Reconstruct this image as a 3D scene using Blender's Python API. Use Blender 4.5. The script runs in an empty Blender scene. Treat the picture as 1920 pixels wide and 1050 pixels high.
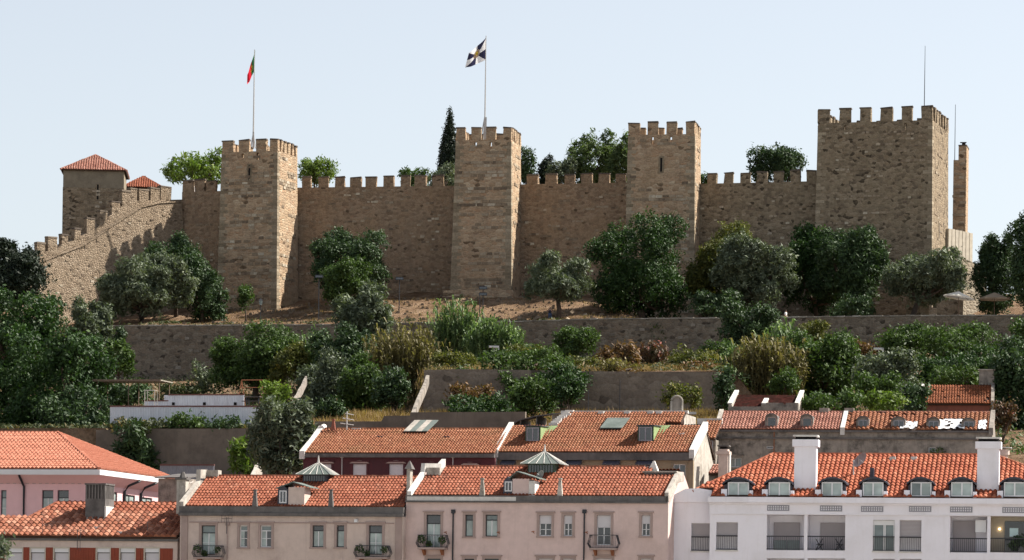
import bpy, math, random
import numpy as np
from mathutils import Vector, Matrix
rnd = random.Random(7)
R = math.radians
scn = bpy.context.scene
col = scn.collection
# ------------------------------------------------------------------ camera, sky, sun, exposure
F = 6500.0                       # focal length in photo pixels (1920 wide)
HZ = 655.0                       # horizon lies this many pixels below the picture centre
RHO = R(0.8)                     # the picture hangs slightly clockwise
cam = bpy.data.cameras.new('camera'); camo = bpy.data.objects.new('camera', cam); col.objects.link(camo)
cam.sensor_width = 36; cam.lens = 36*F/1920; cam.shift_y = HZ/1920; cam.clip_start = 1; cam.clip_end = 20000
camo.matrix_world = Matrix.Rotation(-RHO, 4, 'Y') @ Matrix.Rotation(R(90), 4, 'X')
scn.camera = camo
SUN_AZ, SUN_EL = R(14), R(46)    # azimuth measured from +X towards +Y
sunv = Vector((math.cos(SUN_EL)*math.cos(SUN_AZ), math.cos(SUN_EL)*math.sin(SUN_AZ), math.sin(SUN_EL)))
world = bpy.data.worlds.new('World'); scn.world = world; world.use_nodes = True
nt = world.node_tree; bg = nt.nodes['Background']
sky = nt.nodes.new('ShaderNodeTexSky'); sky.sky_type = 'NISHITA'; sky.sun_disc = False
sky.sun_elevation = SUN_EL; sky.sun_rotation = R(90)-SUN_AZ
sky.air_density = 1.0; sky.dust_density = 1.0; sky.ozone_density = 1.5; sky.altitude = 50
hs_ = nt.nodes.new('ShaderNodeHueSaturation'); hs_.inputs['Saturation'].default_value = .42   # hazy, washed-out summer sky
nt.links.new(sky.outputs[0], hs_.inputs['Color']); nt.links.new(hs_.outputs[0], bg.inputs[0]); bg.inputs[1].default_value = 0.073
sun = bpy.data.lights.new('sun', 'SUN'); sun.energy = 4.9; sun.angle = R(0.5); sun.color = (1, .93, .83)
suno = bpy.data.objects.new('sun', sun); col.objects.link(suno)
suno.rotation_euler = sunv.to_track_quat('Z', 'Y').to_euler()
scn.view_settings.view_transform = 'Standard'; scn.view_settings.look = 'None'
scn.view_settings.exposure = 1.2; scn.view_settings.gamma = 1
scn.render.engine = 'CYCLES'
scn.cycles.max_bounces = 5; scn.cycles.diffuse_bounces = 4; scn.cycles.transparent_max_bounces = 4

# ------------------------------------------------------------------ helpers
CR, SR = math.cos(RHO), math.sin(RHO)
def K(px, py):
    xf = (px-960)/F; yf = (525-py)/F + HZ/F
    return xf*CR - yf*SR, xf*SR + yf*CR
def P(px, py, Y):
    kx, kz = K(px, py); return Vector((kx*Y, Y, kz*Y))
def ss(a, b, x):
    t = min(1, max(0, (x-a)/(b-a))); return t*t*(3-2*t)
T14 = math.tan(R(14))
PL = [(-3000,-34),(100,-30),(204,-25),(210,-21),(235,-12),(262,-4),(290,3),(308,12),(329.6,13.5),(330.4,19.2),(345,19.6),(362,21.5),(400,26),(440.6,32),(441.6,39.05),(455,40.4),(473,43.8),(485,46),(505,48),(520,50),(620,50),(900,0),(9000,-10)]
PM = [(-3000,-34),(100,-30),(204,-25),(210,-21),(235,-12),(262,-4),(290,3),(306,15),(315,17.5),(349.6,21.4),(350.4,26.0),(440.6,34.0),(441.6,39.1),(452,40.7),(470,44.6),(482,46.8),(495,47.8),(520,50),(620,50),(900,0),(9000,-10)]
PN = [(-3000,-34),(100,-30),(204,-25),(210,-21),(235,-12),(262,-4),(290,3),(306,15),(315,17.5),(349,21.2),(362,22.4),(380,25),(400,28.5),(440.6,33.5),(441.6,38.5),(9000,38.5)]
PR = [(-3000,-34),(100,-30),(204,-25),(210,-21),(235,-12),(262,-4),(290,3),(306,15),(330,18.5),(400,29),(440.6,35.0),(441.6,38.8),(480,40.5),(500,46),(520,50),(620,50),(900,0),(9000,-10)]
def prof(p, v): return float(np.interp(v, [a for a, b in p], [b for a, b in p]))
def G(x, y): return Gv(x, y + max(-75, min(75, x))*T14)
def Gv(x, v):
    y = v - max(-75, min(75, x))*T14
    l, m, r = prof(PL, v), prof(PM, v), prof(PR, v)
    if v < 441:
        w0 = ss(-10.5, -9, x); m = prof(PN, v)*(1-w0) + m*w0
    w1 = ss(-19, -16, x) if v < 332 else (ss(-25, -20, x) if v < 441 else ss(-42, -20, x))
    w2 = ss(21, 26, x) if v < 441 else ss(6, 26, x)
    z = l*(1-w1) + m*w1
    z = z*(1-w2) + r*w2
    if v > 442: z += .3*math.sin(x*.31+y*.2)*math.cos(y*.23+x*.11)+.16*math.sin(x*.93+y*.7+2)+.09*math.sin(x*2.3+1)*math.sin(y*1.9)
    return z
def tag(o, label=None, cat=None, group=None, kind=None):
    if label: o['label'] = label
    if cat: o['category'] = cat
    if group: o['group'] = group
    if kind: o['kind'] = kind
    return o
class MB:
    def __init__(s): s.v = []; s.f = []; s.r = []
    def add(s, pts, faces, r=.5):
        n = len(s.v); s.v += [tuple(p) for p in pts]; s.f += [tuple(n+i for i in f) for f in faces]; s.r += [r]*len(pts); return s
    def quad(s, a, b, c, d, r=.5): return s.add((a, b, c, d), ((0, 1, 2, 3),), r)
    def hexa(s, p, r=.5):  # p: 4 bottom ccw, 4 top ccw
        return s.add(p, ((3,2,1,0),(4,5,6,7),(0,1,5,4),(1,2,6,5),(2,3,7,6),(3,0,4,7)), r)
    def box(s, u0, u1, v0, v1, w0, w1, r=.5):
        return s.hexa(((u0,v0,w0),(u1,v0,w0),(u1,v1,w0),(u0,v1,w0),(u0,v0,w1),(u1,v0,w1),(u1,v1,w1),(u0,v1,w1)), r)
    def prism(s, poly, v0, v1, r=.5):   # poly in (u,w), extruded along v
        n = len(poly); a = [(u, v0, w) for u, w in poly]; b = [(u, v1, w) for u, w in poly]
        f = [tuple(range(n)), tuple(range(2*n-1, n-1, -1))] + [(i, n+i, n+(i+1)%n, (i+1)%n) for i in range(n)]
        return s.add(a+b, f, r)
    def plate(s, p, t, r=.5):   # planar polygon given thickness t below (z)
        n = len(p); b = [(x, y, z-t) for x, y, z in p]
        f = [tuple(range(n)), tuple(range(2*n-1, n-1, -1))] + [(i, n+i, n+(i+1)%n, (i+1)%n) for i in range(n)]
        return s.add(list(p)+b, f, r)
    def tube(s, pts, rad, n=6, r=.5):
        pts = [Vector(p) for p in pts]
        if not hasattr(rad, '__len__'): rad = [rad]*len(pts)
        rings = []
        for i, p in enumerate(pts):
            d = (pts[min(i+1, len(pts)-1)] - pts[max(i-1, 0)]).normalized()
            a = d.cross(Vector((0, 0, 1)))
            if a.length < .1: a = d.cross(Vector((1, 0, 0)))
            a.normalize(); b = d.cross(a)
            rings.append([p + (a*math.cos(2*math.pi*k/n) + b*math.sin(2*math.pi*k/n))*rad[i] for k in range(n)])
        vs = [q for g in rings for q in g]; f = []
        for i in range(len(pts)-1):
            for k in range(n): f.append((i*n+k, i*n+(k+1)%n, (i+1)*n+(k+1)%n, (i+1)*n+k))
        f.append(tuple(range(n))[::-1]); f.append(tuple((len(pts)-1)*n+k for k in range(n)))
        return s.add(vs, f, r)
    def holes(s, u0, u1, w0, w1, v0, v1, hs, r=.5):
        hs = [(max(a, u0), min(b, u1), max(c, w0), min(d, w1)) for a, b, c, d in hs]
        us = sorted({u0, u1, *[h[0] for h in hs], *[h[1] for h in hs]}); ws = sorted({w0, w1, *[h[2] for h in hs], *[h[3] for h in hs]})
        for i in range(len(us)-1):
            for j in range(len(ws)-1):
                cu, cw = (us[i]+us[i+1])/2, (ws[j]+ws[j+1])/2
                if any(a < cu < b and c < cw < d for a, b, c, d in hs): continue
                a, b, c, d = us[i], us[i+1], ws[j], ws[j+1]
                s.quad((a,v0,c),(b,v0,c),(b,v0,d),(a,v0,d), r); s.quad((b,v1,c),(a,v1,c),(a,v1,d),(b,v1,d), r)
        for a, b, c, d in hs:
            s.quad((a,v0,c),(a,v0,d),(a,v1,d),(a,v1,c), r); s.quad((b,v0,d),(b,v0,c),(b,v1,c),(b,v1,d), r)
            if c > w0: s.quad((a,v0,c),(a,v1,c),(b,v1,c),(b,v0,c), r)
            if d < w1: s.quad((a,v0,d),(b,v0,d),(b,v1,d),(a,v1,d), r)
        s.quad((u0,v0,w0),(u0,v0,w1),(u0,v1,w1),(u0,v1,w0), r); s.quad((u1,v0,w1),(u1,v0,w0),(u1,v1,w0),(u1,v1,w1), r)
        s.quad((u0,v0,w1),(u1,v0,w1),(u1,v1,w1),(u0,v1,w1), r); return s
    def mesh(s, name, smooth=False):
        me = bpy.data.meshes.new(name); me.from_pydata(s.v, [], s.f)
        at = me.attributes.new('rnd', 'FLOAT', 'POINT'); at.data.foreach_set('value', s.r)
        if smooth: me.polygons.foreach_set('use_smooth', [True]*len(me.polygons))
        me.update(); return me
    def build(s, name, m, parent=None, smooth=False, loc=None):
        me = s.mesh(name, smooth)
        me.materials.append(m); return link(name, me, parent, loc)
def link(name, me, parent=None, loc=None, rot=None):
    o = bpy.data.objects.new(name, me); col.objects.link(o)
    if parent: o.parent = parent
    if loc: o.location = loc
    if rot: o.rotation_euler = rot
    return o
class Fr:
    """a thing with its own upright frame: u right along the front, v inwards, w up"""
    def __init__(s, name, label, cat, px, py, Y, a, group=None, base=None):
        s.O = P(px, py, Y); s.a = R(a)
        if base is not None: s.O.z = base
        s.c, s.s = math.cos(s.a), math.sin(s.a)
        s.root = bpy.data.objects.new(name, None); col.objects.link(s.root)
        s.root.location = s.O; s.root.rotation_euler = (0, 0, -s.a); s.root.empty_display_size = .3
        tag(s.root, label, cat, group)
    def at(s, px, py, v=0):
        kx, kz = K(px, py)
        ox, oy = s.O.x + v*s.s, s.O.y + v*s.c
        u = (kx*oy - ox)/(s.c + kx*s.s)
        return u, kz*(oy - u*s.s) - s.O.z
    def rect(s, x0, y0, x1, y1, v=0):
        u, w = s.at((x0+x1)/2, (y0+y1)/2, v); k = (s.O.y + v*s.c - u*s.s)/F
        hu, hw = (x1-x0)/2*k/s.c, (y1-y0)/2*k
        return u-hu, u+hu, w-hw, w+hw
    def world(s, u, v, w): return Vector((s.O.x + u*s.c + v*s.s, s.O.y - u*s.s + v*s.c, s.O.z + w))

# ------------------------------------------------------------------ materials
def new_mat(name):
    m = bpy.data.materials.new(name); m.use_nodes = True; n = m.node_tree
    b = n.nodes['Principled BSDF']; return m, n, b
def N(n, t, **kw):
    x = n.nodes.new(t)
    for k, v in kw.items():
        if k.startswith('_'): setattr(x, k[1:], v)
        else: x.inputs[k.replace('__', ' ')].default_value = v
    return x
def ramp(n, fac, stops):
    r = n.nodes.new('ShaderNodeValToRGB'); e = r.color_ramp.elements
    while len(e) < len(stops): e.new(.5)
    for i, (p, c) in enumerate(stops): e[i].position = p; e[i].color = (*c, 1)
    n.links.new(fac, r.inputs[0]); return r.outputs[0]
def mixc(n, fac, a, b, mode='MIX'):
    m = n.nodes.new('ShaderNodeMix'); m.data_type = 'RGBA'; m.blend_type = mode
    for inp, x in ((m.inputs[0], fac), (m.inputs[6], a), (m.inputs[7], b)):
        if hasattr(x, 'is_output'): n.links.new(x, inp)
        elif isinstance(x, (int, float)): inp.default_value = x
        else: inp.default_value = (*x, 1)
    return m.outputs[2]
def math_(n, op, a, b=None, clamp=False):
    m = n.nodes.new('ShaderNodeMath'); m.operation = op; m.use_clamp = clamp
    for i, x in enumerate((a, b)):
        if x is None: continue
        if hasattr(x, 'is_output'): n.links.new(x, m.inputs[i])
        else: m.inputs[i].default_value = x
    return m.outputs[0]
def noise(n, vec, scale, detail=4, rough=.6):
    x = N(n, 'ShaderNodeTexNoise', Scale=scale, Detail=detail, Roughness=rough); n.links.new(vec, x.inputs['Vector']); return x.outputs[0]
def coords(n, objrnd=False):
    tc = n.nodes.new('ShaderNodeTexCoord').outputs['Object']
    if objrnd:
        oi = n.nodes.new('ShaderNodeObjectInfo'); a = n.nodes.new('ShaderNodeVectorMath'); a.operation = 'ADD'
        m = math_(n, 'MULTIPLY', oi.outputs['Random'], 50.); n.links.new(tc, a.inputs[0]); n.links.new(m, a.inputs[1]); return a.outputs[0]
    return tc
def bump(n, b, h, strength=.5, dist=.05):
    bp = N(n, 'ShaderNodeBump', Strength=strength, Distance=dist); n.links.new(h, bp.inputs['Height']); n.links.new(bp.outputs[0], b.inputs['Normal'])
def simple(name, c, rough=.8, var=.12, scale=2., metal=0, spec=.3, dark=None, dscale=.5, damt=.5, bmp=0., bscale=20, objrnd=True, attr=0., streak=0.):
    """plain colour with grain, optional larger stains of another colour"""
    m, n, b = new_mat(name); v = coords(n, objrnd)
    lo = tuple(x*(1-var) for x in c); hi = tuple(min(1, x*(1+var)) for x in c)
    cc = ramp(n, noise(n, v, scale), [(.3, lo), (.7, hi)])
    if dark:
        f = math_(n, 'MULTIPLY', math_(n, 'SUBTRACT', noise(n, v, dscale, 8, .75), .48), 6., True)
        cc = mixc(n, math_(n, 'MULTIPLY', f, damt), cc, dark)
    if streak:
        sp = n.nodes.new('ShaderNodeSeparateXYZ'); n.links.new(v, sp.inputs[0]); cb = n.nodes.new('ShaderNodeCombineXYZ')
        n.links.new(math_(n, 'MULTIPLY', math_(n, 'ADD', sp.outputs[0], sp.outputs[1]), 1.6), cb.inputs[0]); n.links.new(math_(n, 'MULTIPLY', sp.outputs[2], .14), cb.inputs[1])
        f = math_(n, 'MULTIPLY', math_(n, 'SUBTRACT', noise(n, cb.outputs[0], 1.3, 8, .75), .52), 5., True)
        cc = mixc(n, math_(n, 'MULTIPLY', f, streak), cc, dark or tuple(x*.5 for x in c))
    if attr:
        at = N(n, 'ShaderNodeAttribute', _attribute_name='rnd').outputs['Fac']
        cc = mixc(n, 1., cc, ramp(n, at, [(0, (1-attr,)*3), (1, (1+attr*.4,)*3)]), 'MULTIPLY')
    n.links.new(cc, b.inputs['Base Color']); b.inputs['Roughness'].default_value = rough
    b.inputs['Metallic'].default_value = metal; b.inputs['Specular IOR Level'].default_value = spec
    if bmp: bump(n, b, noise(n, v, bscale, 6), bmp, .03)
    return m
def stonewall(name, sx, sz, pal, mortar, tint, tint2, holes=.93, bstr=.7, brick=0, mw=.06):
    """rubble or coursed masonry; u+v runs along any upright face"""
    m, n, b = new_mat(name); tc = coords(n)
    sp = n.nodes.new('ShaderNodeSeparateXYZ'); n.links.new(tc, sp.inputs[0])
    h = math_(n, 'ADD', sp.outputs[0], sp.outputs[1])
    nz = noise(n, tc, 1.2, 3)
    off = math_(n, 'MULTIPLY', math_(n, 'SUBTRACT', nz, .5), .25 if brick else .5)
    cb = n.nodes.new('ShaderNodeCombineXYZ')
    n.links.new(math_(n, 'DIVIDE', math_(n, 'ADD', h, off), sx), cb.inputs[0]); n.links.new(math_(n, 'DIVIDE', math_(n, 'ADD', sp.outputs[2], off), sz), cb.inputs[1])
    vo = N(n, 'ShaderNodeTexVoronoi', _voronoi_dimensions='2D', Scale=1., Randomness=.45 if brick else .9); n.links.new(cb.outputs[0], vo.inputs['Vector'])
    ve = N(n, 'ShaderNodeTexVoronoi', _voronoi_dimensions='2D', _feature='DISTANCE_TO_EDGE', Scale=1., Randomness=.45 if brick else .9); n.links.new(cb.outputs[0], ve.inputs['Vector'])
    sc = n.nodes.new('ShaderNodeSeparateColor'); n.links.new(vo.outputs['Color'], sc.inputs[0])
    k = len(pal); c = ramp(n, sc.outputs[0], [(i/(k-1), p) for i, p in enumerate(pal)])
    c = mixc(n, math_(n, 'GREATER_THAN', sc.outputs[1], holes), c, tuple(x*.5 for x in pal[0]))
    mf = math_(n, 'SUBTRACT', 1., math_(n, 'DIVIDE', ve.outputs['Distance'], mw), True)
    c = mixc(n, math_(n, 'MULTIPLY', mf, .7), c, mortar)
    # render patches that hide the stones, big tints, streaks of weathering
    f1 = math_(n, 'MULTIPLY', math_(n, 'SUBTRACT', noise(n, tc, .22, 6, .65), .47), 5., True)
    c = mixc(n, math_(n, 'MULTIPLY', f1, .55), c, tint)
    cs = n.nodes.new('ShaderNodeCombineXYZ'); n.links.new(math_(n, 'MULTIPLY', h, .55), cs.inputs[0]); n.links.new(math_(n, 'MULTIPLY', sp.outputs[2], .12), cs.inputs[1])
    f2 = math_(n, 'MULTIPLY', math_(n, 'SUBTRACT', noise(n, cs.outputs[0], 1.1, 7, .7), .5), 4., True)
    c = mixc(n, math_(n, 'MULTIPLY', f2, .55), c, tint2)
    g = noise(n, tc, 3.5, 8, .75)
    c = mixc(n, 1., c, ramp(n, g, [(.25, (.62,)*3), (.5, (1,)*3), (.75, (1.25,)*3)]), 'MULTIPLY')
    n.links.new(c, b.inputs['Base Color']); b.inputs['Roughness'].default_value = .95; b.inputs['Specular IOR Level'].default_value = .1
    hgt = math_(n, 'ADD', math_(n, 'MINIMUM', math_(n, 'MULTIPLY', ve.outputs['Distance'], 3.), 1.), math_(n, 'MULTIPLY', g, 1.2))
    bump(n, b, hgt, bstr, .12); return m
def objramp(name, stops, rough=.9, bs=8):
    m, n, b = new_mat(name); oi = n.nodes.new('ShaderNodeObjectInfo'); v = coords(n, True)
    c = ramp(n, oi.outputs['Random'], stops)
    c = mixc(n, 1., c, ramp(n, noise(n, v, 4., 5), [(.3, (.7,)*3), (.7, (1.2,)*3)]), 'MULTIPLY')
    n.links.new(c, b.inputs['Base Color']); b.inputs['Roughness'].default_value = rough; b.inputs['Specular IOR Level'].default_value = .15
    bump(n, b, noise(n, v, bs, 6), .5, .05); return m
def tilemat(name, cols, lichen=(.2,.15,.1), lam=.35, indiv=False, pale=.0, big=.6):
    m, n, b = new_mat(name); v = coords(n)
    if indiv: f = n.nodes.new('ShaderNodeObjectInfo').outputs['Random']; v = coords(n, True)
    else: f = N(n, 'ShaderNodeAttribute', _attribute_name='rnd').outputs['Fac']
    k = len(cols); c = ramp(n, f, [(i/(k-1), p) for i, p in enumerate(cols)])
    f1 = math_(n, 'MULTIPLY', math_(n, 'SUBTRACT', noise(n, v, big, 7, .7), .5), 5., True)
    c = mixc(n, math_(n, 'MULTIPLY', f1, lam), c, lichen)
    c = mixc(n, 1., c, ramp(n, noise(n, v, 7., 4), [(.3, (.78,)*3), (.7, (1.15,)*3)]), 'MULTIPLY')
    n.links.new(c, b.inputs['Base Color']); b.inputs['Roughness'].default_value = .85; b.inputs['Specular IOR Level'].default_value = .2
    return m
def leafmat(name, dark, light, trans=.25, tip=None):
    m, n, b = new_mat(name)
    f = N(n, 'ShaderNodeAttribute', _attribute_name='rnd').outputs['Fac']
    st = [(0, dark), (.75, light)] + ([(1, tip)] if tip else [])
    c = ramp(n, f, st)
    n.links.new(c, b.inputs['Base Color']); b.inputs['Roughness'].default_value = .6; b.inputs['Specular IOR Level'].default_value = .25
    t = n.nodes.new('ShaderNodeBsdfTranslucent'); n.links.new(mixc(n, 1., c, (1.1, 1.25, .5), 'MULTIPLY'), t.inputs[0])
    mx = n.nodes.new('ShaderNodeMixShader'); mx.inputs[0].default_value = trans
    n.links.new(b.outputs[0], mx.inputs[1]); n.links.new(t.outputs[0], mx.inputs[2]); n.links.new(mx.outputs[0], n.nodes['Material Output'].inputs[0])
    return m
M = {}
castle_pal = [(0.2538,0.1733,0.1127), (0.3078,0.2205,0.147), (0.351,0.2572,0.1744), (0.3834,0.2888,0.196), (0.324,0.21,0.1323), (0.432,0.3465,0.2499)]
M['tower'] = stonewall('tower_masonry', .75, .36, castle_pal, (.32,.265,.19), (.3,.225,.145), (.15,.12,.092), holes=.975, bstr=.5)
M['curtain'] = stonewall('curtain_rubble', .5, .3, [(0.1705,0.1198,0.082), (0.209,0.1498,0.103), (0.253,0.184,0.125), (0.286,0.214,0.15), (0.231,0.1519,0.1)], (0.264,0.1926,0.132), (0.275,0.1905,0.118), (0.1375,0.1049,0.08), holes=.975, bstr=.5)
M['tower4'] = stonewall('great_tower_rubble', .52, .32, [(0.1254,0.09758,0.0696), (0.1782,0.1412,0.0984), (0.2244,0.1798,0.126), (0.2706,0.2183,0.156), (0.2046,0.1541,0.1032)], (0.231,0.1862,0.132), (0.2376,0.1862,0.126), (0.1188,0.09758,0.072), holes=.93, bstr=.5)
M['stair'] = stonewall('stair_wall_rubble', .38, .22, [(.17,.128,.09), (.22,.17,.12), (.26,.2,.145), (.31,.25,.185), (.23,.175,.125)], (.2,.155,.11), (.26,.2,.14), (.16,.125,.095), holes=.96, bstr=.8)
M['terrace'] = stonewall('terrace_wall_rubble', .55, .34, [(.11,.092,.073), (.14,.118,.093), (.165,.14,.11), (.2,.175,.14), (.15,.117,.087)], (.16,.133,.107), (.18,.142,.107), (.095,.08,.068), holes=.95, bstr=.5)
M['retain'] = stonewall('retaining_wall_render', 1.1, .7, [(0.156,0.1265,0.1034), (0.186,0.153,0.1232), (0.216,0.1794,0.1452)], (0.168,0.138,0.11), (0.204,0.1633,0.1298), (0.096,0.0805,0.066), holes=.985, bstr=.3)
M['retain_plain'] = simple('retaining_wall_cement', (.16,.13,.105), .95, .15, .6, dark=(.08,.066,.055), streak=.5, dscale=.25, damt=.7, bmp=.3)
M['stone'] = objramp('loose_coloured_stone', [(0,(.125,.095,.07)), (.2,(.19,.145,.103)), (.6,(.26,.205,.147)), (.85,(.33,.275,.205)), (1,(.44,.39,.31))])
M['quoin'] = objramp('quoin_stone', [(0,(.18,.145,.1)), (.4,(.235,.19,.135)), (.8,(.28,.23,.165)), (1,(.34,.29,.215))])
M['tstone'] = objramp('terrace_stone', [(0,(.08,.07,.058)), (.5,(.14,.122,.1)), (.9,(.2,.18,.15)), (1,(.3,.275,.24))])
M['cap'] = objramp('weathered_capstone', [(0,(.075,.06,.05)), (.5,(.11,.088,.07)), (1,(.16,.13,.1))])
M['coping'] = objramp('pale_coping', [(0,(.16,.14,.115)), (.5,(.24,.215,.175)), (1,(.34,.31,.265))])
M['slit'] = simple('dark_opening', (.012,.01,.01), 1)
def dirt():
    m, n, b = new_mat('dry_earth'); v = coords(n)
    c = ramp(n, noise(n, v, .25, 8, .65), [(.36,(.13,.085,.052)), (.5,(.25,.165,.105)), (.64,(.33,.235,.16))])
    c = mixc(n, 1., c, ramp(n, noise(n, v, 2.5, 8, .75), [(.3,(.42,.38,.33)), (.5,(.95,.95,.95)), (.72,(1.3,1.26,1.2))]), 'MULTIPLY')
    n.links.new(c, b.inputs['Base Color']); b.inputs['Roughness'].default_value = 1; b.inputs['Specular IOR Level'].default_value = .05
    bump(n, b, noise(n, v, 1.3, 10, .8), 1., .9); return m
M['dirt'] = dirt()

def street():  # unseen pale sheet before the houses, added to bounce sunlight onto the facades
    mb = MB(); mb.quad((-3000,-3000,-21.6),(3000,-3000,-21.6),(3000,205,-21.6),(-3000,205,-21.6)); o = mb.build('bounce_sheet', simple('pale_bounce_sheet', (.42,.4,.36), .9, .15, .3), None); o['kind'] = 'structure'
street()
# ================================================================== the ground
def terrain():
    xs = [-9000,-3000,-1000,-500,-250,-160,-120] + [x*2.0-100 for x in range(101)] + [120,160,250,500,1000,3000,9000]
    vs = [-3000,-800,-200,0,100,150,200,220,235,248,262,275,290,300,308,318,326,329.6,330.4,338,345,349.6,350.4] + [354+3*i for i in range(29)] + [440.6,441.6] + [444+2.0*i for i in range(38)] + [530,560,620,700,800,900,1200,2500,9000]
    vs = sorted(set(vs))
    v, f = [], []
    for b in vs:
        for a in xs: v.append((a, b - max(-75, min(75, a))*T14, Gv(a, b)))
    n = len(xs)
    for j in range(len(vs)-1):
        for i in range(n-1): f.append((j*n+i, j*n+i+1, (j+1)*n+i+1, (j+1)*n+i))
    mb = MB(); mb.add(v, f); o = mb.build('ground', M['dirt'], smooth=False); tag(o, kind='structure')
terrain()

# ================================================================== masonry helpers
def rand_mesh(name, m, n, su, sv, sw, jit=.12):
    out = []
    for i in range(n):
        b = MB(); j = lambda x: x*(1+rnd.uniform(-jit, jit))
        u, v, w = [x/2*rnd.uniform(.85, 1.15) for x in (su, sv, sw)]
        p = [(-j(u),-j(v),-j(w)),(j(u),-j(v),-j(w)),(j(u),v,-j(w)),(-j(u),v,-j(w)),(-j(u),-j(v),j(w)),(j(u),-j(v),j(w)),(j(u),v,j(w)),(-j(u),v,j(w))]
        b.hexa(p); me = b.mesh(name); me.materials.append(m); out.append(me)
    return out
SM_L = rand_mesh('stone', M['stone'], 6, .85, .16, .36)
SM_S = rand_mesh('stone', M['stone'], 6, .48, .16, .27, .2)
SM_D = rand_mesh('stone', M['tstone'], 6, .6, .2, .34, .22)
def face_stones(parent, n, span, face, meshes, side=False, rows=None):
    """span = (a0,a1,w0,w1) ; face(a,w) -> v offset ; sits proud of the wall"""
    left = 0; a = w = 0
    for i in range(n):
        if left <= 0 or a > span[1]-.5: a = rnd.uniform(span[0], span[1]); w = rnd.uniform(span[2], span[3]); left = rnd.choice((1, 1, 2, 3, 5, 7)) if rows else rnd.choice((1, 1, 1, 2, 3)); w = round(w/rows)*rows if rows else w
        else: a += (.98 if meshes is SM_L else .6)*rnd.uniform(.9, 1.05)
        left -= 1
        if a > span[1]: a = rnd.uniform(span[0], span[1])
        d = face(a, w) + .045 - rnd.uniform(0, .05)
        me = rnd.choice(meshes)
        if side: link('stone', me, parent, (d-.04, a, w), (0, 0, R(90)))
        else: link('stone', me, parent, (a, d, w), (0, rnd.uniform(-.03, .03), 0))
def merlon(parent, u0, u1, v0, v1, w0, w1):
    w1 = w1+rnd.uniform(-.09, .05); m = MB(); j = lambda: rnd.uniform(-.08, .08)
    m.hexa([(u0+j(),v0,w0-.02),(u1+j(),v0,w0-.02),(u1+j(),v1,w0-.02),(u0+j(),v1,w0-.02),(u0+j(),v0,w1-.2),(u1+j(),v0,w1-.2),(u1+j(),v1,w1-.2),(u0+j(),v1,w1-.2)])
    o = m.build('merlon', parent['_m'], parent['_r'])
    c = MB(); c.hexa([(u0-.05,v0-.05,w1-.198),(u1+.05,v0-.05,w1-.198),(u1+.05,v1+.05,w1-.198),(u0-.05,v1+.05,w1-.198),(u0-.02+j()*.5,v0,w1+j()),(u1+.02,v0,w1+j()),(u1,v1,w1),(u0,v1,w1)])
    c.build('capstone', M['cap'], o)

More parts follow.
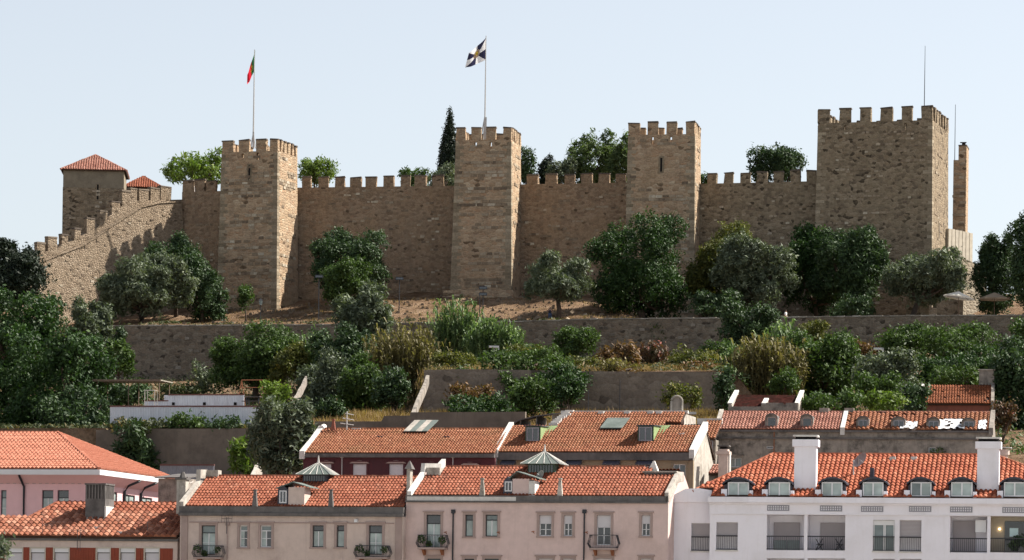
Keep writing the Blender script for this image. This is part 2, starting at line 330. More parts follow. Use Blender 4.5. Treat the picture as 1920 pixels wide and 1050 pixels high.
def tower(label, pxl, pxr, Y, a, D, ytop, ynotch, ybase, bt, mer, nside, m, slits=(), nst=120, group='square towers of the castle wall', arrows=(), rough_meshes=SM_L, rows=.45, plinth=None, bury=2.5):
    fr = Fr('castle_tower', label, 'tower', pxr, (ytop+ybase)/2, Y, a, group)
    # the middle of the right-hand edge fixes the frame; move its origin down to the base
    wb = fr.at(pxr, ybase)[1]; fr.O.z += wb - bury; fr.root.location = fr.O
    r = fr.root
    ul = fr.at(pxl, (ytop+ynotch)/2)[0]; W = -ul
    ur = fr.at(mer[-1][1], (ytop+ynotch)/2)[0]
    wn = fr.at((pxl+pxr)/2, ynotch)[1]; wt = fr.at((pxl+pxr)/2, ytop)[1]; wf = wn - 1.5
    u0, u1 = ul, ur
    b = MB(); b.hexa([(u0-bt,-bt,0),(u1+bt,-bt,0),(u1+bt,D+bt,0),(u0-bt,D+bt,0),(u0,0,wf),(u1,0,wf),(u1,D,wf),(u0,D,wf)])
    b.build('tower_body', m, r)
    T = .75
    hs = []
    for sx, sy0, sy1 in slits:
        h = fr.rect(sx-2.2, sy0, sx+2.2, sy1); hs.append((h[0], h[1], max(h[2], wf+.1), h[3]))
    p = MB(); p.holes(u0, u1, wf+.003, wn, 0, T, hs)
    p.box(u0, u0+T, T+.002, D-T-.002, wf+.003, wn); p.box(u1-T, u1, T+.002, D-T-.002, wf+.003, wn); p.box(u0, u1, D-T, D, wf+.003, wn)
    p.build('parapet', m, r)
    pr = {'_m': m, '_r': r}
    ms = []
    for x0, x1 in mer:
        a0 = fr.at(x0, ytop)[0]; a1 = fr.at(x1, ytop)[0]; ms.append((a0, a1))
    ms[0] = (u0, ms[0][1]); ms[-1] = (ms[-1][0], u1)
    for a0, a1 in ms:
        merlon(pr, a0, a1, 0, .6, wn, wt); merlon(pr, a0, a1, D-.6, D, wn, wt)
    if nside:
        pit = (D-.6)/nside; mw = pit*.55
        for i in range(1, nside):
            c = .3 + i*pit
            for s_ in ((u1-.6, u1), (u0, u0+.6)):
                merlon(pr, s_[0], s_[1], c-mw/2, c+mw/2, wn, wt-.02)
    fv = lambda aa, w: -bt*(1-w/wf)
    fu = lambda aa, w: u1 + bt*(1-w/wf)
    # quoins up both visible corners and the left one
    h = .46; k = int((wn-.1)/h)
    for i in range(k):
        w = (i+.5)*h; e = bt*(1-min(1, w/wf))
        L, S = (1.0, .5) if i % 2 else (.55, .95)
        L *= rnd.uniform(.8, 1.2); hh = h/2-.02
        q = MB(); q.box(u1-L, u1+e+.03, -e-.03, S, w-hh, w+hh); q.build('quoin_stone', M['quoin'], r)
        q = MB(); q.box(u0-e-.03, u0+L, -e-.031, .4, w-hh, w+hh); q.build('quoin_stone', M['quoin'], r)
    face_stones(r, nst, (u0+.6, u1-.8, .5, wn-.6), fv, rough_meshes, rows=rows)
    face_stones(r, nst//3, (.8, D-.6, .5, wn-.6), fu, rough_meshes, True, rows=rows)
    for x0, y0, x1, y1 in arrows:
        h = fr.rect(x0, y0, x1, y1); e = bt*(1-h[2]/wf)
        s = MB(); s.holes(h[0]-.22, h[1]+.22, h[2]-.2, h[3]+.2, -e-.06, -e+.1, [h]); o = s.build('arrow_slit', M['quoin'], r)
        s = MB(); s.box(h[0], h[1], -e-.03, -e+.08, h[2], h[3]); s.build('opening', M['slit'], o)
    return fr, u0, u1, wf, wn, wt

t1 = tower('square stone tower with the green and red flag, next to the stepped wall', 416, 520, 480, 19, 7.2, 261, 284, 582, .35,
      [(416,437),(448,467),(480,499),(506.5,520.5)], 5, M['tower'], slits=[(455,288,296),(483,286,300)], nst=190, arrows=[(466,310,470,338)])
t2 = tower('square stone tower flying the black and white flag, on a low plinth', 855, 958, 477, 11, 7.2, 237, 262, 552, .45,
      [(856,872),(884,902),(912,930),(943.5,958.5)], 5, M['tower'], slits=[(892,266,274),(920,266,279)], nst=170)
t3 = tower('square stone tower rising behind the widest dark tree, without a flag', 1178, 1303, 473, 11, 6.0, 228, 252, 562, .25,
      [(1178,1199),(1215,1234),(1250,1269),(1286,1303)], 4, M['tower'], slits=[(1224,256,271),(1258,256,271)], nst=150, arrows=[(1238,296,1242,322)])
t4 = tower('largest castle tower, broad and square with six front merlons', 1534, 1748, 466, 17, 12.5, 200, 228, 592, .3,
      [(1534,1556),(1574,1596),(1612,1633),(1651,1673),(1690,1711),(1728,1748.5)], 6, M['tower4'], slits=[(1584,235,243),(1698,230,245)], nst=230, rough_meshes=SM_S, rows=.33)
# narrow slit on the sunlit side of the great tower
fr, u0, u1, wf, wn, wt = t4
o = MB(); o.box(u1+.02, u1+.2, 5.2, 5.5, 13.5, 15.6); 
s = MB(); s.holes(4.9, 5.8, 13.2, 15.9, 0, .1, [(5.2, 5.5, 13.5, 15.6)]); s.v = [(u1+.18-y, x, z) for x, y, z in s.v]
sl = s.build('arrow_slit', M['quoin'], fr.root); o.build('opening', M['slit'], sl)
# plinth of the flag tower
fr, u0, u1, wf, wn, wt = t2
p = MB(); p.hexa([(u0-1.7,-1.5,0),(u1+1.,-1.5,0),(u1+1.,7,0),(u0-1.7,7,0),(u0-1.2,-1.1,3.0),(u1+.7,-1.1,3.0),(u1+.7,7,3.0),(u0-1.2,7,3.0)]); p.build('plinth', M['tower'], fr.root)

def curtain(label, x0, Y0, x1, Y1, ytop, ynotch, ybase, mer, bt=1.6, m='curtain', nst=150, bury=3):
    a = math.degrees(math.atan2(Y0-Y1, K(x1, 500)[0]*Y1-K(x0, 500)[0]*Y0))
    fr = Fr('castle_wall', label, 'castle wall', x0, ybase, Y0, a, 'crenellated curtain walls between the towers')
    fr.O.z -= bury; fr.root.location = fr.O; r = fr.root
    W = fr.at(x1, ynotch)[0]; c = (x0+x1)/2
    wn = fr.at(c, ynotch)[1]; wt = fr.at(c, ytop)[1]; wf = wn-1.3
    b = MB(); b.hexa([(0,-bt,0),(W,-bt,0),(W,2.5,0),(0,2.5,0),(0,0,wf),(W,0,wf),(W,2.5,wf),(0,2.5,wf)]); b.build('wall_body', M[m], r)
    p = MB(); p.box(0, W, 0, .6, wf+.003, wn); p.build('parapet', M[m], r)
    pr = {'_m': M[m], '_r': r}
    for q0, q1 in mer:
        merlon(pr, fr.at(q0, ytop)[0], fr.at(q1, ytop)[0], 0, .55, wn, wt+rnd.uniform(-.1, .1))
    face_stones(r, nst, (.3, W-.3, 1, wn-.3), lambda a, w: -bt*(1-w/wf), SM_S, rows=None)
    # a row of little drain holes
    return fr
curtain('long castle wall between the two flag towers, nine merlons', 536, 489, 862, 484, 330, 350, 556,
        [(567,583),(597,616),(628,646),(657,677),(685,706),(719,738),(752,769),(777,799),(811,831)], nst=230)
curtain('castle wall between the black and white flag tower and the tower without a flag', 962, 484, 1186, 480, 325, 344, 556,
        [(988,1009),(1023,1044),(1059,1077),(1089,1110),(1122,1143),(1155,1173)], nst=180, bt=1.3)
curtain('castle wall between the tower without a flag and the largest tower, behind a round dark tree', 1305, 478, 1545, 473, 321, 342, 585,
        [(1327,1344),(1358,1375),(1389,1407),(1419,1438),(1450,1469),(1482,1500),(1512,1530)], nst=190, bt=.9, m='tower4')
curtain('short shaded castle wall left of the first flag tower, three merlons', 338, 489.5, 425, 487, 336, 359, 600,
        [(343,362),(365,384),(387,405)], nst=60)
# stepped wall going down to the left, in the sun
fr = Fr('castle_wall', 'sunlit stepped castle wall descending to the left below the tiled turret', 'castle wall', 340, 600, 490, -46, 'crenellated curtain walls between the towers', base=41)
r = fr.root
crest = [(30,520),(62,484),(78,474),(108,466),(118,458),(141,450),(163,437),(177,432),(189,420),(213,399),(229,386),(246,378),(262,376),(342,374)]
pts = [fr.at(x, y) for x, y in crest]
def strip(mb, pts, v0, v1, wb, bt, top=None):
    for (ua, wa), (ub, wb_) in zip(pts[:-1], pts[1:]):
        mb.hexa([(ua,v0-bt,wb),(ub,v0-bt,wb),(ub,v1,wb),(ua,v1,wb),(ua,v0,wa),(ub,v0,wb_),(ub,v1,wb_),(ua,v1,wa)])
b = MB(); strip(b, pts, 0, 1.6, -1, .2); b.build('wall_body', M['stair'], r)
led = [(30,535),(85,489),(112,478),(154,462),(180,446),(205,428),(232,410),(266,389),(300,381),(341,379)]
pl = [fr.at(x, y, -.8) for x, y in led]
b = MB(); strip(b, pl, -.8, -.203, -1, 2.0); b.build('outer_face', M['stair'], r)
b = MB()
for (ua, wa), (ub, wb_) in zip(pl[:-1], pl[1:]): b.hexa([(ua,-.95,wa-.02),(ub,-.95,wb_-.02),(ub,-.2,wb_-.02),(ua,-.2,wa-.02),(ua,-.95,wa+.14),(ub,-.95,wb_+.14),(ub,-.21,wb_+.14),(ua,-.21,wa+.14)])
b.build('coping', M['stair'], r)
pr = {'_m': M['stair'], '_r': r}
for x0, y0, x1, y1 in [(302,346,321,376),(283,350,299,377),(261,352,279,378),(245,352,257,380),(229,356,245,388),(210,376,226,400),(188,394,201,424),(163,407,178,440),(140,426,152,454),(116,438,128,463),(90,443,107,469),(70,453,85,478)]:
    a, w = fr.at(x0, y0); b_, w1 = fr.at(x1, y1); merlon(pr, a, b_, .0, .7, w1-.4, w)
for i in range(110):
    u = rnd.uniform(pl[0][0]+1, -0.6); top = float(np.interp(u, [q[0] for q in pl], [q[1] for q in pl])); w = rnd.uniform(1, top-.3)
    if w < 10 and rnd.random() < .3: w = rnd.uniform(1, 6)
    link('stone', rnd.choice(SM_S), r, (u, -.8-2.0*(1-(w+1)/(top+1))+.0, w), (0, rnd.uniform(-.05, .05), 0))

# turret with its tiled pyramid roof, and the low tiled roof beside it
def tile_mesh_pts(cw, ch, o=0.):
    xs = [0, .16, .36, .58, .8, 1.0]; hs = [0, .55, 1., 1., .5, 0]
    lo = [(x*cw, 0, h*cw*.33+.06) for x, h in zip(xs, hs)]; hi = [(x*cw, ch*1.06, h*cw*.32+.004) for x, h in zip(xs, hs)]
    bt = [(x*cw, 0, 0) for x in xs]
    return lo+hi+bt
TF = [(i, i+1, 7+i, 6+i) for i in range(5)] + [(12+i, 13+i, 1+i, i) for i in range(5)]
def inpoly(x, y, p):
    c = False; n = len(p)
    for i in range(n):
        x1, y1 = p[i]; x2, y2 = p[(i+1) % n]
        if (y1 > y) != (y2 > y) and x < (x2-x1)*(y-y1)/(y2-y1)+x1: c = not c
    return c
def roof(parent, P0, U, S, poly, cw, ch, m, indiv=None, deck=True, gone=(), t=.14, sub=None, keep=1.):
    """one tiled slope: poly in (along, up-slope) metres from P0"""
    P0, U, S = Vector(P0), Vector(U).normalized(), Vector(S).normalized(); Nn = U.cross(S)
    if deck:
        d = MB(); q = [P0+U*a+S*b-Nn*.03 for a, b in poly]; q2 = [x-Nn*t for x in q]; n = len(q)
        d.add(q+q2, [tuple(range(n)), tuple(range(2*n-1, n-1, -1))]+[(i, n+i, n+(i+1)%n, (i+1)%n) for i in range(n)]); base = d.build('roof_deck', M['deck'], parent)
    else: base = parent
    host = base if sub is None else sub
    amax = max(a for a, b in poly); amin = min(a for a, b in poly); bmax = max(b for a, b in poly); bmin = min(b for a, b in poly)
    nr = max(1, round((bmax-bmin)/ch)); ch = (bmax-bmin)/nr; nc = max(1, round((amax-amin)/cw)); cw = (amax-amin)/nc
    tp = tile_mesh_pts(cw, ch); mb = MB(); k = 0
    shared = None; cnt = 0
    rot = Matrix((U, S, Nn)).transposed().to_4x4()
    for j in range(nr):
        sag = rnd.uniform(-.012, .012); bias = rnd.uniform(-.1, .1)
        for i in range(nc):
            a, b = amin+(i+.5)*cw, bmin+(j+.5)*ch
            if not inpoly(a, b, poly): continue
            if any(g0 < a < g1 and h0 < b < h1 for g0, g1, h0, h1 in gone): continue
            if rnd.random() > keep: continue
            o = P0 + U*(a-cw/2+rnd.uniform(-.012,.012)) + S*(b-ch/2+rnd.uniform(-.02,.02)) + Nn*(sag+rnd.uniform(0,.012))
            if indiv is not None and cnt < indiv:
                if shared is None: s_ = MB(); s_.add(tp, TF); shared = s_.mesh('tile'); shared.materials.append(M[m+'_one'])
                t_ = link('tile', shared, host); t_.matrix_local = Matrix.Translation(o) @ rot; cnt += 1
            else:
                r_ = min(1, max(0, rnd.gauss(.5+bias, .17)))
                mb.add([o+U*x+S*y+Nn*z for x, y, z in tp], TF, r_)
    if mb.v:
        o = mb.build('roof_tiles', M[m], host); o['kind'] = 'stuff'
    return base
def ridge(parent, A, B, m, r=.15, sub=None):
    A, B = Vector(A), Vector(B); L = (B-A).length; n = max(1, int(L/.42)); mb = MB()
    for i in range(n):
        a = A+(B-A)*(i/n); b = A+(B-A)*((i+1.1)/n); mb.tube([a, b], [r, r*.85], 6, rnd.random())
    o = mb.build('ridge_tiles', M[m], parent); o['kind'] = 'stuff'; return o
M['deck'] = simple('roof_underlay', (.05,.03,.022), .95)
red = [(0.1495,0.0391,0.0207), (0.2127,0.0644,0.0345), (0.253,0.0828,0.046), (0.3335,0.138,0.08625)]
M['tile_a'] = tilemat('orange_clay_tiles', red, (.1,.058,.04), .45)
M['tile_a_one'] = tilemat('orange_clay_tile_single', [(0.1318,0.04303,0.02531), (0.2156,0.0734,0.0405), (0.2755,0.1076,0.06328), (0.3593,0.1708,0.1139)], (0.1198,0.07847,0.05695), .5, indiv=True)
M['tile_b'] = tilemat('weathered_clay_tiles', [(0.1437,0.04809,0.02531), (0.1977,0.07087,0.03544), (0.2396,0.09492,0.04809), (0.2994,0.1392,0.08226)], (0.1437,0.08606,0.0405), .5)
M['tile_w'] = tilemat('new_roman_tiles', [(0.2036,0.04809,0.02405), (0.2814,0.07594,0.03797), (0.3234,0.09872,0.05062), (0.4073,0.1581,0.09492)], (0.1797,0.06961,0.03797), .3)
M['tile_p'] = tilemat('pale_salmon_tiles', [(0.3164,0.1107,0.07006), (0.3559,0.1356,0.08588), (0.3955,0.1638,0.1073)], (0.2938,0.1186,0.07345), .25)
M['tile_o'] = tilemat('old_pinkish_tiles', [(0.1582,0.06215,0.0452), (0.226,0.09605,0.07006), (0.2825,0.1299,0.09605), (0.3616,0.1865,0.1469)], (0.1356,0.08475,0.06215), .4)
M['tile_d'] = tilemat('mossy_brown_tiles', [(.12,.038,.016), (.19,.06,.024), (.24,.08,.033)], (.07,.045,.022), .5)
M['plaster_old'] = simple('old_turret_plaster', (.2,.17,.125), .95, .12, 1.2, dark=(.12,.1,.075), dscale=.5, damt=.6, bmp=.3)
def pyramid_roof(fr, u0, u1, v0, v1, we, wa, m, cw=.35, ch=.45, ov=.4, cu=None):
    r = fr.root; u0 -= ov; u1 += ov; v0 -= ov; v1 += ov
    cu = (u0+u1)/2; cv = (v0+v1)/2; A = Vector((cu, cv, wa))
    for p, q in (((u0,v0),(u1,v0)), ((u1,v0),(u1,v1)), ((u1,v1),(u0,v1)), ((u0,v1),(u0,v0))):
        p = Vector((*p, we)); q = Vector((*q, we)); U = (q-p); L = U.length; U.normalize(); mid = (p+q)/2; S = A-mid; H = S.length
        roof(r, p, U, S, [(0,0),(L,0),(L/2,H)], cw, ch, m)
        ridge(r, p, A, m)
fr = Fr('turret', 'square turret with plastered top and shallow tiled pyramid roof', 'turret', 116, 470, 498, -4, base=50)
r = fr.root; W = fr.at(233, 330)[0]; we = fr.at(170, 319)[1]; wm = fr.at(170, 352)[1]; wa = fr.at(178, 290, 4)[1]
b = MB(); b.box(0, W, 0, 8.6, 0, wm); b.build('stone_base', M['tower4'], r)
h = fr.rect(181.5, 346, 185, 374)
b = MB(); b.box(.04, W-.04, .04, 8.5, wm+.002, we); b.build('plastered_top', M['plaster_old'], r)
b = MB(); b.holes(h[0]-.15, h[1]+.15, h[2]-.15, h[3]+.1, -.05, .02, [h]); o = b.build('arrow_slit', M['quoin'], r); b = MB(); b.box(h[0], h[1], -.02, .03, h[2], h[3]); b.build('opening', M['slit'], o)
pyramid_roof(fr, 0, W, 0, 8.6, we+.02, wa, 'tile_o', ov=.35)
face_stones(r, 40, (.4, W-.4, 5, wm-.4), lambda a, w: -.02, SM_S)
fr = Fr('turret', 'low building with a red tiled pyramid roof peeping over the stepped wall', 'building', 233, 400, 512, -4, base=50)
r = fr.root; W = fr.at(302, 340)[0]; we = fr.at(268, 352)[1]; wa = fr.at(272, 331, 3)[1]
b = MB(); b.box(0, W, 0, 6, 0, we); b.build('wall', M['plaster_old'], r)
pyramid_roof(fr, 0, W, 0, 6, we+.02, wa, 'tile_a', ov=.4)

# far slim tower on the right and the pale barbican wall in front of it
fr = Fr('castle_tower', 'slim tower at the far right, half hidden behind the largest tower', 'tower', 1786, 430, 497, 12, base=40)
r = fr.root; ua = 0; ub = fr.at(1797, 300)[0]; uc = fr.at(1812, 300)[0]; wl = fr.at(1792, 300)[1]; wh = fr.at(1805, 274)[1]
b = MB(); b.box(0, ub, 0, 3, 0, wl); b.box(ub+.003, uc, 0, 4, 0, wh); b.build('tower_body', M['tower'], r)
b = MB(); b.box(ub-.03, uc+.05, -.05, 4.05, wh+.002, wh+.2); b.build('capstone', M['cap'], r)
b = MB(); b.box(uc-.7, uc-.2, .3, .8, wh+.2, wh+.55); b.box(uc-.95, uc-.05, .2, .5, wh+.5, wh+.62); b.build('lightning_rod_base', M['slit'], r)
face_stones(r, 40, (.3, uc-.3, 8, wl-.5), lambda a, w: -.02, SM_L, rows=.45)
M['pale_stone'] = stonewall('sunlit_pale_masonry', .8, .42, [(.2,.165,.12), (.27,.23,.175), (.31,.27,.21)], (.25,.22,.17), (.27,.23,.17), (.17,.145,.11), bstr=.5)
fr = Fr('castle_wall', 'pale sunlit wall with upright slabs behind the right-hand olive trees', 'castle wall', 1780, 560, 476, -44, base=38)
r = fr.root
top = [(1778,428),(1790,430),(1804,433),(1826,438),(1850,470)]; pt = [fr.at(x, y) for x, y in top]; lo = [fr.at(x, y) for x, y in [(1778,476),(1790,480),(1804,484),(1826,492),(1850,505)]]
b = MB()
for i in range(4): b.hexa([(pt[i][0],-.5,0),(pt[i+1][0],-.5,0),(pt[i+1][0],1.5,0),(pt[i][0],1.5,0),(pt[i][0],0,lo[i][1]),(pt[i+1][0],0,lo[i+1][1]),(pt[i+1][0],1.5,lo[i+1][1]),(pt[i][0],1.5,lo[i][1])])
b.build('wall_body', M['pale_stone'], r)
M['paleplaster'] = simple('pale_limewash', (.42,.38,.31), .9, .1, 2., dark=(.28,.25,.2), dscale=.8, damt=.5)
for i in range(7):
    x0 = 1780+i*6.6; u = fr.at(x0, 430)[0]; u2 = fr.at(x0+5.6, 430)[0]; wl_ = float(np.interp(u, [q[0] for q in lo], [q[1] for q in lo])); wh_ = float(np.interp(u, [q[0] for q in pt], [q[1] for q in pt]))
    b = MB(); b.box(u, u2, .1, .6, wl_-.3, wh_); b.build('slab', M['paleplaster'], r)
# small sunlit ruin beside the parasols
fr = Fr('ruined_wall', 'small sunlit ruin with a window hole behind the white parasol', 'ruin', 1742, 596, 456, -42, base=37.8)
r = fr.root; W = fr.at(1806, 570)[0]
h1 = fr.rect(1747, 560, 1757, 577); w1 = fr.at(1760, 541)[1]
b = MB(); b.holes(0, W, 0, w1, 0, .7, [h1]); b.build('wall_body', M['pale_stone'], r)
b = MB(); b.box(0, .7, .702, 4, 0, w1-.4); b.build('side_wall', M['pale_stone'], r)
b = MB(); b.box(.2, W*.4, .1, .5, w1+.002, w1+.5); b.box(W*.4+.01, W*.6, .1, .5, w1+.002, w1+.2); b.build('broken_top', M['pale_stone'], r)
b = MB(); b.box(h1[0], h1[1], .3, .36, (h1[2]+h1[3])/2-.04, (h1[2]+h1[3])/2+.04); b.build('window_bar', M['slit'], r)

# ------------------------------------------------------------------ flags, poles, masts
M['pole'] = simple('grey_painted_pole', (.42,.41,.4), .5, .05)
M['dark_metal'] = simple('dark_metal', (.03,.03,.035), .5, .1)
def pole(name, label, cat, px, y0, y1, Y, r0, r1, m='pole'):
    a = P(px, y1, Y); b = P(px, y0, Y)
    o = bpy.data.objects.new(name, None); col.objects.link(o); o.location = a; tag(o, label, cat)
    mb = MB(); mb.tube([(0,0,-1.2), (0,0,(b-a).z*.5), (0,0,(b-a).z)], [r0, (r0+r1)/2, r1], 6); mb.build('mast', M[m], o); return o, a, (b-a).z
def flag(parent, pole_z, top_px, pts, Y, mats, nm, a0):
    """pts: px corners top-hoist, bottom-hoist, top-fly, bottom-fly"""
    W = [P(x, y, Y) - a0 for x, y in pts]; n = 18
    th, bh, tf, bf = W; vs = {}
    def pt(s, t):   # s along fly 0..1 , t down 0..1
        p = (th*(1-t)+bh*t)*(1-s) + (tf*(1-t)+bf*t)*s
        return p + Vector((0, .35*math.sin(s*9+t*1.5)*s**.5 + .5*s, -.12*math.sin(s*math.pi)))
    return pt, n
o, a0, hz = pole('flagpole', 'white pole on the left tower carrying the green and red flag', 'flagpole', 475, 93, 262, 484, .13, .06)
b = MB(); b.tube([(-.35,0,-1.2),(-.02,0,1.0)], [.08,.06], 5); b.tube([(.3,.2,-1.2),(.02,0,1.0)], [.08,.06], 5); b.box(-.12,.12,-.12,.12,-1.2,1.1); b.build('pole_foot', M['pole'], o)
fo = bpy.data.objects.new('flag', None); col.objects.link(fo); fo.location = a0+Vector((0,0,hz)); tag(fo, 'green and red flag hanging slack from the left pole', 'flag')
pt, n = flag(o, hz, None, [(478.5,94),(477.5,131),(463,139),(463,158)], 484, None, '', a0+Vector((0,0,hz)))
def flagpart(name, m, s0, s1, pt=pt, n=10, parent=fo, off=0):
    mb = MB(); g = [[pt(s0+(s1-s0)*i/n, j/n)+Vector((0,off,0)) for j in range(n+1)] for i in range(n+1)]
    vs = [p for q in g for p in q]; k = n+1
    mb.add(vs, [(i*k+j, i*k+j+1, (i+1)*k+j+1, (i+1)*k+j) for i in range(n) for j in range(n)]); return mb.build(name, m, parent, smooth=True)
def cloth(nm, c):
    m, nn, b = new_mat(nm); b.inputs['Base Color'].default_value = (*c, 1); b.inputs['Roughness'].default_value = .9
    t = nn.nodes.new('ShaderNodeBsdfTranslucent'); t.inputs[0].default_value = (*c, 1); mx = nn.nodes.new('ShaderNodeMixShader'); mx.inputs[0].default_value = .35
    nn.links.new(b.outputs[0], mx.inputs[1]); nn.links.new(t.outputs[0], mx.inputs[2]); nn.links.new(mx.outputs[0], nn.nodes['Material Output'].inputs[0]); return m
M['f_green'] = cloth('green_flag_cloth', (.03,.2,.07)); M['f_red'] = cloth('red_flag_cloth', (.6,.02,.04)); M['f_yel'] = cloth('yellow_emblem_cloth', (.75,.55,.05))
M['f_white'] = cloth('white_flag_cloth', (.85,.85,.85)); M['f_black'] = cloth('black_flag_cloth', (.03,.03,.07)); M['f_tan'] = cloth('tan_emblem_cloth', (.5,.36,.25))
flagpart('green_field', M['f_green'], 0, .42); flagpart('red_field', M['f_red'], .42, 1)
def disc(name, m, parent, pt, cs, ct, rs, rt, off):
    mb = MB(); k = 14; vs = [pt(cs, ct)+Vector((0,off,0))]+[pt(cs+rs*math.cos(2*math.pi*i/k), ct+rt*math.sin(2*math.pi*i/k))+Vector((0,off,0)) for i in range(k)]
    mb.add(vs, [(0, 1+i, 1+(i+1)%k) for i in range(k)]); return mb.build(name, m, parent)
disc('emblem', M['f_yel'], fo, pt, .42, .5, .12, .2, -.03); disc('shield', M['f_red'], fo, pt, .42, .5, .05, .1, -.05)
o, a0, hz = pole('flagpole', 'white pole on the middle tower carrying the black and white flag', 'flagpole', 909, 67, 240, 481, .12, .06)
b = MB(); b.tube([(-.55,0,-1.6),(-.02,0,1.6)], [.1,.07], 5); b.tube([(-.2,.3,-1.6),(.0,0,1.6)], [.1,.07], 5); b.box(-.12,.25,-.12,.12,-1.6,1.5); b.build('pole_foot', M['pole'], o)
fo = bpy.data.objects.new('flag', None); col.objects.link(fo); fo.location = a0+Vector((0,0,hz)); tag(fo, 'black and white quartered flag with a crest, flying left from the middle pole', 'flag')
pt, n = flag(o, hz, None, [(912,70),(911,112),(879,98),(872,126)], 481, None, '', a0+Vector((0,0,hz)))
k = 8; border = [(0,0),(.5,0),(1,0),(1,.5),(1,1),(.5,1),(0,1),(0,.5)]
for i in range(8):
    A, B = border[i], border[(i+1) % 8]; mb = MB(); C0 = (.5,.5); q = 6; vs = []; fs = []
    for a in range(q+1):
        for b_ in range(q+1):
            s0 = C0[0]+((A[0]*(1-b_/q)+B[0]*b_/q)-C0[0])*a/q; t0 = C0[1]+((A[1]*(1-b_/q)+B[1]*b_/q)-C0[1])*a/q; vs.append(pt(s0, t0))
    for a in range(q):
        for b_ in range(q): fs.append((a*(q+1)+b_, a*(q+1)+b_+1, (a+1)*(q+1)+b_+1, (a+1)*(q+1)+b_))
    mb.add(vs, fs); mb.build('flag_wedge', M['f_black' if i % 2 == 0 else 'f_white'], fo, smooth=True)
disc('crest', M['f_tan'], fo, pt, .5, .45, .17, .22, -.05); disc('crest_shield', M['f_yel'], fo, pt, .5, .42, .07, .11, -.08)
pole('mast', 'tall thin lightning mast on top of the largest tower', 'mast', 1733, 86, 205, 476, .07, .03, 'dark_metal')
pole('mast', 'thin mast between the largest tower and the slim far tower', 'mast', 1790, 196, 302, 498.5, .06, .035, 'dark_metal')
# ================================================================== houses
def T(name, c, **k): M[name] = simple(name, c, **k)
T('wall_pink', (.56,.43,.4), dark=(.4,.3,.27), dscale=.35, damt=.45, var=.05, bmp=.2, streak=.45)
T('wall_beige', (.52,.42,.37), dark=(.3,.23,.2), dscale=.4, damt=.5, var=.05, bmp=.2, streak=.45)
T('wall_white', (.73,.71,.76), dark=(.52,.49,.49), dscale=.25, damt=.4, var=.02, streak=.3)
T('wall_rose', (.68,.44,.45), dark=(.6,.39,.4), dscale=.2, damt=.4, var=.03, streak=.45)
T('wall_red', (.075,.02,.025), dark=(.045,.02,.024), dscale=.5, damt=.6, bmp=.3, streak=.6)
T('wall_ochre', (.25,.19,.125), dark=(.16,.13,.1), dscale=.5, damt=.6, bmp=.3, streak=.6)
T('wall_grey', (.25,.22,.19), dark=(.05,.045,.04), dscale=.8, damt=.85, bmp=.4, var=.2, streak=.6)
T('wall_brick', (.24,.055,.03), dark=(.16,.045,.03), dscale=1., damt=.5)
T('cornice_grey', (.12,.11,.105), dark=(.05,.045,.043), dscale=.6, damt=.7, var=.15, streak=.6)
T('limewash', (.55,.53,.5), dark=(.36,.33,.3), dscale=.9, damt=.5, streak=.6)
T('limewash_old', (.38,.35,.31), dark=(.15,.13,.105), dscale=.8, damt=.75, var=.2, streak=.6)
T('trim_cream', (.45,.4,.33), dark=(.33,.28,.23), dscale=1., damt=.4)
T('trim_stone', (.33,.25,.225), dark=(.22,.165,.15), dscale=1., damt=.4)
T('white_paint', (.62,.62,.63), rough=.45, var=.03)
T('black_paint', (.02,.022,.028), rough=.4)
T('green_paint', (.05,.085,.06), rough=.6, dark=(.03,.05,.04), dscale=1.)
T('pale_green', (.2,.27,.12), rough=.7, dark=(.25,.33,.18), dscale=1.)
T('slate', (.045,.045,.06), rough=.55, var=.2)
T('zinc', (.14,.165,.15), rough=.5, dark=(.07,.09,.075), dscale=.8, damt=.6)
T('blind', (.5,.48,.5), rough=.6, var=.03)
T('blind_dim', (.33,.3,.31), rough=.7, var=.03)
T('curtain', (.5,.54,.53), rough=.8, var=.15, scale=1.5)
T('vent_grey', (.26,.26,.29), var=.1); T('wood', (.16,.11,.08), rough=.8); T('rust', (.25,.1,.05), rough=.9)
T('terracotta_wall', (.22,.075,.05), dark=(.13,.05,.035), dscale=.8, damt=.6)
def glass(nm, c, rough=.08):
    m, n, b = new_mat(nm); v = coords(n, True); cc = ramp(n, noise(n, v, .8, 2), [(.35, tuple(x*.6 for x in c)), (.65, c)])
    n.links.new(cc, b.inputs['Base Color']); b.inputs['Roughness'].default_value = rough; b.inputs['Specular IOR Level'].default_value = .8; b.inputs['Coat Weight'].default_value = .4; b.inputs['Coat Roughness'].default_value = .03; M[nm] = m
glass('glass_pale', (.36,.43,.42)); glass('glass_dark', (.03,.035,.05)); glass('glass_mid', (.14,.18,.19))  # pale glass: reflected sky and curtains put into its base colour

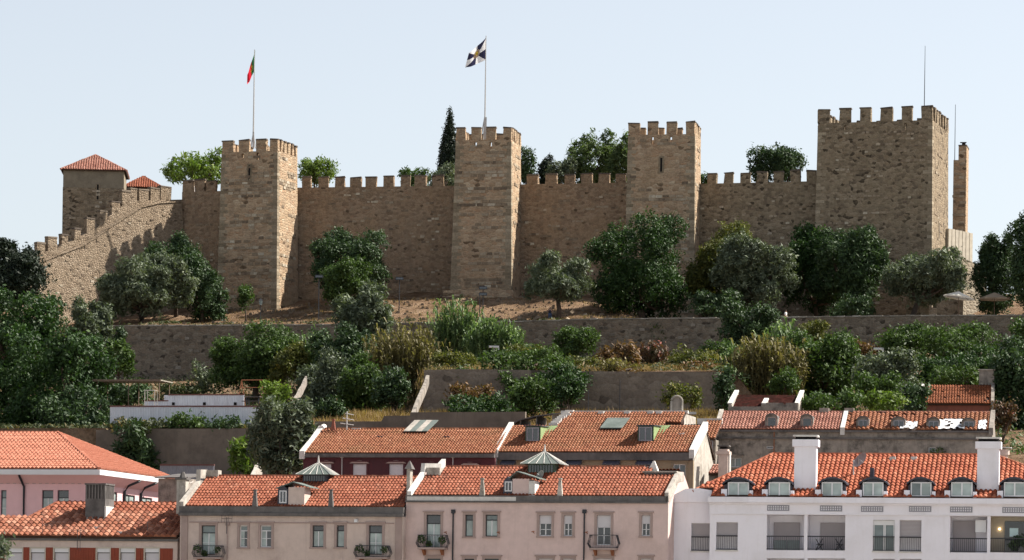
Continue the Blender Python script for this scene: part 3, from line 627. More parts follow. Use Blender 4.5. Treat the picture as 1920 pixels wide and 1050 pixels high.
def window(parent, fr, x0, y0, x1, y1, kind, v=0, surround=None, sill=True, depth=.16, frame='white_paint'):
    """returns the hole; builds window > pane, blind, surround, sill"""
    a, b, c, d = fr.rect(x0, y0, x1, y1, v); t = .07; V = v+depth; w = d-c; u = b-a
    m = MB(); fm = 'black_paint' if kind in ('dark', 'door_dark') else frame
    for q in ((a, a+t, c, d), (b-t, b, c, d), (a+t, b-t, c, c+t), (a+t, b-t, d-t, d)): m.box(q[0], q[1], V, V+.06, q[2], q[3])
    tr = d - w*.27
    if kind in ('dark', 'door_dark', 'half_open'): m.box(a+t, b-t, V, V+.06, tr, tr+.07)
    top = tr if kind in ('dark', 'door_dark', 'half_open') else d-t
    if kind == 'half' or kind == 'door_half': top = c + w*.58
    fo = m.build('window', M[fm], parent)
    if u > .62:
        k = MB(); k.box((a+b)/2-.035, (a+b)/2+.035, V-.01, V+.055, c+t, top); k.build('mullion', M['white_paint' if kind != 'plain' else frame], fo)
    if kind in ('half', 'door_half', 'half_open') or w > 1.9:
        k = MB(); z = c+(top-c)*.55; k.box(a+t, b-t, V+.001, V+.05, z-.02, z+.02); k.build('glazing_bar', M['white_paint'], fo)
    k = MB()
    g = {'dark': 'glass_pale', 'door_dark': 'glass_pale', 'half': 'glass_dark', 'door_half': 'glass_dark', 'half_open': 'glass_pale', 'plain': 'glass_pale', 'blind': 'glass_pale', 'darkpane': 'glass_dark', 'mid': 'glass_mid'}[kind]
    if u > .62: k.box(a+t, (a+b)/2-.036, V+.03, V+.05, c+t, top); k.box((a+b)/2+.036, b-t, V+.03, V+.05, c+t, top)
    else: k.box(a+t, b-t, V+.03, V+.05, c+t, top)
    k.build('pane', M[g], fo)
    if kind in ('dark', 'door_dark', 'half_open'): k = MB(); k.box(a+t, b-t, V+.03, V+.05, tr+.07, d-t); k.build('pane', M['glass_dark' if rnd.random() < .3 else 'glass_mid'], fo)
    if kind == 'half_open': k = MB(); k.box(a+u*.55, b-t, V+.02, V+.029, c+t, tr); k.build('pane', M['glass_dark'], fo)
    if kind in ('half', 'door_half'): k = MB(); k.box(a+.02, b-.02, V-.06, V+.05, top+.01, d-.02); k.build('blind', M['blind'], fo)
    if kind == 'blind': k = MB(); k.box(a+.02, b-.02, V-.08, V-.01, c+.05, d-.02); k.build('blind', M['blind'], fo)
    k = MB(); k.box(a, b, V+.06, V+.1, c, d); k.build('backing', M['slit'], fo)
    if surround:
        k = MB(); s = .17
        k.holes(a-s, b+s, c-(.0 if 'door' in kind else .0), d+s, v-.05, v+.02, [(a, b, c-.01, d)]); k.build('surround', M[surround], fo)
        k = MB(); k.box(a-s-.08, b+s+.08, v-.12, v+.02, d+s+.002, d+s+.1); k.build('lintel', M[surround], fo)
    if sill and 'door' not in kind:
        k = MB(); k.box(a-.2, b+.2, v-.1, v+.1, c-.12, c-.002); k.build('sill', M[surround or 'trim_stone'], fo)
    return (a, b, c, d)
def balcony(parent, fr, x0, y0, x1, y1, label=None, bulge=.18, m='black_paint', plants=False, slab='trim_stone'):
    a, b, c, d = fr.rect(x0, y0, x1, y1, -.8); D = .8
    s = MB(); s.box(a+.1, b-.1, -D, -.002, c, c+.14); o = s.build('balcony', M[slab], parent)
    for q in (a+.45, b-.45): k = MB(); k.prism([(0,0),(0,.45),(0,.45)][:2]+[(1,.45)], 0, .14) if 0 else k.hexa([(q-.08,-.2,c-.4),(q+.08,-.2,c-.4),(q+.08,-.002,c-.4),(q-.08,-.002,c-.4),(q-.08,-.7,c-.003),(q+.08,-.7,c-.003),(q+.08,-.002,c-.003),(q-.08,-.002,c-.003)]); k.build('bracket', M['rust'], o)
    r = MB(); z0, z1 = c+.14, d
    for i in range(int((b-a)/.12)+1):
        u = a+.12+(b-a-.24)*i/int((b-a)/.12); r.tube([(u,-D+.03,z0),(u,-D-bulge+.06,z0+(z1-z0)*.35),(u,-D+.03,z1)], .013, 4)
    for u in (a+.12, b-.12):
        sg = -1 if u < (a+b)/2 else 1
        for j in range(6): v = -D+.1+j*.13; r.tube([(u,v,z0),(u+sg*bulge,v,z0+(z1-z0)*.35),(u,v,z1)], .013, 4)
    r.box(a+.1, b-.1, -D+.01, -D+.05, z1-.03, z1+.02); r.box(a+.1, a+.14, -D+.051, 0, z1-.03, z1+.02); r.box(b-.14, b-.1, -D+.051, 0, z1-.03, z1+.02); r.box(a+.1, b-.1, -D+.005, -D+.04, z0+.02, z0+.06)
    rl = r.build('railing', M[m], o)
    if plants: pl = MB(); leafblob(pl, [((a+.35,-.55,c+.75),.35),((b-.4,-.5,c+.7),.3),((a+.9,-.6,c+.4),.25)], 260, .1); pl.build('balcony_plants', M['leaf_mid'], o)
    return o
def leafblob(mb, blobs, n, s):
    for i in range(n):
        (cx, cy, cz), rr = rnd.choice(blobs)
        d = Vector((rnd.gauss(0,1), rnd.gauss(0,1), rnd.gauss(0,1))).normalized()*rr*rnd.uniform(.5, 1)
        c = Vector((cx, cy, cz))+d; a = Vector((rnd.gauss(0,1), rnd.gauss(0,1), rnd.gauss(0,1))).normalized(); b = a.cross(Vector((rnd.gauss(0,1), rnd.gauss(0,1), rnd.gauss(0,1)))).normalized()
        mb.quad(c-a*s, c-b*s*.5, c+a*s, c+b*s*.5, rnd.random())
# leaf colours
M['leaf_mid'] = leafmat('mid_green_leaves', (0.023,0.046,0.0138), (0.069,0.115,0.02875))
M['leaf_dark'] = leafmat('dark_green_leaves', (0.0174,0.0348,0.0174), (0.0493,0.087,0.0319), .18)
M['leaf_deep'] = leafmat('glossy_deep_green_leaves', (0.01181,0.02952,0.00984), (0.03444,0.0738,0.01771), .22, (0.06888,0.1181,0.02952))
M['leaf_bright'] = leafmat('bright_green_leaves', (.05,.09,.015), (.14,.2,.04), .35, (.24,.29,.08))
M['leaf_olive'] = leafmat('grey_green_olive_leaves', (0.049,0.0665,0.042), (0.1225,0.1488,0.09625), .2, (0.2275,0.2625,0.175))
M['leaf_yellow'] = leafmat('yellowish_green_leaves', (0.042,0.054,0.0144), (0.12,0.126,0.03), .25, (0.216,0.18,0.036))
M['leaf_black'] = leafmat('cypress_needles', (0.0078,0.0143,0.0091), (0.0208,0.0338,0.0182), .1)
M['leaf_tall'] = leafmat('light_feathery_leaves', (.04,.065,.025), (.1,.14,.055), .35, (.18,.22,.1))
M['leaf_red'] = leafmat('reddish_leaves', (.03,.035,.015), (.12,.06,.035), .2, (.25,.07,.05))
M['leaf_cane'] = leafmat('cane_leaves', (.04,.07,.025), (.13,.2,.08), .3, (.3,.38,.18))
M['leaf_canedry'] = leafmat('dry_cane_leaves', (0.0805,0.069,0.02875), (0.1725,0.1495,0.06325), .3, (0.299,0.2415,0.115))
M['leaf_dry'] = leafmat('dry_grass_blades', (.14,.085,.035), (.3,.2,.09), .3, (.42,.31,.16))
M['leaf_rust'] = leafmat('rusty_dry_leaves', (.04,.03,.014), (.16,.085,.035), .25, (.26,.16,.07))
M['leaf_mix'] = leafmat('undergrowth_leaves', (.02,.03,.012), (.06,.075,.025), .2, (.2,.14,.06))
M['bark'] = simple('bark', (.07,.05,.038), .95, .3, 4)
M['bark_pale'] = simple('pale_bark', (.13,.1,.075), .95, .3, 4)

def coping(parent, pts, wid, th, m, name='parapet'):
    """raised band along a chain of (u,v,w) points"""
    b = MB()
    for p, q in zip(pts[:-1], pts[1:]):
        b.hexa([(p[0]-wid/2,p[1],p[2]-.5),(p[0]+wid/2,p[1],p[2]-.5),(q[0]+wid/2,q[1],q[2]-.5),(q[0]-wid/2,q[1],q[2]-.5),(p[0]-wid/2,p[1],p[2]+th),(p[0]+wid/2,p[1],p[2]+th),(q[0]+wid/2,q[1],q[2]+th),(q[0]-wid/2,q[1],q[2]+th)])
    return b.build(name, M[m], parent)
def shell(fr, W, wb, we, vr, wr, m, hs, D=None, side=None, v0=0, u0=0):
    """front wall with openings, back and gable walls"""
    r = fr.root; D = D or vr*2
    b = MB(); b.holes(u0, W, wb, we, v0, v0+.35, hs); b.build('facade', M[m], r)
    s = MB()
    for a, c in ((u0, u0+.3), (W-.3, W)):
        s.add([(a,v0+.352,wb),(c,v0+.352,wb),(c,D,wb),(a,D,wb),(a,v0+.352,we-.1),(c,v0+.352,we-.1),(c,D,we-.1),(a,D,we-.1),(a,vr,wr-.2),(c,vr,wr-.2)],
              [(3,2,1,0),(0,1,5,4),(2,3,7,6),(1,2,6,9,5),(3,0,4,8,7),(4,5,9,8),(8,9,6,7)])
    s.build('gable_wall', M[side or m], r)
    k = MB(); k.box(u0+.302, W-.302, D-.3, D-.002, wb, we-.1); k.build('back_wall', M[m], r)
def gableroof(fr, ua, ub, vf, vr, we, wr, m, cw, ch, D=None, poly=None, back=True, **kw):
    S = Vector((0, vr-vf, wr-we)); L = S.length
    base = roof(fr.root, (ua, vf, we), (1,0,0), S, poly(L) if poly else [(0,0),(ub-ua,0),(ub-ua,L),(0,L)], cw, ch, m, **kw)
    D = D or 2*vr-vf
    if back: roof(fr.root, (ub, D, we), (-1,0,0), (0, vr-D, wr-we), [(0,0),(ub-ua,0),(ub-ua,L-.35),(0,L-.35)], cw, .9, m)
    return L
def plane_w(fr, px, py, vf, we, vr, wr):
    """point of the front slope seen at a pixel -> (u,v,w)"""
    lo, hi = vf-1, vr+12
    for _ in range(40):
        v = (lo+hi)/2; u, w = fr.at(px, py, v)
        if w > we + (wr-we)*(v-vf)/(vr-vf): lo = v
        else: hi = v
    return u, v, w
def box_part(parent, name, m, *a): b = MB(); b.box(*a); return b.build(name, M[m], parent)
def pipe(parent, fr, px, y0, y1, v=-.12, m='black_paint', r=.06, name='drainpipe'):
    u, w0 = fr.at(px, (y0+y1)/2, v); w0 = fr.at(px, y1, v)[1]; w1 = fr.at(px, y0, v)[1]
    b = MB(); b.tube([(u,v,w0),(u,v,w1)], r, 6); b.box(u-.14, u+.14, v-.09, v+.1, w1-.02, w1+.25); return b.build(name, M[m], parent)
def lantern(fr, xa, xb, ytop, yeave, ybase, vf, we, vr, wr, body, m='zinc', over=1.28):
    """roof lantern: boxy body with a ribbed glazed pyramid"""
    u0, v, w0 = plane_w(fr, (xa+xb)/2, ybase, vf, we, vr, wr)
    a = fr.at(xa, yeave, v)[0]; b = fr.at(xb, yeave, v)[0]; wl = fr.at((xa+xb)/2, yeave, v)[1]; wt = fr.at((xa+xb)/2, ytop, v+1)[1]
    w = b-a; k = MB(); k.box(a, b, v, v+w*.9, w0-.6, wl); o = k.build('roof_lantern', M[body], fr.root)
    c, d = (a+b)/2, v+w*.45; ex = w*over/2*1.12
    g = MB(); A = (c, d, wt)
    cr = [(c-ex,d-ex,wl),(c+ex,d-ex,wl),(c+ex,d+ex,wl),(c-ex,d+ex,wl)]
    for i in range(4): g.add([cr[i], cr[(i+1)%4], A], [(0,1,2)])
    g.add(cr, [(3,2,1,0)]); g.build('pyramid_roof', M[m], o)
    rb = MB()
    for i in range(4):
        p, q = Vector(cr[i]), Vector(cr[(i+1)%4])
        for j in range(5): rb.tube([p+(q-p)*(j/5)+Vector((0,0,.02)), Vector(A)+Vector((0,0,.02))], [.028,.015], 4)
    rb.tube([A, (c,d,wt+.5)], [.09,.03], 6); rb.build('glazing_bar', M['limewash'], o)
    lv = MB()
    for i in range(9): lv.box(a+.1+i*(w-.2)/9, a+.1+(i+.6)*(w-.2)/9, v-.03, v+.01, w0+.1, wl-.08)
    lv.build('side_window', M['glass_dark'], o)
    return o
def dish(parent, c, rr, tilt, m='white_paint', az=0, mast=1.2):
    mb = MB(); k = 14; vs = [(0,0,0)]
    for j, f in enumerate((.5, 1)):
        for i in range(k): t = 2*math.pi*i/k; vs.append((rr*f*math.cos(t), -rr*.28*f*f, rr*f*math.sin(t)))
    fs = [(0,1+i,1+(i+1)%k) for i in range(k)]+[(1+i,1+k+i,1+k+(i+1)%k,1+(i+1)%k) for i in range(k)]
    Rm = Matrix.Rotation(az, 3, 'Z') @ Matrix.Rotation(tilt, 3, 'X'); c = Vector(c)
    mb.add([c+Rm@Vector(p) for p in vs], fs); o = mb.build('satellite_dish', M[m], parent)
    k = MB(); k.tube([c, c+Vector((0,.15,-mast))], .04, 5); k.tube([c, c+Rm@Vector((0,-rr*.9,0))], .02, 4); k.build('dish_mast', M['pole'], o); return o
def vent(parent, fr, px, y0, y1, sl, m='cornice_grey'):
    u, v, w = plane_w(fr, px, y1, *sl); h = w-fr.at(px, y1, v)[1]; w1 = fr.at(px, y0, v)[1]
    b = MB(); b.hexa([(u-.2,v-.15,w-.2),(u+.2,v-.15,w-.2),(u+.2,v+.2,w-.2),(u-.2,v+.2,w-.2),(u-.09,v-.08,w1),(u+.09,v-.08,w1),(u+.09,v+.08,w1),(u-.09,v+.08,w1)]); b.box(u-.13,u+.13,v-.12,v+.12,w1+.002,w1+.1); b.build('vent_pipe', M[m], parent)
def aerial(parent, p, h, n=5, s=.8):
    b = MB(); p = Vector(p); b.tube([p, p+Vector((0,0,h))], .025, 4); b.tube([p+Vector((-s,0,h-.1)), p+Vector((s,0,h-.1))], .014, 4)
    for i in range(n): x = -s+2*s*i/(n-1); b.tube([p+Vector((x,-.05,h-.4)), p+Vector((x,.05,h+.2))], .011, 4)
    b.build('aerial', M['dark_metal'], parent)

BASE = -8.
# ---------------- row A, house with roof lantern, left of the middle
def house_a1():
    fr = Fr('terraced_house', 'beige terraced house with grey cornice, glazed roof lantern and two outer balconies', 'house', 337, 1040, 253, 14, 'front row houses', base=BASE)
    r = fr.root; W = fr.at(757, 960)[0]; c = 545
    wc0 = fr.at(c, 968)[1]; wc1 = fr.at(c, 949.5)[1]; vf, vr = .0, 5.2; we = fr.at(c, 949.5, vf)[1]; wr = fr.at(c, 894, vr)[1]; sl = (vf, we, vr, wr)
    hs = []
    for x0, y0, x1, y1, k in [(377,985,404,1040,'door_dark'),(449,985,464,1026,'half_open'),(488,985,509,1026,'half_open'),(585.5,985,607,1026,'dark'),(631,985,645.5,1026,'dark'),(691,985,716.5,1040,'door_dark')]:
        hs.append(window(r, fr, x0, y0, x1, y1, k, surround='trim_stone'))
    shell(fr, W, -6, wc0, vr, wr-.1, 'wall_beige', hs)
    box_part(r, 'cornice', 'cornice_grey', -.05, W+.02, -.28, -.002, wc0+.001, wc0+.22)
    b = MB(); b.box(-.05, W+.02, -.12, .3, wc0+.222, wc1-.02); b.build('parapet', M['cornice_grey'], r)
    wl = fr.at(c, 980)[1]; b = MB(); b.box(.7, W-.7, -.06, -.001, wl-.05, wl+.04); b.build('string_course', M['trim_stone'], r)
    box_part(r, 'pilaster', 'trim_stone', .1, .6, -.07, -.001, -6, wc0-.01); box_part(r, 'pilaster', 'trim_stone', W-.6, W-.1, -.07, -.001, -6, wc0-.01)
    gableroof(fr, .25, W-.1, .32, vr, we-.02, wr, 'tile_a', .26, .46)
    ridge(r, (.3, vr, wr+.03), (W-.1, vr, wr+.03), 'tile_a')
    coping(r, [(.1,-.1,we+.15),(.1,3.6,we+.15+(wr-we)*.72),(.1,3.62,wr+.3),(.1,5.2,wr+.35)], .34, .15, 'limewash_old')
    u, v, w = plane_w(fr, 398, 893, *sl); box_part(r, 'chimney_stack', 'limewash_old', u-.6, u+.55, v-.3, v+.5, w-.6, w+.45)
    box_part(r, 'chimney_stack', 'limewash_old', -1.1, -.4, 2.2, 3.0, we-.5, we+2.)
    b = MB(); b.box(-1.2, -.3, 2.1, 3.1, we+2.003, we+2.15); b.tube([(-.75,2.6,we+2.1),(-.75,2.6,we+2.6)], [.3,.12], 6); b.build('chimney_cap', M['cornice_grey'], r)
    lantern(fr, 568, 613, 867, 890, 904, *sl, body='slate')
    # dormer with a gable and a rendered flue box beside it
    u0, v, w = plane_w(fr, 530, 946, *sl); a, bb = fr.at(521, 930, .5)[0], fr.at(541, 930, .5)[0]; wt = fr.at(530, 916, .5)[1]; c2 = fr.at(579, 930, .5)[0]
    k = MB(); k.prism([(a,we-.1),(bb,we-.1),(bb,wt-.1),((a+bb)/2,wt+.25),(a,wt-.1)], .45, 3.8); dm = k.build('dormer', M['slate'], r)
    h = (a+.15, bb-.12, we+.25, wt-.15); k = MB(); k.holes(*h, .38, .449, [(h[0]+.07,(h[0]+h[1])/2-.03,h[2]+.07,h[3]-.07),((h[0]+h[1])/2+.03,h[1]-.07,h[2]+.07,h[3]-.07)]); k.build('window_frame', M['white_paint'], dm)
    k = MB(); k.box(h[0]+.05, h[1]-.05, .41, .449, h[2]+.05, h[3]-.05); k.build('pane', M['glass_dark'], dm)
    box_part(r, 'flue_box', 'wall_beige', bb+.02, c2-.3, .4, 1.9, we-.2, wt+.1); 
    b = MB(); b.plate([(a-.1,.3,wt+.05),((a+c2)/2,.3,wt+.5),((a+c2)/2,2.6,wt+.5),(a-.1,2.6,wt+.05)], .06); b.plate([((a+c2)/2,.3,wt+.5),(c2+.1,.3,wt+.12),(c2+.1,2.6,wt+.12),((a+c2)/2,2.6,wt+.5)], .06); b.build('dormer_roof', M['zinc'], dm)
    for px in (478, 620.5): vent(r, fr, px, 920, 948, sl)
    b1 = balcony(r, fr, 359, 1023, 416, 1048, plants=True); balcony(r, fr, 663, 1023, 729, 1048, plants=True)
    u, w = fr.at(426, 975, -.3); aerial(r, (u, -.4, w-1.), 1.2, 4, .4)
    pipe(r, fr, 426, 985, 1060, m='trim_stone', r=.04)
    u, w = fr.at(668, 977, -.2); box_part(r, 'wall_lamp', 'white_paint', u-.1, u+.1, -.4, -.002, w-.1, w+.12)
house_a1()
def house_a2():
    fr = Fr('terraced_house', 'pinkish terraced house with tall parapet gables, green roof lantern and a satellite dish', 'house', 760, 1040, 249.5, 14, 'front row houses', base=BASE)
    r = fr.root; W = fr.at(1253, 960)[0]; c = 1005
    wc0 = fr.at(c, 943)[1]; wc1 = fr.at(c, 929)[1]; vf, vr = 0., 5.2; we = fr.at(c, 929, vf)[1]; wr = fr.at(c, 876.5, vr)[1]; sl = (vf, we, vr, wr)
    hs = []
    for x0, y0, x1, y1, k, s in [(799,965,826,1030,'door_dark','trim_stone'),(872,965,887,1006,'dark','trim_stone'),(910,965,933,1006,'dark','trim_stone'),(1011,966,1034,1005,'half','trim_stone'),(1057,966,1073,1005,'half','trim_stone'),(1119,966,1145,1022,'door_half','trim_stone'),(1203,966,1219,1005,'half','trim_stone')]:
        hs.append(window(r, fr, x0, y0, x1, y1, k, surround=s))
    for x0, x1 in ((800,826),(870,889),(908,935),(1009,1036),(1055,1075),(1117,1147),(1201,1221)):
        hs.append(window(r, fr, x0, 1047.5, x1, 1100, 'half' if x0 > 950 else 'dark', surround='trim_stone'))
    shell(fr, W, -6, wc0, vr, wr-.1, 'wall_pink', hs)
    box_part(r, 'cornice', 'cornice_grey', -.02, W, -.22, -.002, wc0+.001, wc0+.12)
    b = MB(); b.box(-.02, W, -.1, .3, wc0+.122, wc1-.02); b.build('parapet', M['cornice_grey'], r)
    uw = fr.at(968, 938)[0]; b = MB(); b.box(.1, uw, -.135, -.101, wc0+.13, wc0+.42); b.build('flashing_strip', M['limewash'], r)
    gableroof(fr, .4, W-.3, .32, vr, we-.02, wr, 'tile_a', .27, .46, poly=lambda L: [(0,0),(W-.7,0),(W-.7,L*.72),(W-2.7,L*.72),(W-2.7,L),(1.4,L),(1.4,L),(.0,L*.7)])
    ridge(r, (1.6, vr, wr+.03), (W-2.9, vr, wr+.03), 'tile_a')
    coping(r, [(.25,-.1,we+.1),(.25,3.4,we+.2+(wr-we)*.65),(.25,3.6,wr+.05),(1.2,4.6,wr+.08),(1.35,5.2,wr+.45)], .3, .16, 'limewash')
    box_part(r, 'roof_hatch', 'limewash_old', .5, 1.5, 3.6, 4.9, wr-1., wr-.1)
    coping(r, [(W-.12,-.1,we+.1),(W-.12,3.4,we+.15+(wr-we)*.65),(W-.12,5.4,wr-.45)], .28, .14, 'limewash_old')
    box_part(r, 'roof_hatch', 'cornice_grey', W-2.6, W-.3, 3.9, 5.6, wr-1.2, wr-.4); b = MB(); b.box(W-2.7, W-.2, 3.8, 5.7, wr-.398, wr-.3); b.build('hatch_cap', M['limewash_old'], r)
    b = MB(); b.hexa([(W-2.6,4.9,wr-.3),(W-1.8,4.9,wr-.3),(W-1.8,5.6,wr-.3),(W-2.6,5.6,wr-.3),(W-2.2,5.1,wr+.5),(W-2.1,5.1,wr+.5),(W-2.1,5.3,wr+.5),(W-2.2,5.3,wr+.5)]); b.build('cone_cowl', M['limewash'], r)
    u0, w = fr.at(781, 900, 1.); box_part(r, 'chimney_stack', 'limewash_old', -.15, .1, .6, 1.3, we-.3, we+1.9)
    b = MB(); b.hexa([(-.3,.5,we+1.9),(.25,.5,we+1.9),(.25,1.4,we+1.9),(-.3,1.4,we+1.9),(-.05,.9,we+2.5),(.0,.9,we+2.5),(.0,1.,we+2.5),(-.05,1.,we+2.5)]); b.build('cone_cowl', M['cornice_grey'], r)
    lantern(fr, 990, 1041, 846, 870, 888, *sl, body='green_paint', m='zinc')
    a, bb = fr.at(944, 915, .5)[0], fr.at(961, 915, .5)[0]; wt = fr.at(955, 899, .5)[1]; c2 = fr.at(1004, 915, .5)[0]
    k = MB(); k.prism([(a,we-.1),(bb,we-.1),(bb,wt-.1),((a+bb)/2,wt+.2),(a,wt-.1)], .45, 3.8); dm = k.build('dormer', M['slate'], r)
    h = (a+.12, bb-.02, we+.3, wt-.15); k = MB(); k.holes(*h, .38, .449, [(h[0]+.06,(h[0]+h[1])/2-.03,h[2]+.07,h[3]-.07),((h[0]+h[1])/2+.03,h[1]-.06,h[2]+.07,h[3]-.07)]); k.build('window_frame', M['white_paint'], dm)
    k = MB(); k.box(h[0]+.05, h[1]-.05, .41, .449, h[2]+.05, h[3]-.05); k.build('pane', M['glass_dark'], dm)
    box_part(r, 'flue_box', 'wall_pink', bb+.02, c2-.45, .4, 1.9, we-.2, wt+.05)
    box_part(r, 'flue_box', 'limewash', c2-.44, c2, .3, 1.6, we-.2, wt-.1)
    b = MB(); mu = (bb+c2)/2-.5; b.plate([(bb-.2,.2,wt+.1),(mu,.2,wt+.6),(mu,2.6,wt+.6),(bb-.2,2.6,wt+.1)], .06); b.plate([(mu,.2,wt+.6),(c2+.3,.2,wt+.1),(c2+.3,2.6,wt+.1),(mu,2.6,wt+.6)], .06); b.build('dormer_roof', M['zinc'], dm)
    u, v, w = plane_w(fr, 1016, 902, *sl); dish(r, (u, v-.3, w+.35), .42, R(-25), m='limewash_old', az=R(-40), mast=.7)
    for px in (904, 1050): vent(r, fr, px, 899, 927, sl, 'limewash_old')
    pipe(r, fr, 849, 962, 1070); pipe(r, fr, 1095, 962, 1070)
    balcony(r, fr, 780, 1003, 837, 1030, plants=True); balcony(r, fr, 1102, 1003, 1157, 1031, m='dark_metal')
    for px, py in ((837,1001),(936,1001),(1001,1000),(1101,1001)):
        u, w = fr.at(px, py, -.1); b = MB(); b.tube([(u,-.001,w),(u,-.35,w+.1)], .03, 4); b.tube([(u-.12,-.35,w+.1),(u+.1,-.35,w+.14)], .035, 4); b.build('shutter_catch', M['rust'], r)
house_a2()
def house_white():
    fr = Fr('apartment_house', 'white apartment house with loggias, arched dark dormers and two tall white chimneys', 'house', 1252, 1040, 246, 11, 'front row houses', base=BASE)
    r = fr.root; W = fr.at(1985, 960)[0]; c = 1640
    us = fr.at(1331, 980)[0]
    wf0 = fr.at(c, 964)[1]; wf1 = fr.at(c, 944)[1]; we = fr.at(c, 932)[1]; vf, vr = -.0, 6.6; wr = fr.at(c, 853, vr)[1]; sl = (vf, we, vr, wr)
    # main facade openings
    hs = []; lo = fr.rect(1437,965,1507,1032)
    def opening(x0, y0, x1, y1): h = fr.rect(x0, y0, x1, y1); hs.append(h); return h
    loggias = [opening(1438,965,1507,1031.5), opening(1514.5,965.5,1584,1032), opening(1782,968,1850,1036), opening(1858,968,1935,1036)]
    wins = [opening(1343,979,1383,1031), opening(1637,975,1677,1033), opening(1687,975,1727,1034)]
    low = [opening(1438,1047,1507,1110), opening(1514.5,1047,1584,1110), opening(1637,1048,1677,1110), opening(1687,1048,1727,1110), opening(1782,1050,1850,1110), opening(1858,1050,1935,1110)]
    b = MB(); b.holes(us, W, -6, wf0, 0, .3, hs); b.build('facade', M['wall_white'], r)
    h0 = fr.rect(1297, 981, 1330, 1033, 1.2); h0 = (h0[0], us-.01, h0[2], h0[3])
    wsb = fr.at(1290, 942, 1.2)[1]
    b = MB(); b.holes(-.1, us-.003, -6, wsb, 1.0, 1.3, [h0]); b.build('side_wing_facade', M['wall_white'], r)
    b = MB(); b.prism([(-.15,wsb+.001),(us-.003,wsb+.001),(us-.003,wsb+.35+.5),(us-.9,wsb+1.0),(us-1.9,wsb+.95),(us-2.6,wsb+.6),(-.15,wsb+.3)], .85, 1.35); b.build('curved_parapet', M['wall_white'], r)
    s = MB(); s.box(W-.3, W, .302, 13, -6, wf0); s.box(-.1, .2, 1.302, 13, -6, wsb); s.box(.2, W-.3, 12.7, 13, -6, wf0); s.box(us, us+.3, .302, 1.29, -6, wf0); s.build('outer_walls', M['wall_white'], r)
    box_part(r, 'frieze', 'wall_white', us-.02, W, -.08, .3, wf0+.001, wf1)
    b = MB(); b.box(us-.12, W+.1, -.4, .5, wf1+.001, we-.06); b.box(us-.06, W+.05, -.22, .3, wf1-.12, wf1-.001); b.build('cornice', M['wall_white'], r)
    box_part(r, 'string_course', 'wall_white', us-.02, W, -.1, -.001, fr.at(c, 966)[1]-.0, wf0-.001)
    for x0, x1, y0, y1 in ((1439,1480,947,958),(1538,1579,948,959),(1615,1656,949,960),(1705,1746,949,960),(1782,1823,950,961),(1880,1922,951,962)):
        a, bb, c_, d = fr.rect(x0, y0, x1, y1); k = MB(); k.holes(a, bb, c_, d, -.11, -.085, [(a+.08+i*(bb-a-.12)/9, a+.08+(i+.55)*(bb-a-.12)/9, c_+.08+j*(d-c_-.1)/2, c_+.08+(j+.7)*(d-c_-.1)/2) for i in range(9) for j in range(2)]); k.build('vent_grille', M['vent_grey'], r)
    # loggias: deep recess with back wall, shuttered door and railing
    def recess(h, kind):
        a, bb, c_, d = h; D = 1.7; k = MB()
        k.quad((a,D,c_),(bb,D,c_),(bb,D,d),(a,D,d)); k.quad((a,.3,c_),(a,.3,d),(a,D,d),(a,D,c_)); k.quad((bb,.3,c_),(bb,D,c_),(bb,D,d),(bb,.3,d)); k.quad((a,.3,d),(bb,.3,d),(bb,D,d),(a,D,d)); k.quad((a,.3,c_),(a,D,c_),(bb,D,c_),(bb,.3,c_))
        o = k.build('loggia', M['trim_cream' if kind == 'open' else 'wall_white'], r); w = bb-a; hh = d-c_
        if kind == 'shut1': k = MB(); k.box(a+w*.12, a+w*.82, D-.12, D-.02, c_+hh*.3, d-.5); k.build('roller_shutter', M['blind_dim'], o); k = MB(); k.box(a+w*.12, a+w*.46, D-.1, D-.03, c_+.02, c_+hh*.3); k.box(a+w*.48, a+w*.82, D-.1, D-.03, c_+.02, c_+hh*.3); k.build('glass_door', M['glass_mid'], o)
        if kind == 'shut2': k = MB(); k.box(a+w*.28, bb-.05, D-.12, D-.02, c_+.05, d-.5); k.build('roller_shutter', M['blind_dim'], o)
        if kind == 'shut3': k = MB(); k.box(a+.1, bb-.9, D-.12, D-.02, c_+.05, d-.25); k.build('roller_shutter', M['blind_dim'], o); k = MB(); k.box(bb-.85, bb-.1, .5, 1.0, d-1.1, d-.25); k.build('air_conditioner', M['white_paint'], o)
        if kind == 'open':
            k = MB(); k.box(a+.9, bb-.1, D-.1, D-.02, c_+.02, d-.3); k.build('glass_door', M['glass_dark'], o)
            k = MB(); k.box(a+1.25, a+1.85, D-.16, D-.11, c_+1.15, c_+1.75); k.build('bright_pane', M['glass_painted_sky'], o)
        if kind == 'low': k = MB(); k.box(a+.3, bb-.3, D-.12, D-.02, c_+.05, d-.5); k.build('roller_shutter', M['blind_dim'], o)
        k = MB(); z = c_+.02; z1 = c_+1.0; k.box(a, bb, .04, .12, z1-.06, z1+.02); k.box(a, bb, .06, .1, z+.04, z+.09); n_ = int((bb-a)/.13)
        for i in range(n_): uu = a+(i+.5)*(bb-a)/n_; k.box(uu-.012, uu+.012, .065, .09, z+.09, z1-.06)
        k.build('railing', M['dark_metal'], o); return o
    lg = [recess(h, k) for h, k in zip(loggias, ('shut1', 'shut2', 'shut3', 'open'))]
    for h in low: recess(h, 'low')
    # plants and bulb on the right loggia
    a, bb, c_, d = loggias[3]; k = MB(); leafblob(k, [((a+2.,.6,c_+.9),.5),((a+2.5,.6,c_+.7),.5),((a+1.6,.6,c_+.5),.4)], 260, .14); k.build('balcony_plants', M['leaf_dark'], lg[3])
    k = MB(); k.tube([(a+.55,1.6,d-.9),(a+.55,1.6,d-.78)], .07, 6); k.build('wall_lamp', M['lampglow'], lg[3])
    a, bb, c_, d = loggias[1]
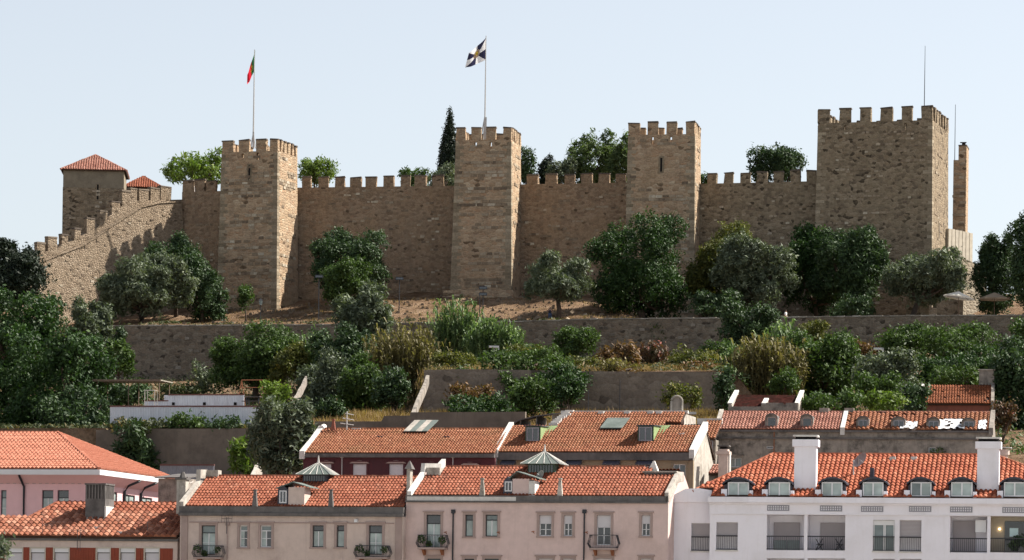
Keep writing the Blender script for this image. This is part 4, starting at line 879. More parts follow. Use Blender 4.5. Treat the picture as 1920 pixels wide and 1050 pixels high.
    for q in (.5, 1.9): # folding chairs
        k = MB(); k.tube([(a+q,.8,c_+.02),(a+q+.5,.8,c_+.85)], .03, 4); k.tube([(a+q+.5,.8,c_+.02),(a+q,.8,c_+.85)], .03, 4); k.tube([(a+q,1.2,c_+.02),(a+q+.5,1.2,c_+.5)], .03, 4); k.box(a+q+.05, a+q+.5, .8, 1.2, c_+.42, c_+.47); k.build('folding_chair', M['dark_metal'], lg[1])
    def railwin(h, kind, v=0):
        a, bb, c_, d = h; k = MB(); k.box(a, bb, v+.22, v+.28, c_, d); o = k.build('window', M['blind' if kind == 'blind' else 'glass_mid'], r)
        if kind != 'blind':
            k = MB()
            for q in (a+.02, a+(bb-a)*.47, a+(bb-a)*.53, bb-.1): k.box(q, q+.07, v+.17, v+.219, c_, d-.35)
            k.box(a, bb, v+.16, v+.22, d-.35, d-.02); k.build('frame', M['white_paint'], o)
        else:
            k = MB()
            for i in range(12): z = c_+1.05+i*(d-c_-1.1)/12; k.box(a+.04, bb-.04, v+.19, v+.219, z, z+(d-c_-1.1)/12-.02)
            k.build('slat', M['blind_dim'], o)['kind'] = 'stuff'
        k = MB(); z1 = c_+1.0; k.box(a, bb, v+.02, v+.08, z1-.05, z1+.03); k.box(a, bb, v+.03, v+.07, c_+.02, c_+.07); n_ = int((bb-a)/.12)
        for i in range(n_): uu = a+(i+.5)*(bb-a)/n_; k.box(uu-.012, uu+.012, v+.035, v+.06, c_+.07, z1-.05)
        k.build('railing', M['dark_metal'], o)
        k = MB(); k.box(a-.05, bb+.05, v-.08, v+.2, c_-.1, c_-.003); k.build('sill', M['limewash'], o)
    railwin(wins[0], 'blind'); railwin(wins[1], 'glass'); railwin(wins[2], 'blind'); railwin(h0, 'blind', 1.0)
    # hipped roof in large roman tiles, dormers cut through it
    ul = fr.at(1306, 915, 1.)[0]; S = Vector((0, vr, wr-we)); L = S.length; ur0 = fr.at(1450, 853, vr)[0]; ur1 = fr.at(1862, 855, vr)[0]
    doms = [(1355,1412,1365,1404),(1433,1487,1441.5,1481),(1534,1588,1541,1579),(1611,1665,1618,1656),(1700,1752,1708,1746),(1777,1830,1784,1823),(1874,1928,1883,1922)]
    gone = []
    for x0, x1, _, _ in doms: gone.append((fr.at(x0+6, 920, .5)[0]-us, fr.at(x1-6, 920, .5)[0]-us, -1, 2.2))
    U0 = us
    roof(r, (U0, vf, we), (1,0,0), S, [(0,0),(W-U0,0),(W-U0,L*.45),(ur1-U0,L),(ur0-U0,L),(ul-U0+.2,L*.2),(.3,L*.15)], .33, .46, 'tile_w', gone=gone)
    hip = [(ul-.3, .9, we+.35), (ur0, vr, wr+.05)]; ridge(r, hip[0], hip[1], 'tile_w', .14); ridge(r, (ur0, vr, wr+.04), (ur1, vr, wr+.04), 'tile_w', .14); ridge(r, (ur1, vr, wr+.04), (W, vr*.45, we+(wr-we)*.45), 'tile_w', .14)
    k = MB(); k.add([(ul-.3,.9,we+.3),(ur0,vr,wr),(ul-.3,12,we+.3),(ur1,vr,wr),(W,12,we),(W,vr*.45,we+(wr-we)*.45)], [(0,1,2),(2,1,3,4),(3,5,4)]); k.build('rear_roof', M['terracotta_wall'], r)
    for x0, x1, f0, f1 in doms:
        v = .35; a, bb = fr.at(x0, 915, v)[0], fr.at(x1, 915, v)[0]; wtop = fr.at((x0+x1)/2, 895, v)[1]; ws = wtop-.42
        arc = [(a,ws)]+[(a+(bb-a)*i/8, ws+.42*math.sin(math.pi*i/8)**.8) for i in range(1, 8)]+[(bb,ws)]
        cw_ = (bb-a)*.14
        k = MB(); k.prism([(a+cw_,we-.2)]+[(a+cw_+(bb-a-2*cw_)*i/8, q[1]-.06) for i, q in enumerate(arc)][::1]+[(bb-cw_,we-.2)], v, 3.2); dm = k.build('dormer', M['slate'], r)
        k = MB(); n_ = len(arc)
        for i in range(n_-1): (p, q), (p2, q2) = arc[i], arc[i+1]; k.hexa([(p,v-.3,q-.1),(p2,v-.3,q2-.1),(p2,3.6,q2-.1),(p,3.6,q-.1),(p,v-.3,q+.03),(p2,v-.3,q2+.03),(p2,3.6,q2+.03),(p,3.6,q+.03)])
        k.build('hood', M['slate'], dm)
        # dark cheeks sloping out to both sides
        k = MB()
        for sgn, e in ((1, a), (-1, bb)): k.hexa([(e+sgn*.02-.0,v+.1,we-.1),(e+sgn*cw_,v+.1,we-.1),(e+sgn*cw_,2.,we-.1),(e+sgn*.02,2.,we-.1),(e+sgn*.12,v+.1,ws-.1),(e+sgn*cw_,v+.1,ws-.05),(e+sgn*cw_,2.4,ws-.05),(e+sgn*.12,2.4,ws-.1)] if sgn > 0 else [(e-cw_,v+.1,we-.1),(e-.02,v+.1,we-.1),(e-.02,2.,we-.1),(e-cw_,2.,we-.1),(e-cw_,v+.1,ws-.05),(e-.12,v+.1,ws-.1),(e-.12,2.4,ws-.1),(e-cw_,2.4,ws-.05)])
        k.build('cheek', M['slate'], dm)
        g = fr.rect(f0, 904, f1, 931, v-.1); k = MB(); mid = (g[0]+g[1])/2
        k.holes(g[0], g[1], g[2], g[3], v-.1, v-.02, [(g[0]+.08, mid-.05, g[2]+.08, g[3]-.08), (mid+.05, g[1]-.08, g[2]+.08, g[3]-.08)]); k.build('window_frame', M['white_paint'], dm)
        for p, q in ((g[0]+.08, mid-.05), (mid+.05, g[1]-.08)): k = MB(); k.box(p, q, v-.05, v-.03, g[2]+.08, g[3]-.08); k.build('pane', M['glass_pale' if rnd.random() < .75 else 'glass_mid'], dm)
        k = MB(); k.box(g[0]-.45, g[0]-.05, v-.28, v-.12, we-.06, we+.5); k.box(g[1]+.05, g[1]+.3, v-.28, v-.12, we-.06, we+.42); k.build('side_pier', M['wall_white'], dm)
    for x0, x1, y0, y1 in ((1489,1530,824,918),(1832,1873,828,921)):
        v = 1.0; a, bb = fr.at(x0, 880, v)[0], fr.at(x1, 880, v)[0]; w1 = fr.at((x0+x1)/2, y0, v)[1]
        k = MB(); k.box(a, bb, v, v+1.0, we, w1); o = k.build('chimney', M['wall_white'], r)
        k = MB(); k.box(a-.14, bb+.14, v-.14, v+1.14, w1-.5, w1+.002); k.build('chimney_collar', M['wall_white'], o)
        k = MB(); k.box(a+.05, bb-.05, v+.1, v+.9, w1+.003, w1+.2); k.build('smoke_gap', M['slit'], o)
        k = MB(); k.box(a-.1, bb+.1, v-.1, v+1.1, w1+.2, w1+.32); k.build('chimney_cap', M['limewash'], o)
        k = MB(); k.box(a-.1, bb+.12, v-.15, v-.002, we+.28, we+.5); k.build('flashing', M['slate'], o)
    u, v, w = plane_w(fr, 1600, 893, *sl); top = fr.at(1604, 862, v)[1]
    k = MB(); k.tube([(u,v,w-.2),(u,v,top)], .05, 5); k.build('mast', M['pole'], r); dish(r, (u+.35, v-.1, top+.1), .62, R(35), m='vent_grey', az=R(60), mast=.4)
    u, v, w = plane_w(fr, 1635, 897, *sl); box_part(r, 'vent_pipe', 'slate', u-.14, u+.14, v-.2, v+.2, w-.2, w+.75)
    for px in (1674, 1714): u, v, w = plane_w(fr, px, 862, *sl); box_part(r, 'roof_cowl', 'limewash', u-.22, u+.2, v-.2, v+.2, w-.1, w+.22)
M['glass_painted_sky'] = simple('painted_sky_reflection_pane', (.55,.75,.8), .05, .1, 1, spec=1)  # sky reflection put into the pane's base colour
def emis(nm, c, s):
    m, n, b = new_mat(nm); b.inputs['Base Color'].default_value = (*c, 1); b.inputs['Emission Color'].default_value = (*c, 1); b.inputs['Emission Strength'].default_value = s; M[nm] = m
emis('lampglow', (1,.7,.35), 4)
house_white()
def house_a0():
    fr = Fr('terraced_house', 'low house with brick-red wall panels, cream window frames and a grey louvred chimney', 'house', -40, 1040, 257.5, 14, 'front row houses', base=BASE)
    r = fr.root; W = fr.at(333, 1010)[0]; c = 165
    we = fr.at(c, 1006)[1]; vf, vr = -.25, 5.2; wr = fr.at(225, 944, vr)[1]; sl = (vf, we, vr, wr)
    hs = []
    wl = [(12,42),(57,84),(101,129),(181,206),(225,253),(271,298)]
    for x0, x1 in wl: hs.append(fr.rect(x0, 1028, x1, 1110))
    hs.append(fr.rect(-35, 1028, -10, 1110))
    wp = fr.at(c, 1027)[1]
    b = MB(); b.holes(0, W, -6, we-.1, 0, .3, hs); b.build('facade', M['wall_beige'], r)
    ed = sorted([fr.rect(x0, 1028, x1, 1110)[:2] for x0, x1 in wl]); segs = [(.3, ed[0][0]-.1)]+[(ed[i][1]+.1, ed[i+1][0]-.1) for i in range(5)]+[(ed[-1][1]+.1, W-.35)]
    for a, bb in segs:
        k = MB(); k.box(a, bb, -.02, -.001, -6, wp)
        n_ = max(1, int((bb-a)/.2))
        for i in range(n_+1): uu = a+(bb-a)*i/n_; k.box(max(a,uu-.04), min(bb,uu+.04), -.06, -.021, -6, wp)
        k.build('brick_red_panel', M['wall_brick'], r)
    for h in hs:
        a, bb, c_, d = h; k = MB(); k.holes(a-.09, bb+.09, c_, d+.1, -.05, .1, [(a, bb, c_-1, d)]); o = k.build('window', M['trim_cream'], r)
        k = MB(); k.box(a, bb, .04, .1, d-.3, d); k.build('shutter_box', M['white_paint'], o)
        k = MB(); k.box(a+.04, bb-.04, .12, .15, c_, d-.3); k.build('blind', M['blind'], o)
        k = MB(); k.box(a, bb, .08, .12, d-.36, d-.3); k.build('rail', M['dark_metal'], o)
    s = MB(); s.box(W-.3, W, .302, 10, -6, we); s.box(0, W-.3, 9.7, 10, -6, we-.1); s.box(0, .3, .302, 9.7, -6, we); s.build('outer_walls', M['wall_beige'], r)
    b = MB(); b.box(-.1, W+.1, -.15, -.002, we-.32, we-.12); b.build('gutter', M['cornice_grey'], r)
    S = Vector((0, vr-vf, wr-we)); L = S.length
    a = fr.at(108, 944, vr)[0]; q = fr.at(56, 973, 2.7)[0]
    P_ = [(0,0),(W,0),(W,L),(a,L),(q,L*.55),(0,L*.55)]
    roof(r, (0, vf, we), (1,0,0), S, P_, .44, .50, 'tile_a', indiv=300)
    ridge(r, (a, vr, wr+.03), (W, vr, wr+.03), 'tile_a'); ridge(r, (q, vf+(vr-vf)*.55, we+(wr-we)*.55+.05), (a, vr, wr+.05), 'tile_a')
    roof(r, (W, 10, we), (-1,0,0), (0,-(10-vr),wr-we), [(0,0),(W,0),(W-a,L-.5),(0,L-.5)], .44, .9, 'tile_a')
    # chimney with louvred top
    u, v, w = plane_w(fr, 181, 973, *sl); x0, x1 = fr.at(160, 940, v)[0], fr.at(197, 940, v)[0]; wt = fr.at(178, 906, v)[1]; wl_ = fr.at(178, 935, v)[1]
    k = MB(); k.box(x0, x1, v, v+1.9, w-.8, wl_); o = k.build('chimney', M['cornice_grey'], r)
    k = MB(); k.box(x0-.05, x1+.05, v-.05, v+1.95, wt-.12, wt); k.build('chimney_cap', M['cornice_grey'], o)
    k = MB(); n_ = 6
    for i in range(n_+1): uu = x0+(x1-x0-.14)*i/n_; k.box(uu, uu+.14, v, v+.14, wl_+.002, wt-.122); k.box(uu, uu+.14, v+1.76, v+1.9, wl_+.002, wt-.122)
    for i in range(1, 7): vv = v+1.76*i/7; k.box(x1-.14, x1, vv, vv+.13, wl_+.002, wt-.122); k.box(x0, x0+.14, vv, vv+.13, wl_+.002, wt-.122)
    k.build('louvre', M['cornice_grey'], o); k = MB(); k.box(x0+.16, x1-.16, v+.16, v+1.74, wl_+.002, wt-.122); k.build('dark_inside', M['slit'], o)
    k = MB(); k.box(x0-.1, x1+.1, v-.12, v-.002, w-.1, w+.08); k.box(x1+.002, x1+.12, v-.1, v+1.9, w-.05, w+.95); k.build('flashing', M['limewash'], o)
    for px, py, ww in ((182,991,9),(225,1000,8)):
        uu, vv, w_ = plane_w(fr, px, py, *sl); box_part(r, 'mortar_patch', 'limewash', uu-.18, uu+.2, vv-.15, vv+.15, w_, w_+.14)
    for px, y0, y1 in ((80,960,1005),(150,990,1030),(277,975,1002)):
        u, v, w = plane_w(fr, px, y1, *sl); t_ = fr.at(px, y0, v)[1]; k = MB(); k.tube([(u,v,w-.1),(u+rnd.uniform(-.1,.4),v,t_)], .018, 4); k.build('aerial_rod', M['dark_metal'], r)
    u, w = fr.at(146, 1015, -.3); aerial(r, (u, -.4, w-.6), 1.5, 5, .6)
house_a0()
def pink_house():
    fr = Fr('hipped_house', 'large rose-pink house with a smooth salmon hipped roof and white eaves', 'house', -60, 1040, 276, 14, base=-6)
    r = fr.root; ue = fr.at(186, 884)[0]; c = 80; ov = .9
    W = ue-ov; wfas = fr.at(c, 890)[1]; we = fr.at(c, 879)[1]
    # depth of the side from where its far eave corner shows
    lo, hi = 5, 60
    for _ in range(30):
        D = (lo+hi)/2
        if fr.at(325, 900, D-ov)[0] > ue: lo = D
        else: hi = D
    D = D-ov
    hs = [window(r, fr, x0, 919, x1, 975, 'dark', v=ov, sill=False) for x0, x1 in ((-22,-4),(1,12),(78,100),(107,129))]
    b = MB(); b.holes(0, W, -6, wfas-.4, ov, ov+.3, hs); b.build('facade', M['wall_rose'], r)
    # side wall with three small windows, same builder turned a quarter
    vs_ = []
    for x0, x1, y0, y1 in ((205,215,922,944),(239,248,928,944),(271,281,933,946)):
        lo, hi = ov, D
        for _ in range(30):
            m_ = (lo+hi)/2
            if fr.at((x0+x1)/2, y0, m_)[0] > W: lo = m_
            else: hi = m_
        k_ = (x1-x0)/2*.062
        wt_ = fr.at((x0+x1)/2, y0, m_)[1]; vs_.append((m_-1.2, m_+1.2, wt_-1.9, wt_))
    b = MB(); b.holes(ov+.302, D, -6, wfas-.4, -.0, .3, vs_); b.v = [(W-y, x, z) for x, y, z in b.v]; b.build('side_wall', M['wall_rose'], r)
    for a, bb, c_, d in vs_:
        k = MB(); k.holes(a, bb, c_, d, .06, .14, [(a+.12, (a+bb)/2-.06, c_+.1, d-.1), ((a+bb)/2+.06, bb-.12, c_+.1, d-.1)]); k.v = [(W-y, x, z) for x, y, z in k.v]; o = k.build('window', M['black_paint'], r)
        k = MB(); k.box(W-.13, W-.1, a+.12, bb-.12, c_+.1, d-.1); k.build('pane', M['glass_pale'], o)
    k = MB(); k.box(0, .3, ov+.3, D, -6, wfas-.4); k.box(.3, W-.3, D-.3, D, -6, wfas-.4); k.build('rear_walls', M['wall_rose'], r)
    # coved soffit and fascia
    z0 = wfas-.4; k = MB()
    k.hexa([(0,ov,z0-.3),(W,ov,z0-.3),(W,D,z0-.3),(0,D,z0-.3),(-ov,0,wfas),(ue,0,wfas),(ue,D+ov,wfas),(-ov,D+ov,wfas)]); k.build('coved_soffit', M['wall_rose'], r)
    k = MB(); k.box(-ov-.1, ue+.1, -.12, D+ov+.1, wfas+.001, we-.05); k.build('gutter', M['white_paint'], r)
    k = MB(); z1 = fr.at(80, 903, ov)[1]
    for i in range(int(W/.55)): k.box(.1+i*.55, .1+i*.55+.28, ov-.07, ov-.001, z1-.18, z1+.16)
    k.box(0, W, ov-.05, ov-.002, z1+.17, z1+.24); k.build('frieze', M['trim_stone'], r)
    ua = fr.at(108, 811, (D)/2)[0]; wa = fr.at(108, 811, D/2)[1]
    # front slope reaches a ridge set back; hip point found at half depth
    hv = min(D/2, 8.5); ua, wa = fr.at(108, 811, hv)
    S = Vector((0, hv, wa-we)); L = S.length
    roof(r, (-ov, 0, we), (1,0,0), S, [(0,0),(ue+ov,0),(ua+ov,L),(0,L)], .34, .52, 'tile_p', t=.1)
    A = Vector((ua, hv, wa)); B = Vector((ue, 0, we)); C = Vector((ue, D+ov, we)); U = (C-B).normalized(); Lc = (C-B).length; pr_ = (A-B).dot(U); foot = B+U*pr_; Sd = (A-foot)
    roof(r, B, U, Sd, [(0,0),(Lc,0),(pr_,Sd.length)], .34, .3, 'tile_p', t=.1)
    ridge(r, B, A, 'tile_p', .17); ridge(r, (-ov, hv, wa+.03), A, 'tile_p', .15); ridge(r, C, A, 'tile_p', .15)
    k = MB(); k.add([(-ov,hv,wa),A,C,(-ov,D+ov,we)], [(0,1,2,3)]); k.build('rear_roof', M['terracotta_wall'], r)
    k = MB(); u, w = fr.at(45, 905, ov-.1); w0 = fr.at(45, 980, ov-.1)[1]; k.tube([(u-.1,.0,wfas-.02),(u-.1,.1,wfas-.15),(u,ov-.1,wfas-.9),(u,ov-.1,w0)], .1, 6); k.build('drainpipe', M['black_paint'], r)
    for px in (231, 262):
        lo, hi = ov, D
        for _ in range(30):
            m_ = (lo+hi)/2
            if fr.at(px, 930, m_)[0] > W: lo = m_
            else: hi = m_
        k = MB(); k.tube([(ue,m_+1.5,wfas-.05),(W+.35,m_+.3,wfas-.5),(W+.12,m_,wfas-1.),(W+.12,m_,-3)], .11, 6); k.build('drainpipe', M['black_paint'], r)
pink_house()
# small grey roof between the pink house and the lantern house
fr = Fr('outbuilding', 'low dark grey outbuilding squeezed between the pink house and the beige house', 'shed', 296, 960, 268, 14, base=-2)
r = fr.root; W = fr.at(352, 920)[0]; w1 = fr.at(325, 897)[1]; wt = fr.at(325, 893)[1]
box_part(r, 'wall', 'wall_grey', 0, W, 0, 5, 0, w1); 
b = MB(); b.plate([(-.2,-.3,w1+.1),(W+.1,-.3,w1+.1),(W+.1,5.2,w1+.6),(-.2,5.2,w1+.6)], .09); b.build('roof', M['cornice_grey'], r)
u, w = fr.at(349, 910, -.3); b = MB(); b.plate([(u-.4,-.5,w-.2),(u+.4,-.5,w+.2),(u+.4,.2,w+.35),(u-.4,.2,w-.05)], .05); b.build('skylight', M['limewash'], r)
M['rubble_red'] = simple('fallen_roof_rubble', (.035,.013,.011), 1, .6, 3, spec=0, dark=(.015,.012,.01), dscale=1., damt=.9, bmp=1., bscale=5)
# ================================================================== second row of houses
def house_b1():
    fr = Fr('terraced_house', 'dark red house of the second row with orange roof and white roller shutters', 'house', 568, 900, 286, 14, 'second row houses', base=0)
    r = fr.root; W = fr.at(928, 860)[0]; c = 750
    we = fr.at(c, 850)[1]; wc = fr.at(c, 858)[1]; vf, vr = -.2, 4.9; wr = fr.at(c, 805, vr)[1]; sl = (vf, we, vr, wr)
    hs = []
    for x0, x1, kk in ((603,621,'blind'),(661,687,'blind'),(729,756,'blind'),(797,822,'darkpane'),(870,893,'darkpane')):
        y0 = 870 if kk == 'blind' else 873
        hs.append(window(r, fr, x0, y0, x1, 925, kk, surround='wall_red'))
        a, b_, c_, d = hs[-1]; k = MB(); k.prism([(a-.25,d+.05)]+[(a-.25+(b_-a+.5)*i/8, d+.08+.22*math.sin(math.pi*i/8)) for i in range(9)]+[(b_+.25,d+.05)], -.1, -.001); k.build('arched_head', M['trim_stone'], r)
    shell(fr, W, -3, wc, vr, wr-.1, 'wall_red', hs, side='limewash_old')
    b = MB(); b.box(-.1, W, -.3, .1, wc+.001, we-.04); b.build('cornice', M['cornice_grey'], r)
    gableroof(fr, .1, W, vf, vr, we, wr, 'tile_b', .25, .36)
    ridge(r, (.2, vr, wr+.03), (W-.1, vr, wr+.03), 'tile_b')
    coping(r, [(.0,-.4,we),(.0,2.4,we+(wr-we)*.52),(.0,5.,wr+.15)], .45, .16, 'limewash')
    b = MB(); b.tube([(.1,4.6,wr+.1),(.1,5.4,wr+.25)], .24, 8); b.build('coping_end', M['limewash'], r)
    # raised tin skylight
    u0, v, w = plane_w(fr, 760, 813, *sl); a, bb = u0, fr.at(799, 813, v)[0]
    b = MB(); b.hexa([(a,v,w-.1),(bb,v,w-.1),(bb,v+1.8,w+.6),(a,v+1.8,w+.6),(a,v,w+.2),(bb,v,w+.2),(bb,v+1.8,w+1.2),(a,v+1.8,w+1.2)]); o = b.build('skylight', M['slit'], r)
    for i in range(4): k = MB(); q = a-.1+(bb-a+.3)*i/4; k.plate([(q,v-.2,w+.22),(q+(bb-a+.3)/4-.03,v-.2,w+.22),(q+(bb-a+.3)/4-.03+.35,v+1.9,w+1.25),(q+.35,v+1.9,w+1.25)], .06); k.build('skylight_sheet', M['zinc' if i % 2 else 'limewash_old'], o)
    vent(r, fr, 625, 788, 808, sl, 'terracotta_wall')
    for px, py in ((713,820),(837,821)): u, v, w = plane_w(fr, px, py, *sl); box_part(r, 'roof_vent_tile', 'slate', u-.28, u+.28, v-.15, v+.1, w-.02, w+.13)
    u, v, w = plane_w(fr, 668, 806, *sl); box_part(r, 'mortar_patch', 'limewash', u-.4, u+.4, v-.1, v+.4, w, w+.15)
    u, v, w = plane_w(fr, 650, 807, *sl); b = MB(); b.tube([(u,v,w-.1),(u,v,w+1.6)], .05, 5); 
    for i in range(3): b.tube([(u-.55+.2*i,v,w+.6+i*.42),(u+.6,v,w+.45+i*.42)], .035, 4)
    b.build('aerial', M['pole'], r)
    pipe(r, fr, 849, 858, 900, m='pole', r=.04); pipe(r, fr, 641, 858, 900, m='pole', r=.04)
house_b1()
def house_b2():
    fr = Fr('terraced_house', 'ochre house of the second row with two green-cheeked dormers and a whitewashed right gable', 'house', 929, 900, 283, 14, 'second row houses', base=0)
    r = fr.root; W = fr.at(1300, 860)[0]; c = 1115
    we = fr.at(c, 848)[1]; wc = fr.at(c, 863)[1]; vf, vr = -.2, 4.9; wr = fr.at(c, 797, vr)[1]; sl = (vf, we, vr, wr)
    hs = []
    for x0, x1 in ((940,964),(1063,1088),(1134,1160),(1195,1222),(1262,1285)): hs.append(window(r, fr, x0, 870, x1, 920, 'darkpane', surround='wall_ochre'))
    for x0, x1 in ((939,966),(1040,1052),(1061,1090),(1131,1162),(1193,1224)):
        a, bb, c_, d = fr.rect(x0, 865, x1, 872, -.3); k = MB(); k.hexa([(a,-.75,c_),(bb,-.75,c_),(bb,-.002,c_+.1),(a,-.002,c_+.1),(a,-.75,c_+.08),(bb,-.75,c_+.08),(bb,-.002,d+.12),(a,-.002,d+.12)]); k.build('awning', M['slate'], r)
    shell(fr, W, -3, wc, vr, wr-.1, 'wall_ochre', hs, side='limewash_old', D=9.)
    b = MB(); b.box(-.1, W, -.25, .1, wc+.001, we-.04); b.build('cornice', M['cornice_grey'], r)
    S = Vector((0, vr-vf, wr-we)); L = S.length
    wu = fr.at(1180, 771, vr+2.6)[1]; 
    uu, vv, ww = plane_w(fr, 1175, 773, *sl); L2 = L*(vv-vf)/(vr-vf)
    uA = fr.at(1041, 790, vr)[0]; uB = fr.at(1243, 790, vr)[0]; uB2 = fr.at(1283, 780, vv)[0]
    roof(r, (.15, vf, we), (1,0,0), S, [(0,0),(W-.3,0),(W-.3,L),(uB,L),(uB,L+.6),(uB2,L+.62),(uB2,L2),(uA+.6,L2),(uA-.2,L),(0,L)], .25, .36, 'tile_b')
    roof(r, (W, 9.6, we), (-1,0,0), (0, vr-9.6, wr-we), [(0,0),(W-uB,0),(W-uB,L-.4),(0,L-.4)], .25, .9, 'tile_b')
    k = MB(); k.box(uA, uB2, vv, vv+5, we-3, ww-.12); k.build('rear_block', M['limewash_old'], r)
    k = MB(); k.box(uA-.1, uB2+.3, vv-.05, vv+.4, ww-.1, ww+.14); k.build('ridge_flashing', M['limewash'], r)
    for px in (1127, 1176, 1220, 1236): u, v, w = plane_w(fr, px, 776, *sl); k = MB(); k.box(u-.25, u+.25, v-.2, v+.2, w, w+.2); k.build('mortar_patch', M['limewash'], r)
    k = MB(); p0 = (uA-.15, vf+(vr-vf)*1.0, wr); n_ = 9
    for i in range(n_): t = i/(n_-1); q = (uA-.2+(uA+.6-uA+.2)*t, vr+(vv-vr)*t, wr+(ww-wr)*t); s = rnd.uniform(.2,.5); k.box(q[0]-.3, q[0]+s, q[1]-.25, q[1]+.3, q[2]-.1, q[2]+.18)
    k.build('ragged_flashing', M['limewash'], r)
    coping(r, [(.05,-.4,we+.05),(.05,2.4,we+.05+(wr-we)*.52),(.05,4.9,wr+.1)], .42, .16, 'limewash')
    coping(r, [(W-.05,-.5,we+.0),(W-.05,2.4,we+.0+(wr-we)*.55),(W-.05,5.3,wr+.1)], .42, .2, 'limewash')
    for x0, x1, y0, y1 in ((985,1013,798,828),(1196,1225,797,828)):
        v = plane_w(fr, x0+14, 829, *sl)[1]; a, bb, c_, d = fr.rect(x0, y0, x1, y1, v); vd = vf+(d-we)/(wr-we)*(vr-vf)
        k = MB(); k.add([(a,v,c_-.1),(bb,v,c_-.1),(bb,v,d),(a,v,d),(a,vd,d),(bb,vd,d)], [(0,1,2,3),(3,2,5,4),(0,3,4),(1,5,2),(0,4,5,1)]); o = k.build('dormer', M['green_paint'], r)
        h = (a+.12, bb-.12, c_+.05, d-.15); mid = (h[0]+h[1])/2
        k = MB(); k.holes(*h, v-.07, v-.002, [(h[0]+.08,mid-.05,h[2]+.08,h[3]-.08),(mid+.05,h[1]-.08,h[2]+.08,h[3]-.08)]); k.build('window_frame', M['vent_grey'], o)
        k = MB(); k.box(h[0]+.05,h[1]-.05,v-.03,v-.001,h[2]+.05,h[3]-.05); k.build('pane', M['glass_dark'], o)
        k = MB(); k.plate([(a-.12,v-.15,d+.02),(bb+.12,v-.15,d+.02),(bb+.12,vd+.3,d+.1),(a-.12,vd+.3,d+.1)], .07); k.build('dormer_roof', M['slate'], o)
        k = MB(); k.add([(bb+.02,v,c_-.05),(bb+.03,vd,d+.14),(bb+.02,v,d-.03),(bb+.85,vd,d+.17),(bb+.25,v-.1,c_+.1)], [(0,2,1),(0,4,3,1)]); k.build('green_cheek', M['pale_green'], o)
    u0, v, w = plane_w(fr, 1128, 807, *sl); a, bb = u0, fr.at(1165, 807, v)[0]
    k = MB(); k.hexa([(a,v,w-.1),(bb,v,w-.1),(bb,v+1.4,w+.5),(a,v+1.4,w+.5),(a,v,w+.2),(bb,v,w+.2),(bb,v+1.5,w+1.1),(a,v+1.5,w+1.1)]); o = k.build('skylight', M['slit'], r)
    k = MB(); k.plate([(a-.1,v-.2,w+.22),(bb+.1,v-.2,w+.22),(bb+.35,v+1.6,w+1.15),(a+.15,v+1.6,w+1.15)], .06); k.build('skylight_pane', M['zinc'], o)
    u, v, w = plane_w(fr, 1280, 815, *sl); k = MB(); k.box(u-.3,u+.05,v-.2,v+.1,w,w+.1); k.box(u,u+.12,v-.1,v+.5,w,w+.15); k.build('broken_tile_patch', M['limewash'], r)
house_b2()
# arch standing on the terrace behind the ochre house
fr = Fr('garden_arch', 'thin pale round arch standing on the wall top behind the ochre house', 'arch', 1269, 772, 300, 0)
r = fr.root; a, b_, c_, d = fr.rect(1259, 742, 1279.5, 770)
k = MB(); rr = (b_-a)/2; hh = d-c_-rr; pts = [(a,.2,-.1+c_)]+[((a+b_)/2-rr*math.cos(math.pi*i/10), .2, c_+hh+rr*math.sin(math.pi*i/10)) for i in range(11)]+[(b_,.2,c_-.1)]
k.tube(pts, .1, 6); k.build('arch_rib', M['limewash_old'], r)
k = MB(); k.prism([(p[0]*.97, p[2]-.05) for p in pts], .25, .45); k.build('arch_backing', M['wall_grey'], r)
k = MB(); k.box(a-.5, b_+1.2, -.3, .8, c_-.3, c_-.101); k.build('arch_base', M['limewash'], r)
# dark tin roof sheet beside the raised roof
fr = Fr('shed_roof', 'dark curved tin shed roof wedged behind the left green dormer', 'shed', 960, 800, 296, 14, base=6)
r = fr.root; ptx = [(955,796),(975,786),(1005,779),(1035,775),(1058,774)]; q = [fr.at(x, y) for x, y in ptx]; q2 = [fr.at(x, y, 4) for x, y in ptx]; k = MB()
for i in range(4): k.hexa([(q[i][0],0,q[i][1]-.1),(q[i+1][0],0,q[i+1][1]-.1),(q[i+1][0],4,q[i+1][1]+.2),(q[i][0],4,q[i][1]+.2),(q[i][0],0,q[i][1]),(q[i+1][0],0,q[i+1][1]),(q[i+1][0],4,q[i+1][1]+.3),(q[i][0],4,q[i][1]+.3)])
k.build('roof_sheet', M['cornice_grey'], r); k = MB(); k.box(.2, q[-1][0]-.1, .2, 3.8, 0, q[1][1]-.5); k.build('wall', M['wall_grey'], r)
k = MB()
for i in range(1, 4): k.box(q[i][0]-.02, q[i][0]+.02, .1, 3.8, q[1][1]-.5, q[i][1]+.02)
k.build('roof_rib', M['wall_grey'], r)
fr = Fr('lean_to', 'small tiled lean-to with pale ridge between the whitewashed gable and the grey house', 'lean-to', 1311, 850, 292, 14, base=2)
r = fr.root; W = fr.at(1341, 820)[0]; we = fr.at(1326, 822)[1]; wr = fr.at(1326, 788, 3.2)[1]
roof(r, (0,0,we), (1,0,0), (0,3.2,wr-we), [(0,0),(W,0),(W,math.hypot(3.2,wr-we)),(0,math.hypot(3.2,wr-we))], .25, .36, 'tile_b')
box_part(r, 'wall', 'wall_grey', 0, W, .3, 3, 0, we-.1); box_part(r, 'ridge_wall', 'limewash', -.8, W, 3.0, 3.3, we, wr+.15)
